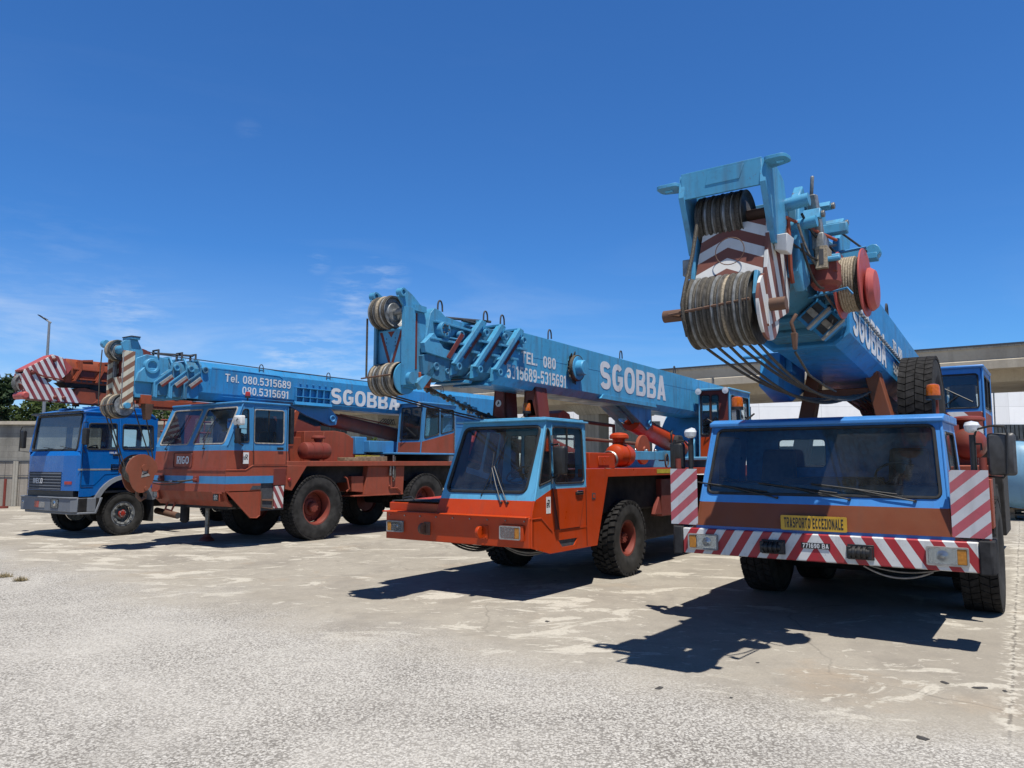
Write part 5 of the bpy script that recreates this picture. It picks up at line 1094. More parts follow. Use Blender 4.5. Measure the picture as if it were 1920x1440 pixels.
# ---------------------------------------------------------------- CRANE: brick red, two-pane cab
def crane_brick():
    rt = root('c2', 'mobile_crane', 'brick red and blue mobile crane with a hook block hanging before its two-pane windscreen', 'crane', 'mobile cranes parked in a row')
    D, B = 'brick red paint', 'cab blue paint'
    XL, XR = -1.42, 1.34
    m = MB()
    # lower front, sloping back under the lamps
    def strip(z0, z1, y0, y1, mt, xr=XR, xl=XL): m.panel([(xl, y0, z0), (xr, y0, z0), (xr, y1, z1), (xl, y1, z1)], [], .03, (0, -1, 0), mt)
    strip(1.18, 1.34, 0, 0, D); strip(1.34, 1.5, 0, 0, B); strip(1.5, 1.62, 0, 0, D)
    strip(.98, 1.18, .1, .02, D, XR - .05); strip(.86, .98, .22, .1, D, XR - .06)
    m.mat(D).box(XL, XR + .005, -.012, .1, 1.615, 1.64); m.box(XL, XR - .0, -.008, .1, 1.17, 1.19)
    fyu = lambda z: .02 + max(0, z - 1.63) * .05 + max(0, z - 2.15) * .36
    xu = lambda z: .02 + max(0, z - 1.63) * .03
    def F(z0, z1, mt): m.panel([(XL + xu(z0), fyu(z0), z0), (XR - xu(z0), fyu(z0), z0), (XR - xu(z1), fyu(z1), z1), (XL + xu(z1), fyu(z1), z1)], [], .02, (0, -1, 0), mt)
    F(1.63, 2.04, D); F(2.04, 2.14, B)
    a, b, c, d = [Vector(p) for p in ((XL + xu(2.14), fyu(2.14), 2.14), (XR - xu(2.14), fyu(2.14), 2.14), (XR - xu(3.06), fyu(3.06), 3.06), (XL + xu(3.06), fyu(3.06), 3.06))]
    def q(u, v): return a.lerp(b, u).lerp(d.lerp(c, u), v)
    w1 = rp([q(.04, .045), q(.455, .045), q(.47, .9), q(.05, .9)], .07); w2 = rp([q(.525, .045), q(.945, .045), q(.95, .9), q(.535, .9)], .07)
    m.panel([a, b, c, d], [w1, w2], .02, (0, -1, 0), B)
    def S(y, z): return (XR - xu(z), y, z)
    yb = 1.6
    m.panel([S(fyu(1.63), 1.63), S(yb, 1.63), S(yb, 2.04), S(fyu(2.04), 2.04)], [], .02, (1, 0, 0), D)
    hq = rp([S(.55, 2.93), S(.42, 2.92), S(.2, 2.2), S(.57, 2.22)], .05); hdw = rp([S(.7, 2.2), S(1.48, 2.2), S(1.48, 2.94), S(.7, 2.93)], .06)
    m.panel([S(fyu(2.04), 2.04), S(yb, 2.04), S(yb, 3.06), S(fyu(3.06), 3.06), S(fyu(2.14), 2.14)], [hq, hdw], .02, (1, 0, 0), B)
    def T(y, z): return (XL + xu(z), y, z)
    h3 = rp([T(.7, 2.2), T(1.48, 2.2), T(1.48, 2.92), T(.7, 2.92)], .06)
    m.panel([T(fyu(1.63), 1.63), T(yb, 1.63), T(yb, 3.06), T(fyu(3.06), 3.06), T(fyu(2.14), 2.14)], [h3], .02, (-1, 0, 0), B)
    h4 = rp(rect(-1.0, -.2, 2.2, 2.85, yb), .06); h5 = rp(rect(.1, .9, 2.2, 2.85, yb), .06)
    m.panel(rect(XL + .05, XR - .05, 1.63, 3.06, yb), [h4, h5], .02, (0, 1, 0), B)
    # skirt below the belt
    X = XR + .01
    m.panel([(X, 0, 1.19), (X, .86, 1.19), (X, .87, 1.34), (X, 0, 1.34)], [], .02, (1, 0, 0), D); m.panel([(X, 0, 1.34), (X, 1.19, 1.34), (X, 1.19, 1.5), (X, 0, 1.5)], [], .02, (1, 0, 0), B)
    m.panel([(X, 0, 1.5), (X, 1.55, 1.5), (X, 1.55, 1.72), (X, .66, 1.72), (X, .47, 1.62), (X, 0, 1.62)], [], .02, (1, 0, 0), D)
    m.panel([(X, .04, 1.17), (X, .86, 1.17), (X, .86, .66), (X, .79, .61), (X, .62, .62)], [], .02, (1, 0, 0), D)
    m.tube([(X + .004, .04, 1.17), (X + .004, .62, .62), (X + .004, .79, .61), (X + .004, .86, .66), (X + .004, .86, 1.17)], .012, 6); m.tube([(X, .0, 1.63), (X, .47, 1.63), (X, .65, 1.725), (X, 1.55, 1.725)], .012, 6)
    m.mat('dark interior').prism([(.6, 1.21), (.66, 1.29), (.87, 1.29), (.87, 1.21)], 'x', X, X + .004); m.box(X - .3, X - .03, .88, 1.5, .75, 1.5)
    m.box(XL + .1, XR - .1, .3, 1.55, 1.6, 1.63)
    for s in (0, 1): m.tube([q(s, 0), q(s, 1)], .016, 8, m=B)
    cab = m.build('cab', rt)
    r = MB().mat(B); r.prism([(XL + .05, fyu(3.06) - .05), (XR - .05, fyu(3.06) - .05), (XR - .03, fyu(3.06) + .02), (XR - .03, yb + .04), (XL + .03, yb + .04), (XL + .03, fyu(3.06) + .02)], 'z', 3.05, 3.1); r.build('roof', cab, .02)
    for w in (w1, w2): pane('windscreen', cab, w, (0, -1, 0), 'windscreen glass', .018, sealmat='dusty grey')
    pane('quarter_window', cab, hq, (1, 0, 0)); pane('window', cab, h3, (-1, 0, 0)); pane('rear_window', cab, h4, (0, 1, 0)); pane('rear_window', cab, h5, (0, 1, 0))
    seat(cab, .75, 1.05, 1.75); seat(cab, -.8, 1.05, 1.75); steering(cab, (.72, .6, 2.3), R(35))
    ds = MB().mat('dusty grey'); ds.prism([(.1, 1.65), (.14, 2.15), (.42, 2.2), (.5, 2.0), (.5, 1.65)], 'x', XL + .08, XR - .08); ds.build('dashboard', cab, .03)
    m = MB().mat(D); m.panel([(X + .012, .68, 1.74), (X + .012, 1.5, 1.74), (X - .002, 1.5, 2.035), (X - .002, .68, 2.035)], [], .008, (1, 0, 0)); m.mat(B).tube([S(.66, 2.04), S(.655, 2.98), S(1.51, 2.99), S(1.52, 2.04)], .01, 6); m.tube([(X + .003, .665, 1.735), (X + .003, .655, 2.03), (X - .002, .645, 2.98)], .006, 5, m='rubber seal'); m.tube([(X + .003, 1.515, 1.735), (X + .003, 1.525, 2.03), (X - .012, 1.53, 2.98)], .006, 5); m.tube([(X + .003, .665, 1.735), (X + .003, 1.515, 1.735)], .006, 5); do = m.build('door', rt)
    m = MB().mat('black plastic').box(X - .02, X + .03, 1.28, 1.42, 2.06, 2.12); m.build('handle', do, .006); pane('window', do, hdw, (1, 0, 0), sealmat='dusty grey'); m = MB().mat('rubber seal').box(S(1, 2.5)[0] - .03, S(1, 2.5)[0] - .015, 1.07, 1.1, 2.2, 2.93); m.build('window_bar', do)
    for zz in ((q(.16, -.06), q(.28, .5), q(.3, .78)), (q(.7, -.06), q(.68, .42), q(.72, .7))): wiper(rt, *zz)
    m = MB().mat('maroon paint'); fr = rp(rect(-.62, .08, 1.68, 2.0, fyu(1.85) - .012), .05); m.tube(fr, .012, 6, True); m.mat(D).panel(rp(rect(-.6, .06, 1.7, 1.98, fyu(1.85) - .008), .04), [], .006, (0, -1, 0))
    m.text('RIGO', .17, .46, (-.26, fyu(1.85) - .017, 1.84), (1, 0, 0), (0, 0, 1), 'white lettering', .2); m.build('name_plate', rt)
    m = MB().mat('white paint').box(X, X + .003, .4, .54, 1.76, 2.0); m.text('R', .11, .06, (X + .0045, .485, 1.9), (0, 1, 0), (0, 0, 1), 'black lettering', .2, .0008); m.text('E', .065, .035, (X + .0045, .432, 1.88), (0, 1, 0), (0, 0, 1), 'black lettering', .2, .0008); m.build('sticker', rt)
    headlight(rt, XL + .03, XL + .22, 1.0, 1.16, .06, None, 'black plastic', .05); headlight(rt, .93, 1.1, .99, 1.13, .06, None, 'black plastic', .06)
    m = MB().mat(D)
    for x0, x1 in ((.9, 1.24), (XL, XL + .28)): m.box(x0, x1, -.01, .12, 1.13, 1.17); m.box(x0 + (.24 if x0 > 0 else .24), x0 + .27, -.01, .14, .97, 1.13)
    m.build('lamp_housing', rt, .01)
    mirror(rt, (1.3, 1.58, 2.57, 2.77), [], .18, face='white paint', name='mirror'); m = MB().mat('black plastic'); m.tube([(1.34, .4, 2.15), (1.42, .2, 2.2), (1.44, .17, 2.55), (1.44, .16, 2.68)], .014, 6); m.tube([(1.34, .42, 2.35), (1.42, .2, 2.4)], .012, 6); m.box(1.36, 1.5, .17, .23, 2.2, 2.5); m.tube([(1.43, .15, 2.66), (1.46, .15, 2.7), (1.49, .15, 2.68)], .01, 6); m.build('mirror_arm', rt, .012)
    beacon(rt, (.95, .75, 3.22), .12, .055, 'dark red lens', .14)
    m = MB().mat('red oxide paint')
    for x in (-.98, .36): m.box(x - .03, x + .05, -.1, 0, 1.36, 1.5); m.cyl((x - .05, -.08, 1.42), (x + .08, -.08, 1.42), .03, n=10)
    m.build('tow_bracket', rt, .006)
    m = MB().mat('wire rope'); m.tube(sag((-1.3, -.3, 1.42), (.34, -.1, 1.42), .05, 12), .018, 6); m.tube(sag((-1.2, -.3, 1.4), (.1, -.1, 1.4), .1, 12), .012, 6); m.mat('chrome').cyl((-.42, -.18, 1.375), (-.3, -.17, 1.38), .025, n=10); m.build('tie_cable', rt)
    # steps, striped panel, fender
    m = MB().mat('maroon paint'); m.box(X - .2, X + .012, 1.19, 1.52, 1.29, 1.66); m.build('step_box', rt, .008)
    m = MB().mat('red white stripe paint'); m.hexa([(X - .1, 1.24, .79), (X + .005, 1.22, .79), (X + .005, 1.46, .79), (X - .1, 1.46, .79), (X - .1, 1.24, 1.27), (X + .005, 1.2, 1.27), (X + .005, 1.48, 1.28), (X - .1, 1.48, 1.28)]); m.build('marker_board', rt)
    m = MB().mat('rusty steel'); m.tube([(X - .02, .9, 1.16), (X - .02, .92, .82), (X - .02, 1.2, .78), (X - .02, 1.2, 1.1)], .016, 6); m.tube([(X - .02, .9, .98), (X - .02, 1.2, .96)], .016, 6); m.box(X - .18, X - .02, .93, 1.18, .98, 1.0); m.mat(D).box(X - .2, X - .04, .95, 1.15, 1.08, 1.2); m.build('step', rt)
    m = MB().mat(D); m.panel([(X, 1.52, 1.72), (X, 2.11, 1.71), (X, 1.7, 1.16), (X, 1.51, 1.2)], [], .02, (1, 0, 0)); m.prism([(1.52, 1.72), (2.11, 1.71), (1.7, 1.16)], 'x', .8, X - .02); m.mat('dark red lens').lathe([(0, .05), (.03, .045), (.05, .0001)], (X, 1.62, 1.4), 'x', 14); m.build('fender', rt, .006)
    # chassis and deck
    frame_rails(rt, 9.5, 1.65, 1.3, 'underbody')
    m = MB().mat('underbody'); m.box(-1.15, 1.1, 2.2, 9.4, 1.3, 1.72); m.build('subframe', rt)
    m = MB().mat(D); m.box(XR - .15, XR, 1.55, 9.6, 1.7, 1.82); m.box(XL, XL + .15, 1.55, 9.6, 1.7, 1.82); m.box(XL + .15, XR - .15, 1.55, 9.6, 1.76, 1.8); m.build('deck', rt, .01)
    m = MB().mat(D); m.prism([(4.12, 1.695), (5.44, 1.695), (5.4, .97), (4.0, .99)], 'x', .55, 1.26); m.prism([(3.6, 1.45), (4.02, 1.45), (4.0, 1.05), (3.63, 1.08)], 'x', .7, 1.22); m.box(.7, 1.27, 3.65, 5.4, .95, .985); m.tube([(1.24, 3.35, 1.45), (1.26, 3.42, 1.4), (1.26, 3.5, 1.15), (1.22, 3.45, 1.08)], .025, 6); m.tube([(1.285, 4.85, 1.2), (1.285, 4.9, 1.13), (1.285, 5.15, 1.13), (1.285, 5.3, 1.02)], .02, 6); m.build('tool_box', rt, .012)
    m = MB().mat('steel'); m.cyl((1.3, 4.98, 1.4), (1.3, 4.98, 1.98), .025, n=10); m.cyl((1.3, 4.87, 1.45), (1.3, 4.87, 1.75), .03, n=10); m.mat('wire rope').tube([(1.29, 5.05, 1.95), (1.3, 5.05, 1.4), (1.3, 4.98, 1.3)], .018, 6); m.build('valve', rt)
    h0 = make_wheel(rt, .75, .45, .39, 'worn', 'red oxide paint', 'red oxide paint'); first = True
    for y in (2.48, 6.25):
        for s in (1, -1):
            o = h0 if first else copy_tree(h0, rt); first = False
            put(o, s * 1.12, y, .75, s < 0, random.random() * 6)
        axle(rt, y, .75, .95)
    m = MB().mat('steel').cyl((-.6, .9, .16), (-.6, .9, .9), .05, n=16); m.mat('red oxide paint').lathe([(0, .17), (.04, .16), (.1, .09), (.16, .08), (.17, .0001)], (-.6, .9, 0), 'z', 20); m.build('jack_leg', rt)
    m = MB().mat('underbody'); m.box(-1.2, 1.1, .25, 1.5, .8, 1.0); m.cyl((-.55, .3, .55), (-.55, .3, .85), .1, n=14); m.lathe([(0, .05), (.05, .1), (.1, .1)], (-.55, .3, .45), 'z', 14); m.mat('brick red paint').tube([(-1.0, .15, .9), (-1.0, .1, .75), (-.75, .1, .72), (-.7, .15, .9)], .025, 6); m.build('front_crossmember', rt, .01)
    # engine housing, tank, filter
    m = MB().mat(D); m.prism([(2.62, 1.82), (2.62, 2.54), (3.58, 2.58), (3.9, 2.54), (4.26, 2.38), (4.28, 1.82)], 'x', -.5, .62); m.box(.62, .64, 3.2, 3.24, 1.85, 2.54); m.box(-.2, .5, 2.2, 2.62, 1.82, 2.4); m.build('engine_cover', rt, .015)
    m = MB().mat('red oxide paint'); m.lathe([(-.4, .0001), (-.39, .12), (-.35, .19), (-.3, .205), (.3, .205), (.36, .19), (.39, .12), (.4, .0001)], (1.02, 2.6, 2.06), 'y', 36)
    for y in (2.45, 2.72): m.lathe([(-.015, .206), (-.015, .212), (.015, .212), (.015, .206)], (1.02, y, 2.06), 'y', 36)
    m.build('air_tank', rt); mushroom(rt, .85, 2.85, 2.27, 2.44, .17, 'red oxide paint')
    m = MB().mat('black plastic').box(1.16, 1.3, 1.66, 1.76, 2.2, 3.0); m.cyl((.9, 1.75, 1.8), (.9, 1.75, 2.95), .09, n=18); m.build('exhaust_stack', rt, .01)
    m = MB().mat('jib orange paint'); m.prism([(1.85, 2.2), (2.1, 2.95), (2.0, 3.0), (1.75, 2.7)], 'x', .6, 1.05); m.build('boom_rest', rt, .01)
    m = MB().mat('brick red paint').cyl((1.1, 1.7, 1.82), (1.1, 1.7, 2.1), .09, n=14); m.box(1.0, 1.22, 1.62, 1.8, 2.1, 2.16); m.build('outrigger_pin', rt, .006)
    # turntable, cab, cylinder
    m = MB().mat('cab blue paint'); m.cyl((0, 7.3, 1.82), (0, 7.3, 2.0), .95, n=40, m='black plastic'); m.box(-1.2, 1.32, 5.0, 9.6, 2.0, 2.05, 'cab blue paint'); m.prism([(6.6, 2.05), (6.6, 2.4), (8.0, 2.6), (9.0, 3.6), (10.0, 3.6), (10.2, 2.05)], 'x', -.6, .3); m.box(.1, .9, 4.5, 5.4, 2.05, 2.35); m.box(.2, .7, 4.2, 4.6, 2.0, 2.45); m.build('turntable', rt, .015)
    op_cab(rt, .42, 1.3, 6.02, 7.5, 2.05, 3.4, .22, 'cab blue paint', D, .3, .12, True)
    m = MB().mat('brick red paint'); m.cyl((0, 3.75, 2.92), (0, 7.2, 2.47), .19, n=28); m.tube([(.1, 4.2, 3.05), (.12, 6.0, 2.85)], .02); m.mat('wire rope')
    for k in range(5): m.tube([(.1, 5.6 + .1 * k, 2.86), (.15, 5.75 + .1 * k, 3.0), (.1, 5.95 + .08 * k, 2.84)], .014, 5)
    m.build('lift_cylinder', rt)
    # ---- boom
    zb, zt = 3.25, 3.93
    m = MB(); bm_ = 'second boom paint'
    def sect(w, y0, y1, z0, z1, e=0.):
        m.mat(bm_); ch = .14
        pr = [(-w, z0 + .05), (-w * .72, z0 - .1), (w * .72, z0 - .1), (w, z0 + .05), (w, z1 - ch), (w * .74, z1), (-w * .74, z1), (-w, z1 - ch)]
        m.prism(pr, 'y', y0 + .36, y1)
        pl = [(y0, z0 - .1), (y0, z0 + .2), (y0 + .36, z0 + .47), (y0 + .36, z0 - .1)]
        m.prism(pl, 'x', -w * .98, w * .98)
    sect(.4, -.45, 11, zb, zt + .04); m.box(.4, .404, .5, 10, 3.235, 3.25); m.tube([(.402, .15, 3.5), (.402, .2, 3.86), (.402, 2.0, 3.83), (.402, 2.1, 3.78)], .008, 5)
    bo = m.build('boom', rt, .012)
    bm_ = 'shaded grimy blue paint'; m = MB(); sect(.365, -.75, .2, zb + .0, zt + .01); sect(.33, -1.08, -.1, zb + .02, zt - .02); m.mat('head blue paint'); m.prism([(-1.42, 3.1), (-1.42, 3.9), (-1.2, 4.0), (-.6, 3.95), (-.6, 3.1)], 'x', -.26, .26); m.build('boom_section', bo, .01)
    for k in range(3):
        w, y0 = .43 - .035 * k, -.45 - .31 * k; m = MB()
        for s in (-1, 1):
            m.mat('head blue paint' if k else bm_); pts = [(s * w, y0, 3.13), (s * w, y0 - .0, 3.43), (s * w, y0 + .36, 3.72), (s * w, y0 + .36, 3.86), (s * w * .75, y0 + .36, 3.99)]
            m.tube(pts, .022, 4)
            m.prism([(y0, 3.12), (y0, 3.43), (y0 + .37, 3.72), (y0 + .37, 3.62), (y0 + .07, 3.38), (y0 + .07, 3.12)], 'x', *sorted((s * w, s * (w - .06))))
            if s > 0:
                ring_boss(m, (w - .03, y0 + .48, 3.78), .07, h=.05); m.mat('dusty grey').prism([(y0 + .1, 3.42), (y0 + .36, 3.62), (y0 + .42, 3.53), (y0 + .17, 3.34)], 'x', w, w + .02); m.mat('maroon paint').prism([(y0 + .13, 3.37), (y0 + .38, 3.57), (y0 + .42, 3.53), (y0 + .17, 3.34)], 'x', w + .02, w + .024)
        m.mat('head blue paint').box(-w * .8, w * .8, y0 - .01, y0 + .05, 3.12, 3.17); m.box(-w * .75, w * .75, y0 + .33, y0 + .4, 3.96, 4.0); m.build('collar', bo, .006)
    m = MB().mat('second boom paint')
    for k in range(6): yy = 2.45 + k * .216; m.box(.4, .47, yy, yy + .03, 3.22 - .02 * (k > 3), 3.6)
    m.box(.4, .475, 2.45, 3.56, 3.585, 3.61); m.box(.4, .475, 2.45, 3.56, 3.37, 3.39); m.hexa([(.4, 2.42, 3.16), (.5, 2.42, 3.18), (.5, 3.58, 3.18), (.4, 3.58, 3.16), (.4, 2.42, 3.24), (.47, 2.42, 3.26), (.47, 3.58, 3.26), (.4, 3.58, 3.24)])
    for k in range(6): m.box(.4, .42, 2.6 + k * .2, 2.66 + k * .2, 3.69, 3.72)
    m.build('rib_frame', bo, .005)
    m = MB().mat('cab blue paint'); m.prism([(2.4, 3.16), (3.7, 3.16), (3.95, 2.95), (3.9, 2.75), (3.7, 2.72), (2.9, 2.95)], 'x', -.3, -.2); m.prism([(2.4, 3.16), (3.7, 3.16), (3.95, 2.95), (3.9, 2.75), (3.7, 2.72), (2.9, 2.95)], 'x', .2, .3); ring_boss(m, (.3, 3.75, 2.9), .09); m.box(-.2, .2, 2.5, 3.3, 3.0, 3.1); m.build('cylinder_bracket', bo, .01)
    MB.sign(bo, 'SGOBBA', .41, 2.45, (.4065, 4.84, 3.465), (0, 1, -.015), (0, .015, 1), 'white lettering', .21)
    MB.sign(bo, 'Tel. 080.5315689', .18, 1.8, (.4065, 1.44, 3.655), (0, 1, -.015), (0, .015, 1), 'white lettering', .17); MB.sign(bo, '080.5315691', .18, 1.3, (.4065, 1.64, 3.405), (0, 1, -.015), (0, .015, 1), 'white lettering', .17)
    for x, y, z in ((.36, 1.52, 3.9), (.36, 3.55, 3.9), (.36, 8.0, 3.9)): hoop(bo, x, y, z, .16, .13)
    m = MB().mat('dark interior'); m.tube([(.1, -1.0, 4.06), (.15, -.1, 4.1)], .025); m.tube([(.1, -1.5, 4.14), (.12, -.9, 4.05), (.3, 2.0, 3.98), (.3, 9., 3.95)], .012, 5)
    for y in (-.95, -.42, -.1): m.tube([(.05, y, 3.95), (.05, y, 4.12), (.25, y, 4.12), (.25, y, 3.95)], .025, 6)
    m.build('rope_roller', bo)
    # ---- head
    H = MB().mat('cream stripe paint')
    for x in (-.36, .2): H.box(x, x + .05, -1.68, -1.44, 2.86, 4.03)
    H.mat('sheave grey').tube([(.252, -1.68, 4.0), (.252, -1.68, 2.95), (.24, -1.64, 2.86)], .012, 6)
    H.mat('head blue paint')
    for x in (-.36, .21): H.prism([(-1.68, 4.02), (-1.74, 4.18), (-1.66, 4.24), (-1.4, 4.27), (-1.28, 4.05), (-1.2, 3.6), (-1.2, 3.15), (-1.44, 3.15), (-1.44, 4.02)], 'x', x, x + .035)
    H.lathe([(-.03, .04), (-.03, .08), (.08, .08), (.08, .04)], (-.37, -1.76, 4.2), 'x', 20); H.box(-.05, .3, -1.56, -1.38, 4.27, 4.32); H.mat('dark interior').box(-.06, .31, -1.57, -1.37, 4.32, 4.34)
    H.mat('cream chevron paint').panel(rect(-.31, .2, 3.1, 3.52, -1.6), [], .02, (0, -1, 0)); H.mat('maroon paint').panel(rect(-.26, .2, 3.52, 3.86, -1.5), [], .02, (0, -1, 0)); H.mat('sheave grey').box(-.31, -.25, -1.6, -1.54, 3.5, 3.9)
    hd = H.build('boom_head', rt, .008)
    sheaves(hd, 2, -.3, -.06, -1.6, 4.07, .2, None, ('pale rope', 'wire rope'), ('sheave grey',)); sheaves(hd, 4, -.33, .16, -1.58, 2.92, .235, None, ('pale rope', 'wire rope'), ('sheave steel', 'sheave grey'))
    m = MB().mat('head blue paint'); m.cyl((-.1, -1.6, 4.07), (.22, -1.6, 4.07), .09, n=20); m.cyl((.22, -1.58, 2.92), (.33, -1.58, 2.92), .06, n=16); m.lathe([(0, .0001), (0, .2), (.02, .2), (.02, .0001)], (.18, -1.58, 2.92), 'x', 28, 'sheave grey'); m.build('axle_pin', hd)
    m = MB().mat('red oxide paint'); m.lathe([(-.03, .05), (-.03, .32), (0, .33), (.03, .32), (.03, .05)], (.1, -1.25, 3.8), 'x', 36); m.build('sheave', hd)
    m = MB().mat('head blue paint'); ring_boss(m, (.26, -1.12, 3.76), .16, h=.1); m.prism([(-1.45, 3.42), (-1.4, 3.6), (-1.28, 3.72), (-.95, 3.72), (-.9, 3.55), (-1.0, 3.42)], 'x', .26, .33); m.build('tip_section', hd, .01)
    m = MB().mat('jib orange paint'); m.box(.1, .3, -1.3, -1.08, 2.98, 3.16); m.cyl((.2, -1.45, 3.06), (.2, -1.25, 3.08), .03, n=10, m='rusty steel'); m.mat('rusty steel'); m.hexa([(.14, -1.16, 2.66), (.26, -1.16, 2.66), (.26, -1.06, 2.66), (.14, -1.06, 2.66), (.1, -1.2, 2.98), (.3, -1.2, 2.98), (.3, -1.02, 2.98), (.1, -1.02, 2.98)]); m.tube([(-.36, -1.82, 2.92), (.2, -1.82, 2.94)], .01); m.build('rope_socket', hd, .01)
    # hook block hanging from the head
    m = MB().mat('terracotta paint'); C = Vector((.0, -1.12, 1.62))
    def egg(r1, r2): return [(C.y + r1 * math.cos(t) * (1 if math.sin(t) > -.2 else .82), C.z + (r1 if math.sin(t) > 0 else r2) * math.sin(t)) for t in [2 * PI * i / 30 for i in range(30)]]
    m.prism(egg(.335, .45), 'x', .12, .15); m.prism(egg(.335, .45), 'x', -.15, -.12)
    m.lathe([(.15, .07), (.17, .07), (.17, .0001)], C + Vector((0, .05, .06)), 'x', 16); m.cyl((-.17, C.y + .1, C.z - .36), (.17, C.y + .1, C.z - .36), .045, n=14)
    m.mat('dusty grey').prism([(C.y - .02, C.z - .14), (C.y + .17, C.z - .1), (C.y + .02, C.z + .06)], 'x', .151, .155); m.mat('black lettering').prism([(C.y + .0, C.z - .09), (C.y + .12, C.z - .05), (C.y + .12, C.z - .03), (C.y + .0, C.z - .065)], 'x', .155, .158)
    m.mat('rusty steel').tube([(0, C.y, C.z - .38), (0, C.y, C.z - .52), (0, C.y + .08, C.z - .6), (0, C.y + .17, C.z - .54), (0, C.y + .16, C.z - .46)], .04, 8)
    hb = m.build('hook_block', rt, .006); sheaves(hb, 3, -.11, .11, C.y, C.z + .02, .29, None, ('wire rope',), ('sheave steel',))
    m = MB().mat('wire rope')
    for x0, y0, z0, x1, dy in ((-.25, -1.8, 2.95, -.08, -.28), (-.1, -1.8, 2.95, .0, -.28), (.12, -1.35, 2.9, .06, .28), (.2, -1.12, 2.7, .08, .3)): m.tube([(x0, y0, z0), (x1, C.y + dy, C.z + .05)], .013, 6)
    m.tube([(-.33, -1.82, 4.07), (-.34, -1.84, 3.4), (-.34, -1.83, 2.95)], .012, 6); m.build('hoist_rope', rt)
crane_brick()

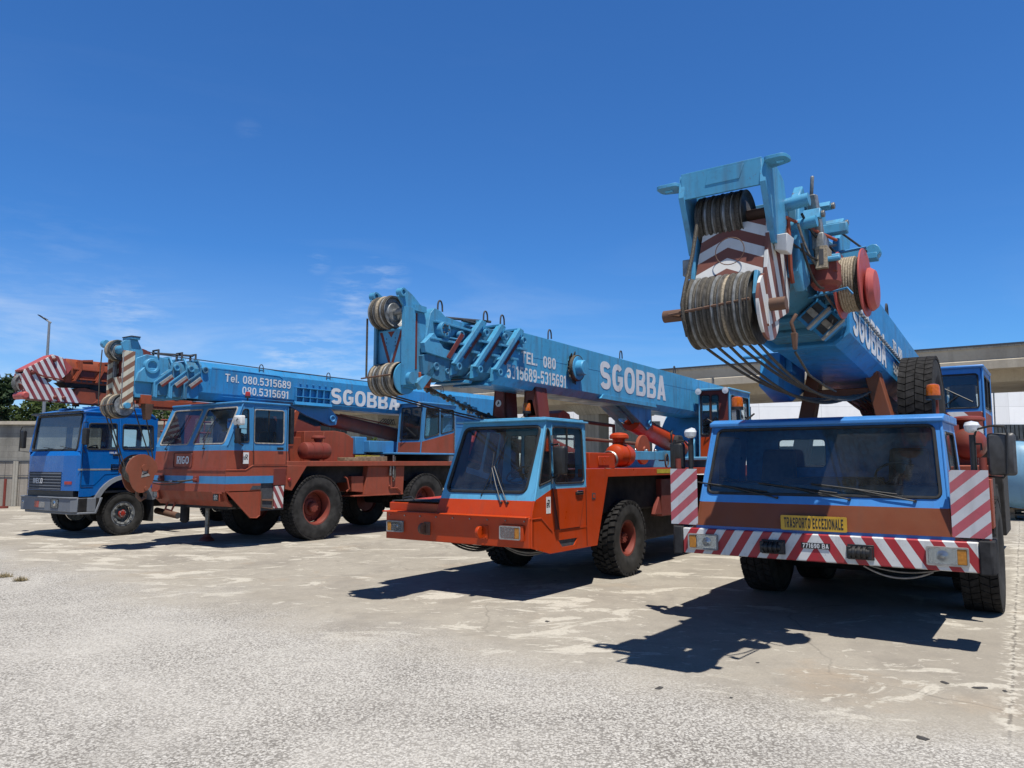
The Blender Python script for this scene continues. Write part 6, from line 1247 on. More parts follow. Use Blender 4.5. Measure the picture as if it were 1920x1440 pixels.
# ---------------------------------------------------------------- TRUCK CRANE: blue lorry with a red boom
def truck_crane():
    rt = root('iv', 'truck_crane', 'bright blue lorry with grey bumper carrying a long orange crane boom over its cab', 'truck', None)
    B, G = 'truck blue paint', 'truck grey plastic'
    m = MB().mat(G)
    pl = [(-1.36, .12), (-1.2, 0), (1.2, 0), (1.34, .1), (1.36, .52), (1.2, .52), (1.18, .25), (-1.2, .25), (-1.36, .5)]
    m.prism(pl, 'z', .62, .95); m.prism([(-1.34, .1), (-1.2, -.02), (1.2, -.02), (1.33, .08), (1.2, .2), (-1.2, .2)], 'z', .93, .97); m.prism([(-1.28, .14), (-1.1, .06), (1.1, .06), (1.26, .14), (1.2, .3), (-1.2, .3)], 'z', .56, .62)
    m.prism([(.1, .57), (.1, .62), (.5, .62), (.62, .95), (.68, .95), (.54, .57)], 'x', 1.3, 1.365); m.box(1.32, 1.35, .1, .6, .62, .95, 'black plastic')
    bu = m.build('bumper', rt, .015)
    headlight(rt, .3, .66, .7, .92, -.0, None, 'black plastic', .012); headlight(rt, -1.22, -.98, .7, .92, 0.02, None, 'black plastic', .012)
    m = MB().mat('dark red lens').box(-.48, -.28, -.012, 0, .7, .85); m.mat('dusty grey').box(-.27, .0, -.01, 0, .7, .83); m.build('licence_plate', rt)
    # cab: faceted nose
    XW = 1.25
    fl = [(-XW, .16), (-.85, 0), (.78, 0), (1.2, .1), (XW, .16)]
    m = MB()
    def wrap(z0, z1, mt, k=0., k1=None):
        k1 = k if k1 is None else k1
        for i in range(len(fl) - 1):
            (xa, ya), (xb, yb) = fl[i], fl[i + 1]; m.panel([(xa, ya + k, z0), (xb, yb + k, z0), (xb, yb + k1, z1), (xa, ya + k1, z1)], [], .02, (0, -1, 0), mt)
    wrap(1.12, 1.56, B); wrap(1.56, 1.95, B); wrap(1.95, 2.06, B, 0, .07); m.box(-1.1, 1.1, .1, .4, .97, 1.14, 'black plastic')
    A = [Vector(p) for p in ((-XW + .03, .14, 2.06), (XW - .03, .14, 2.06), (XW - .06, .26, 2.99), (-XW + .06, .26, 2.99))]
    def q(u, v): return A[0].lerp(A[1], u).lerp(A[3].lerp(A[2], u), v)
    ws = rp([q(.05, .03), q(.95, .03), q(.95, .95), q(.05, .95)], .08)
    m.panel(A, [ws], .02, (0, -1, 0), B)
    yb = 2.08
    def S(y, z): return (XW - max(0, z - 2.05) * .05, y, z)
    arch = [(1.28 + .84 * math.cos(t), .56 + .92 * math.sin(t)) for t in [PI - .35 - (PI - .7) * i / 14 for i in range(15)]]
    lo = [(XW, .16, 1.12)] + [(XW, y, z) for y, z in arch if z > 1.0 and y < 2.05] + [(XW, yb, 1.2), (XW, yb, 2.05), (XW, .16, 2.05)]
    lo = [(XW, .16, .98), (XW, .42, .98)] + [(XW, y, z) for y, z in arch[1:] if y < 2.0] + [(XW, yb, 1.15), (XW, yb, 2.05), (XW, .16, 2.05)]
    m.panel(lo, [], .02, (1, 0, 0), B)
    w1 = rp([S(.3, 2.1), S(1.03, 2.1), S(1.01, 2.74), S(.34, 2.72)], .05); w2 = rp([S(1.17, 2.12), S(1.98, 2.12), S(1.96, 2.73), S(1.17, 2.73)], .06)
    m.panel([S(.14, 2.05), S(yb, 2.05), S(yb, 2.88), S(1.9, 3.0), S(.26, 2.99)], [w1, w2], .02, (1, 0, 0), B)
    m.panel([(-XW, .16, 1.0), (-XW, yb, 1.0), (-XW, yb, 2.05), (-XW, .16, 2.05)], [], .02, (-1, 0, 0), B)
    def T(y, z): return (-S(y, z)[0], y, z)
    w3 = rp([T(.3, 2.1), T(1.03, 2.1), T(1.03, 2.74), T(.34, 2.72)], .05); w4 = rp([T(1.17, 2.12), T(1.96, 2.12), T(1.96, 2.73), T(1.17, 2.73)], .06)
    m.panel([T(.14, 2.05), T(yb, 2.05), T(yb, 2.88), T(1.9, 3.0), T(.26, 2.99)], [w3, w4], .02, (-1, 0, 0), B); w5 = rp(rect(-.9, .9, 2.2, 2.75, yb), .06)
    m.panel(rect(-XW + .02, XW - .02, 1.0, 2.92, yb), [w5], .02, (0, 1, 0), B); m.box(-1.2, 1.2, .3, 2.0, 1.05, 1.1, 'dark interior')
    m.mat('truck blue paint').tube([S(1.1, 2.06), S(1.1, 2.95)], .018, 6); m.tube([(XW + .002, 1.1, 1.5), (XW + .002, 1.1, 2.05)], .006, 5, m='black plastic')
    cab = m.build('cab', rt)
    r = MB().mat(B); r.prism([(.2, 2.985), (.22, 3.03), (.6, 3.12), (1.75, 3.16), (2.05, 2.98), (2.08, 2.9), (1.9, 2.985)], 'x', -XW + .1, XW - .1); r.prism([(.2, 2.97), (.2, 3.02), (1.88, 3.03), (2.06, 2.9), (1.9, 2.97)], 'x', -XW + .02, XW - .02)
    for s in (-1, 1): r.box(*sorted((s * .3, s * .85)), .6, 1.7, 3.13, 3.165)
    r.build('roof', cab, .025)
    m = MB().mat('black plastic'); m.panel([q(.02, .965), q(.98, .965), q(.98, 1.0) + Vector((0, -.03, .0)), q(.02, 1.0) + Vector((0, -.03, 0))], [], .01, (0, -1, 0)); m.box(-1.18, 1.18, .1, .24, 2.98, 3.02); m.build('sun_visor', cab, .01)
    pane('windscreen', cab, ws, (0, -1, 0), 'windscreen glass', .03); pane('window', cab, w2, (1, 0, 0), seal=.02); pane('window', cab, w3, (-1, 0, 0)); pane('window', cab, w4, (-1, 0, 0)); pane('rear_window', cab, w5, (0, 1, 0)); seat(cab, .7, 1.1, 1.45); seat(cab, -.7, 1.1, 1.45); steering(cab, (.7, .6, 2.1), R(30))
    ds = MB().mat('dark interior'); ds.prism([(.2, 1.5), (.2, 2.08), (.45, 2.1), (.55, 1.9), (.55, 1.5)], 'x', -1.15, 1.15); ds.build('dashboard', cab, .03)
    m = MB().mat(B); m.panel([(XW + .008, .2, 1.25), (XW + .008, .5, 1.25), (XW + .008, .75, 1.5), (XW + .008, 1.08, 1.52), (XW + .006, 1.08, 2.04), (XW + .006, .2, 2.04)], [], .006, (1, 0, 0)); m.mat('dusty grey').box(XW + .008, XW + .012, .1, 1.08, 1.6, 1.64); m.tube([(XW + .003, .19, 1.2), (XW + .003, .19, 2.05), (XW - .04, .26, 2.8), (XW - .045, .32, 2.85), (XW - .045, 1.06, 2.87), (XW + .0, 1.09, 2.05), (XW + .003, 1.09, 1.5)], .006, 5, m='rubber seal'); m.tube([(XW + .003, .19, 1.2), (XW + .003, .48, 1.2)], .006, 5); do = m.build('door', rt)
    pane('window', do, w1, (1, 0, 0), seal=.02); h = MB().mat('black plastic').box(XW + .01, XW + .03, .92, 1.05, 1.95, 1.99); h.build('handle', do, .005)
    m = MB().mat('dusty grey').box(XW + .008, XW + .012, 1.12, 1.75, 1.6, 1.64); m.build('trim_strip', rt)
    m = MB().mat('chrome'); m.panel([(XW + .02, .88, 1.6), (XW + .02, 1.1, 1.6), (XW + .02, 1.14, 1.74), (XW + .02, .88, 1.75)], [[(XW + .02, .92, 1.63), (XW + .02, 1.06, 1.63), (XW + .02, 1.08, 1.66), (XW + .02, .92, 1.66)], [(XW + .02, .92, 1.69), (XW + .02, 1.08, 1.69), (XW + .02, 1.09, 1.72), (XW + .02, .92, 1.72)]], .012, (1, 0, 0)); m.build('badge', rt)
    m = MB(); m.text('190.30', .045, .2, (XW + .0185, .93, 2.025), (0, 1, 0), (0, 0, 1), 'white lettering', .18); m.build('lettering', rt)
    # grille
    m = MB().mat('dark interior').box(-.82, .72, -.012, 0, 1.13, 1.56)
    for k in range(6): z = 1.15 + k * .072; m.mat('truck grey plastic').box(-.83, .73, -.03, -.012, z, z + .022)
    m.mat('dark interior').box(-.58, -.08, -.035, -.03, 1.27, 1.42); m.text('IVECO', .125, .46, (-.33, -.037, 1.345), (1, 0, 0), (0, 0, 1), 'white lettering', .19); m.build('grille', rt)
    m = MB().mat('dark red lens'); m.panel([(.86, .005, 1.27), (1.08, .06, 1.27), (1.08, .06, 1.34), (.86, .005, 1.34)], [], .012, (0, -1, 0)); m.build('indicator', rt)
    wiper(rt, q(.3, -.02), q(.42, .08), q(.55, .05)); wiper(rt, q(.62, -.02), q(.75, .09), q(.88, .05))
    mirror(rt, (1.35, 1.52, 2.2, 2.6), [[(1.22, .3, 2.75), (1.38, .12, 2.74), (1.42, .1, 2.65), (1.42, .1, 2.1), (1.25, .25, 2.02)]], .12)
    mirror(rt, (-1.62, -1.45, 2.15, 2.6), [[(-1.2, .2, 2.7), (-1.5, .06, 2.7), (-1.58, .05, 2.6), (-1.58, .05, 2.08), (-1.3, .15, 2.05)]], .08)
    # wheels and arches
    m = MB().mat(G)
    for i in range(14):
        (ya, za), (yb_, zb_) = arch[i], arch[i + 1]; k = .87
        def inn(y, z): return (1.28 + (y - 1.28) * .88, .56 + (z - .56) * .9)
        (yc, zc), (yd, zd) = inn(ya, za), inn(yb_, zb_)
        m.hexa([(1.0, yc, zc), (1.33, yc, zc), (1.33, yd, zd), (1.0, yd, zd), (1.0, ya, za), (1.31, ya, za), (1.31, yb_, zb_), (1.0, yb_, zb_)])
    m.build('wheel_arch', rt)
    m = MB().mat('rubber').box(.75, 1.28, 2.0, 2.04, .3, 1.2); m.build('mud_flap', rt)
    h0 = make_wheel(rt, .53, .3, .29, 'road', 'sheave grey', 'truck grey plastic'); first = True
    for y in (1.28, 5.6, 6.95):
        for s in (1, -1):
            o = h0 if first else copy_tree(h0, rt); first = False
            put(o, s * 1.1, y, .53, s < 0, random.random() * 6)
        axle(rt, y, .53, 1.0)
    for s in (1, ):
        m = MB().mat('sheave grey'); m.lathe([(.0, .21), (.012, .24), (.02, .26), (.0, .27), (-.01, .275)], (1.2, 1.28, .53), 'x', 40, caps=False)
        for k in range(10): t = 2 * PI * k / 10; m.cyl((1.19, 1.28 + .235 * math.cos(t), .53 + .235 * math.sin(t)), (1.235, 1.28 + .235 * math.cos(t), .53 + .235 * math.sin(t)), .03, n=8)
        m.mat('dark red lens').lathe([(0, .1), (.03, .085), (.045, .05), (.05, .0001)], (1.17, 1.28, .53), 'x', 20); m.build('wheel_cover', rt)
    frame_rails(rt, 9.5, 1.25, 1.1, 'underbody')
    m = MB().mat('rusty steel'); m.cyl((.6, 2.55, .52), (1.55, 2.55, .42), .085, n=18); m.cyl((1.5, 2.55, .424), (1.56, 2.55, .419), .07, n=18, m='dark interior'); m.build('exhaust_pipe', rt)
    m = MB().mat('red oxide paint'); m.box(-1.2, 1.2, 2.3, 9.5, 1.1, 1.3); m.box(-1.1, 1.1, 2.4, 3.6, 1.3, 2.3); m.box(-.9, .9, 3.6, 7.5, 1.3, 1.8); m.prism([(5.0, 1.8), (5.5, 2.3), (6.5, 2.6), (7.0, 3.7), (8.0, 3.9), (8.6, 1.8)], 'x', -.7, .5)
    for k in range(7): m.tube([(1.0, 2.4 + .2 * k, 2.3), (1.0, 2.4 + .2 * k, 2.9)], .02); 
    m.tube([(1.0, 2.3, 2.9), (1.0, 3.8, 2.9)], .03); m.tube([(1.0, 2.3, 2.6), (1.0, 3.8, 2.6)], .03); m.box(.4, 1.1, 3.0, 3.4, 2.3, 3.1); m.build('superstructure', rt, .015)
    beacon(rt, (-.05, .62, 3.22), .12, .08, rod=.06); m = MB().mat('sheave grey').lathe([(0, .16), (.06, .17), (.12, .14), (.14, .0001)], (.9, 1.55, 3.15), 'z', 20); m.build('roof_vent', rt)
    # ---- boom
    J = 'jib orange paint'; m = MB().mat(J)
    m.prism([(-.24, 3.86), (-.16, 3.72), (.16, 3.72), (.24, 3.86), (.26, 4.2), (.18, 4.36), (-.18, 4.36), (-.26, 4.2)], 'y', .2, 8.4)
    for k in range(8):
        y = .35 + k * .55
        m.prism([(y, 3.86), (y + .05, 3.86), (y + .16, 4.1), (y + .14, 4.3), (y + .09, 4.3), (y + .1, 4.1)], 'x', -.3, .3)
        m.box(-.31, .31, y, y + .55, 4.09, 4.13); m.box(-.3, .3, y, y + .55, 3.85, 3.88); m.prism([(y, 3.8), (y + .05, 3.8), (y + .2, 4.1), (y + .2, 4.34), (y + .12, 4.34), (y + .14, 4.1)], 'x', -.33, .33); m.prism([(y + .25, 4.3), (y + .5, 4.33), (y + .5, 4.39), (y + .25, 4.36)], 'x', -.2, .24)
        if k < 7:
            m.mat('maroon paint').box(.258, .266, y + .18, y + .54, 3.92, 4.08); m.mat('dark interior')
            for q_ in range(3): m.box(.262, .27, y + .1 + .14 * q_, y + .2 + .14 * q_, 3.8, 3.845)
            m.mat(J)
    bo = m.build('boom', rt, .01)
    m = MB().mat('underbody'); m.prism([(.12, 3.76), (.3, 3.64), (.8, 3.68), (.9, 3.6), (1.5, 3.6), (1.6, 3.53), (2.6, 3.53), (2.7, 3.74)], 'x', -.2, .2); m.build('boom_foot', bo)
    m = MB().mat(J); m.prism([(.2, 3.28), (.5, 3.64), (.7, 3.66), (1.3, 3.55), (6.0, 3.5), (6.0, 3.24), (.8, 3.26)], 'x', -.22, .22); m.prism([(.9, 3.28), (1.0, 3.36), (1.5, 3.4), (4.0, 3.4), (4, 3.3)], 'x', .22, .235); m.box(.22, .25, 2.2, 5.0, 3.3, 3.48); m.build('folding_jib', bo, .01)
    W = 'red white stripe paint'; m = MB().mat(W)
    for x in (-.16, .27): m.prism([(-.78, 3.98), (-.16, 4.4), (.06, 4.36), (.2, 3.95), (.0, 3.76), (-.35, 3.83), (-.1, 3.6), (.3, 3.62), (.58, 3.3), (.5, 3.26), (-.7, 3.3), (-.74, 3.45), (-.82, 3.7)], 'x', x, x + .03)
    m.mat('reel red paint').prism([(-.8, 3.98), (-.16, 4.41), (.08, 4.36), (.3, 4.14), (.22, 4.0), (-.0, 4.3), (-.2, 4.33), (-.76, 3.94)], 'x', -.15, .28); m.prism([(.06, 4.36), (.32, 4.13), (.2, 3.95)], 'x', .3, .31)
    m.mat('red white chevron paint').panel([(-.13, -.72, 3.42), (.27, -.72, 3.42), (.27, -.78, 3.9), (-.13, -.78, 3.9)], [], .02, (0, -1, 0)); m.mat('maroon paint').hexa([(-.1, -.8, 3.6), (.27, -.7, 3.45), (.27, -.6, 3.45), (-.1, -.6, 3.6), (-.1, -.82, 3.7), (.27, -.75, 3.6), (.27, -.6, 3.6), (-.1, -.6, 3.7)])
    m.mat('maroon paint').prism([(-.6, 3.3), (-.5, 3.55), (-.35, 3.8), (-.1, 3.6), (-.15, 3.28)], 'x', -.13, .26)
    hd = m.build('boom_head', bo, .006)
    m = MB().mat('reel red paint'); m.lathe([(-.16, .06), (-.14, .09), (.3, .09), (.34, .06)], (0, -.72, 3.37), 'x', 18); m.build('roller', rt); sheaves(rt, 3, -.13, .08, -.64, 3.68, .22, None, ('wire rope',), ('sheave grey',))
    m = MB().mat('maroon paint')
    m.tube([(.32, -.65, 3.98), (.33, -.4, 3.86), (.33, .1, 3.8)], .02, 6); m.build('tie_bar', bo)
    for y, z in ((-.12, 4.28), (-.6, 3.92), (-.05, 3.36), (.15, 3.36)): MB().mat('maroon paint').lathe([(0, .05), (.03, .05), (.05, .03), (.05, .0001)], (.3, y, z), 'x', 12).build('lug', bo)
truck_crane()

# ---------------------------------------------------------------- background
def concrete(name, a, b, joints=None, rough=.9, stain=.5, streak=True):
    m, N, L, o = newmat(name); tc = N.new('ShaderNodeTexCoord'); v = tc.outputs['Object']
    cc = mixc(N, L, rng(N, L, noise(N, L, v, .6, 7, .65, .3), .35, .65), a, b)
    if streak: cc = mixc(N, L, rng(N, L, noise(N, L, v, 1.2, 6, .6, .2, scale=(1, 1, .12)), .5, .72, 0, stain), cc, lift(a, .45, 0))
    cc = mixc(N, L, rng(N, L, noise(N, L, v, 9, 5, .7), .5, .75, 0, stain * .5), cc, lift(a, .6, 0))
    if joints:
        bt = N.new('ShaderNodeTexBrick'); bt.inputs['Scale'].default_value = 1; bt.inputs['Brick Width'].default_value = joints[0]; bt.inputs['Row Height'].default_value = joints[1]; bt.inputs['Mortar Size'].default_value = joints[2]; bt.offset = joints[3]
        bt.inputs['Color1'].default_value = (1, 1, 1, 1); bt.inputs['Color2'].default_value = (.86, .86, .86, 1); bt.inputs['Mortar'].default_value = (joints[4],) * 3 + (1,)
        sx = N.new('ShaderNodeSeparateXYZ'); cx = N.new('ShaderNodeCombineXYZ'); L.new(v, sx.inputs[0]); L.new(sx.outputs[0], cx.inputs[0]); L.new(sx.outputs[2], cx.inputs[1]); L.new(cx.outputs[0], bt.inputs['Vector'])
        cc = mixc(N, L, 1., cc, bt.outputs['Color'], 'MULTIPLY')
    b_ = N.new('ShaderNodeBsdfPrincipled'); L.new(cc, b_.inputs['Base Color']); b_.inputs['Roughness'].default_value = rough; b_.inputs['Specular IOR Level'].default_value = .2
    bp = N.new('ShaderNodeBump'); bp.inputs['Strength'].default_value = .3; bp.inputs['Distance'].default_value = .03; L.new(noise(N, L, v, 6, 6, .7), bp.inputs['Height']); L.new(bp.outputs[0], b_.inputs['Normal'])
    L.new(b_.outputs[0], o.inputs[0])
concrete('viaduct concrete', (.36, .315, .25), (.44, .39, .31), None, stain=.45)
concrete('pier concrete', (.3, .28, .24), (.4, .37, .31), (.3, 9, .012, 0, .6))
concrete('white cladding', (.84, .84, .83), (.88, .88, .87), (6.0, 2.4, .025, 0, .72), .6, .12)
concrete('block wall', (.21, .2, .175), (.3, .285, .25), (.5, .25, .012, .5, .8), stain=.6)
concrete('board wall', (.27, .24, .2), (.36, .325, .28), (.32, 9, .014, 0, .45), stain=.6)
plain('dark cladding', (.07, .08, .085), .5, .3, .2, 3)
plain('lamp pole metal', (.3, .31, .32), .5, .5, .15)
plain('bark', (.09, .065, .045), .95, 0, .4, 12, .5)
plain('dry grass', (.3, .24, .13), .9, 0, .4, 20)
plain('stone', (.05, .047, .045), .9, 0, .4, 20)
paint('tank paint', (.19, .37, .52), .35, .5, .25, .15, tile=.6)
def leafmat(name, a, b):
    m, N, L, o = newmat(name); tc = N.new('ShaderNodeTexCoord'); v = tc.outputs['Object']
    cc = mixc(N, L, rng(N, L, noise(N, L, v, 1.4, 4), .3, .7), a, b); cc = mixc(N, L, rng(N, L, noise(N, L, v, 17, 2), .4, .7, 0, .5), cc, lift(b, 1.3, 0))
    d = N.new('ShaderNodeBsdfPrincipled'); L.new(cc, d.inputs['Base Color']); d.inputs['Roughness'].default_value = .6; d.inputs['Specular IOR Level'].default_value = .3
    t = N.new('ShaderNodeBsdfTranslucent'); L.new(cc, t.inputs[0]); x = N.new('ShaderNodeMixShader'); x.inputs[0].default_value = .25
    L.new(d.outputs[0], x.inputs[1]); L.new(t.outputs[0], x.inputs[2]); L.new(x.outputs[0], o.inputs[0])
leafmat('oak leaves', (.035, .06, .018), (.075, .105, .03)); leafmat('pine needles', (.022, .045, .02), (.05, .075, .03)); leafmat('bush leaves', (.05, .085, .02), (.1, .13, .04))

def viaduct():
    x, y, a = VEH['c4']
    rt = tag(empty('viaduct', (x, y, 0), -R(a)), 'long grey concrete viaduct crossing behind the cranes', 'bridge')
    m = MB().mat('viaduct concrete')
    m.prism([(38.0, 6.62), (38.0, 7.05), (38.12, 7.12), (38.05, 7.72), (38.4, 7.72), (38.4, 7.4), (50, 7.4), (50, 6.9), (40.0, 6.75), (38.35, 6.58)], 'x', -130, 75); m.build('deck', rt)
    m = MB().mat('viaduct concrete').prism([(39.9, 6.85), (40.4, 6.12), (48, 6.12), (48.6, 6.85)], 'x', -130, 75); m.build('girder', rt)
    m = MB().mat('viaduct concrete').box(-130, 75, 37.97, 38.45, 7.72, 7.84, 'pier concrete'); m.box(-130, 75, 37.94, 38.0, 7.8, 7.9, 'dark interior')
    m.build('coping', rt)
    for k in range(17):
        m = MB().mat('dark interior').box(-128 + k * 12.5, -127.96 + k * 12.5, 38.03, 38.1, 6.64, 7.1); m.build('joint', rt)
    for xx in (-104, -78, -52, -26.6, 2.5, 28, 54):
        m = MB().mat('pier concrete').box(xx - .85, xx + .85, 42, 43.6, 0, 6.12); m.box(xx + 1.6, xx + 3.2, 44.5, 46.2, 0, 6.12); m.hexa([(xx - .9, 41.9, 5.4), (xx + 3.3, 41.9, 5.4), (xx + 3.3, 46.3, 5.4), (xx - .9, 46.3, 5.4), (xx - 1.6, 41.2, 6.12), (xx + 4, 41.2, 6.12), (xx + 4, 47, 6.12), (xx - 1.6, 47, 6.12)]); m.build('pier', rt)
viaduct()
def warehouse():
    rt = tag(empty('warehouse', (0, 75, 0), R(-1)), 'low white panelled warehouse standing beyond the viaduct', 'building')
    m = MB().mat('white cladding').box(-24, 95, 0, 25, 0, 9.2); m.build('wall', rt)
    m = MB().mat('white cladding').box(-24.1, 95.1, -.12, 25, 9.2, 9.4); m.build('parapet', rt)
    m = MB().mat('dark cladding').box(44, 90, -.06, 0, 3.95, 5.45)
    for k in range(115): m.box(44 + k * .4, 44 + k * .4 + .26, -.14, -.06, 3.95, 5.45)
    m.build('louvre_band', rt)
    for xx in (-20, -10, 0, 10, 22):
        m = MB().mat('dark cladding').box(xx, xx + 4.4, -.05, 0, 4.6, 5.8); m.mat('truck grey plastic')
        for k in range(5): m.box(xx + k * 1.08, xx + k * 1.08 + .08, -.1, -.05, 4.6, 5.8)
        m.build('window', rt)
warehouse()
def boundary_wall():
    rt = tag(empty('boundary_wall', (-28, 32, 0)), 'grey concrete block wall on boarded lower panels behind the blue lorry', 'wall')
    m = MB().mat('block wall').box(-24, 17, .05, .3, 1.85, 3.36); m.build('block_course', rt)
    for k in range(13):
        x0 = -24 + k * 3.15; m = MB().mat('board wall').box(x0 + .12, x0 + 3.12, .0, .2, 0, 1.82); m.build('board_panel', rt)
        m = MB().mat('pier concrete').box(x0 - .1, x0 + .1, -.06, .22, 0, 1.85); m.build('post', rt)
    m = MB().mat('viaduct concrete').box(-24.1, 17.1, -.12, .42, 3.36, 3.5); m.build('coping', rt)
    m = MB().mat('dark interior').tube([(-24, -.03, 1.25), (17, -.03, 1.25)], .015, 6); m.box(-24, 17, -.02, .06, 1.8, 1.87); m.build('cable', rt)
boundary_wall()
def lamp_post():
    rt = tag(empty('street_lamp', (-20.85, 34.2, 0)), 'tall slim street lamp with one flat arm rising behind the wall', 'street lamp')
    m = MB().mat('lamp pole metal').cyl((0, 0, 0), (0, 0, 8.1), .1, .05, 14); m.build('pole', rt)
    m = MB().mat('lamp pole metal').tube([(.08, 0, 8.06), (-.1, -.02, 8.16), (-.3, -.05, 8.3)], .035, 8); m.build('arm', rt)
    m = MB().mat('black plastic').hexa([(-.1, -.12, 8.14), (-.1, .1, 8.14), (-.46, .06, 8.38), (-.46, -.14, 8.38), (-.12, -.12, 8.22), (-.12, .1, 8.22), (-.47, .06, 8.42), (-.47, -.14, 8.42)]); m.build('lamp_head', rt)
lamp_post()
def tree(name, label, cat, x, y, h, w, leaf, n=2600, ls=.16, trunk=.16, group=None, seed=1, base=.25):
    rnd = random.Random(seed); rt = tag(empty(name, (x, y, 0)), label, cat, group)
    m = MB().mat('bark'); m.tube([(0, 0, 0), (.1, 0, h * .3), (.05, .1, h * .6), (.1, .1, h * .85)], trunk, 8)
    lobes = []
    for k in range(16):
        a = rnd.uniform(0, 6.28); rr = w * rnd.uniform(.15, .75); z = h * rnd.uniform(base + .1, .9); rr *= math.sin(min(1, (1.05 - z / h) * 1.9) * 1.4)
        c = Vector((rr * math.cos(a), rr * math.sin(a), z)); lobes.append((c, w * rnd.uniform(.25, .45)))
        m.tube([(.05, 0, h * rnd.uniform(.25, .5)), c * .6 + Vector((0, 0, h * .15)), c], trunk * .28, 5)
    m.build('trunk', rt)
    f = MB().mat(leaf); vs = []; fs = []
    for k in range(n):
        c, r = rnd.choice(lobes); d = Vector((rnd.gauss(0, 1), rnd.gauss(0, 1), rnd.gauss(0, .8))).normalized(); p = c + d * r * rnd.uniform(.45, 1.05) ** .7
        u = Vector((rnd.gauss(0, 1), rnd.gauss(0, 1), rnd.gauss(0, .6))).normalized(); v = u.cross(Vector((rnd.gauss(0, 1), rnd.gauss(0, 1), rnd.gauss(0, 1)))).normalized(); s = ls * rnd.uniform(.5, 1.2); i = len(vs)
        vs += [p - u * s, p + v * s * .5, p + u * s, p - v * s * .5]; fs.append((i, i + 1, i + 2, i + 3))
    f.add(vs, fs); f.build('crown', rt)
tree('pine_tree', 'dark pine rising highest at the far end of the wall', 'tree', -25.6, 38, 6.3, 1.5, 'pine needles', 3000, .16, .16, None, 3, .3)
for k, (x, y, h, w, lab) in enumerate(((-23.2, 37.5, 4.9, 2.2, 'broad leafy tree between the pine and the street lamp'), (-20.2, 38.5, 5.2, 2.5, 'broad leafy tree just beyond the street lamp'), (-16.8, 38, 5.0, 2.4, 'broad leafy tree behind the lorry cab roof'), (-13.4, 39, 4.6, 2.2, 'broad leafy tree behind the brick red crane cab'))):
    tree('leafy_tree', lab, 'tree', x, y, h, w, 'oak leaves', 4200, .15, .14, None, 11 + k, .12)
tree('bush', 'light green bush in the gap beneath the second boom', 'bush', -7.9, 43, 3.1, 1.0, 'bush leaves', 1600, .12, .06, None, 31, .05)
def skip():
    rt = tag(empty('skip', (-8.2, 41, 0), R(-10)), 'plain yellow steel skip below the green bush', 'skip')
    m = MB().mat('yellow paint'); m.panel([(-.9, -.5, 1.0), (.9, -.5, 1.0), (1.0, -.6, 2.55), (-1.0, -.6, 2.55)], [], .05, (0, -1, 0)); m.panel([(-.9, .7, 1.0), (.9, .7, 1.0), (1.0, .8, 2.55), (-1.0, .8, 2.55)], [], .05, (0, 1, 0))
    for s in (-1, 1): m.panel([(s * .9, -.5, 1.0), (s * .9, .7, 1.0), (s * 1.0, .8, 2.55), (s * 1.0, -.6, 2.55)], [], .05, (s, 0, 0)); m.box(*sorted((s * .5, s * .7)), -.4, .6, 0, 1.0)
    m.box(-.9, .9, -.5, .7, .95, 1.0); m.build('body', rt)
    m = MB().mat('yellow paint')
    for k in range(5): x = -.8 + k * .4; m.box(x - .03, x + .03, -.66, -.56, 1.05, 2.5)
    m.build('rib', rt)
skip()
def tank():
    x, y, a = VEH['c4']; rt = tag(empty('storage_tank', (15.72, 24.0, 0), -R(a)), 'pale blue round-ended storage tank lying on pallets beside the big crane', 'tank')
    m = MB().mat('tank paint'); m.lathe([(-.4, .0001), (-.38, .25), (-.3, .6), (-.18, .85), (0, 1.0), (.1, 1.03), (4.5, 1.03), (4.6, .9), (4.7, .0001)], (0, 0, 1.42), 'y', 64); m.lathe([(.08, 1.032), (.08, 1.045), (.16, 1.045), (.16, 1.032)], (0, 0, 1.42), 'y', 64); m.box(-.9, .9, -.36, -.34, 1.4, 1.404) ; m.build('shell', rt)
    m = MB().mat('black plastic'); m.tube([(-1.3, .3, 2.36), (.6, .3, 2.5)], .06, 8); m.cyl((-.1, .3, 2.4), (-.1, .3, 2.62), .14, n=16); m.build('valve', rt)
    m = MB().mat('rusty steel')
    for yy in (.6, 3.6): m.box(-.8, .8, yy, yy + .2, .38, .75)
    m.build('cradle', rt)
    protos = None
    for k, (px_, py, pz, lab) in enumerate(((-.3, .9, 0, 'lower wooden pallet under the front of the blue tank'), (-.3, .9, .19, 'upper wooden pallet under the front of the blue tank'), (-.25, 3.4, 0, 'lower wooden pallet under the far end of the blue tank'), (-.25, 3.4, .19, 'upper wooden pallet under the far end of the blue tank'))):
        p = Matrix.Rotation(-R(a), 4, 'Z') @ Vector((px_, py, 0))
        if protos is None:
            protos = empty('wooden_pallet', (0, 0, 0), -R(a))
            for q in range(7): MB().mat('wood').box(-1.1, 1.1, -.6 + q * .18, -.6 + q * .18 + .12, .14, .18).build('board', protos)
            for q in range(3): MB().mat('wood').box(-1.1 + q * 1.0, -.9 + q * 1.0, -.6, .6, 0, .138).build('runner', protos)
            o = protos
        else: o = copy_tree(protos)
        o.location = (15.72 + p.x, 24.0 + p.y, pz); tag(o, lab, 'pallet', 'pallets under the blue tank')
tank()
def red_post():
    rt = tag(empty('marker_post', (-20.0, 30.6, 0)), 'thin dark red steel post before the boarded wall', 'post')
    m = MB().mat('red oxide paint').cyl((0, 0, 0), (0, 0, 1.15), .05, n=12); m.build('pole', rt); m = MB().mat('red oxide paint').cyl((0, 0, 0), (0, 0, .08), .16, n=16); m.build('foot', rt)
red_post()
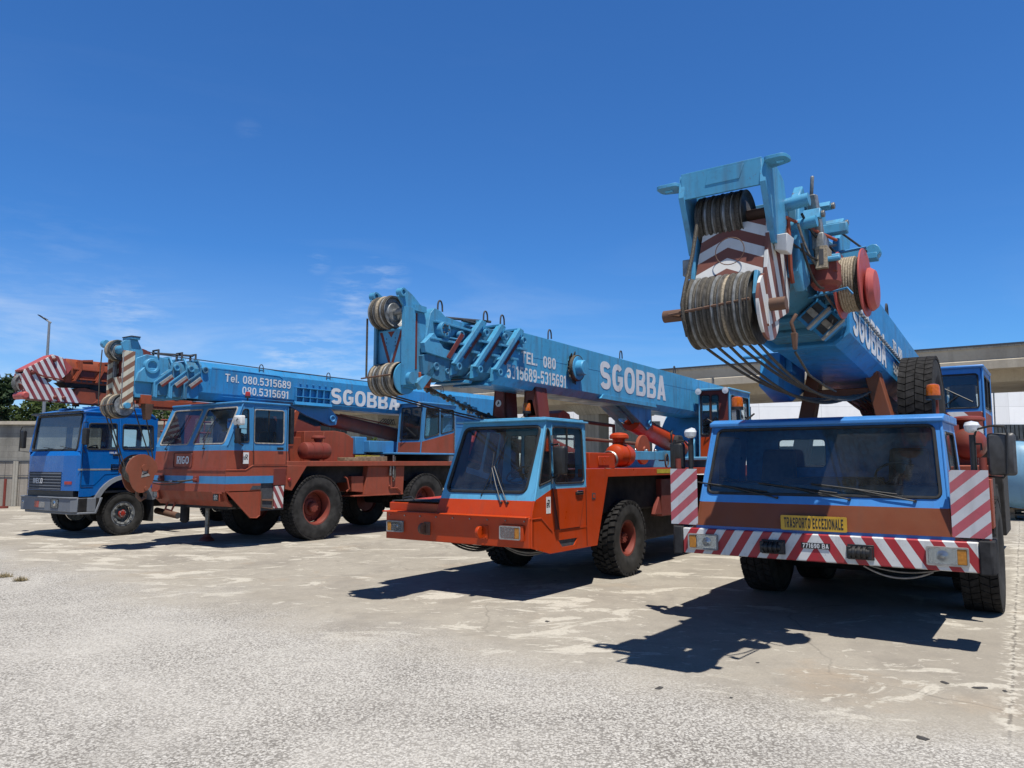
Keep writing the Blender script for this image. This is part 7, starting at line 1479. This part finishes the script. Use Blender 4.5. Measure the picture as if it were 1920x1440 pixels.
# planks lying on the brick red crane's deck
def on(key, x, y, z):
    X, Y, a = VEH[key]; a = R(a); return (X + x * math.cos(a) + y * math.sin(a), Y - x * math.sin(a) + y * math.cos(a), z)
for lab, y0, y1, k in (('pale thin plank lying on the brick red crane deck', 3.35, 4.25, 0), ('darker thick timber lying on the deck beside the pale plank', 4.05, 4.9, 1)):
    m = MB().mat('wood').box(-.14, .14, 0, y1 - y0, 0, .09 + .03 * k); o = m.build('wooden_plank', None, .006); o.location = on('c2', 1.12 - .1 * k, y0, 1.822); o.rotation_euler = (0, 0, -R(35)); tag(o, lab, 'plank')
# dry tufts and stones
def tuft(x, y, r, lab, seed):
    rnd = random.Random(seed); m = MB().mat('dry grass'); vs = []; fs = []
    for k in range(240):
        a = rnd.uniform(0, 6.28); q = rnd.uniform(0, r * .8); b = Vector((q * math.cos(a), q * math.sin(a), 0)); d = Vector((rnd.gauss(0, .5), rnd.gauss(0, .5), rnd.uniform(.4, 1))).normalized() * rnd.uniform(.04, .1); s = d.cross(Vector((0, 0, 1))).normalized() * .004; i = len(vs)
        vs += [b - s, b + s, b + d + Vector((d.x, d.y, 0)) * .4]; fs.append((i, i + 1, i + 2))
    m.add(vs, fs); o = m.build('dry_grass_tuft'); o.location = (x, y, 0); tag(o, lab, 'grass tuft')
tuft(-7.95, 12.3, .14, 'larger dry grass tuft on the bare concrete', 5); tuft(-7.45, 11.9, .12, 'smaller dry grass tuft nearer the chippings', 6)

def scraps():
    rnd = random.Random(9)
    for x, y, r in ((3.52, 6.47, .05), (3.71, 6.32, .06), (3.86, 6.24, .035), (2.66, 5.2, .05), (1.67, 6.07, .025), (1.17, 6.32, .05), (.4, 8.9, .04), (2.2, 7.1, .025)):
        m = MB().mat('stone'); n = 9; pts = [(r * rnd.uniform(.5, 1) * math.cos(2 * PI * i / n) * 1.3, r * rnd.uniform(.35, .8) * math.sin(2 * PI * i / n)) for i in range(n)]
        m.prism(pts, 'z', .001, r * .1); o = m.build('scrap', None, .003); o.location = (x, y, 0); o.rotation_euler = (0, 0, rnd.uniform(0, 3))
        tag(o, 'small dark scrap lying flat on the concrete before the cranes', 'scrap', 'dark scraps on the concrete')
scraps()
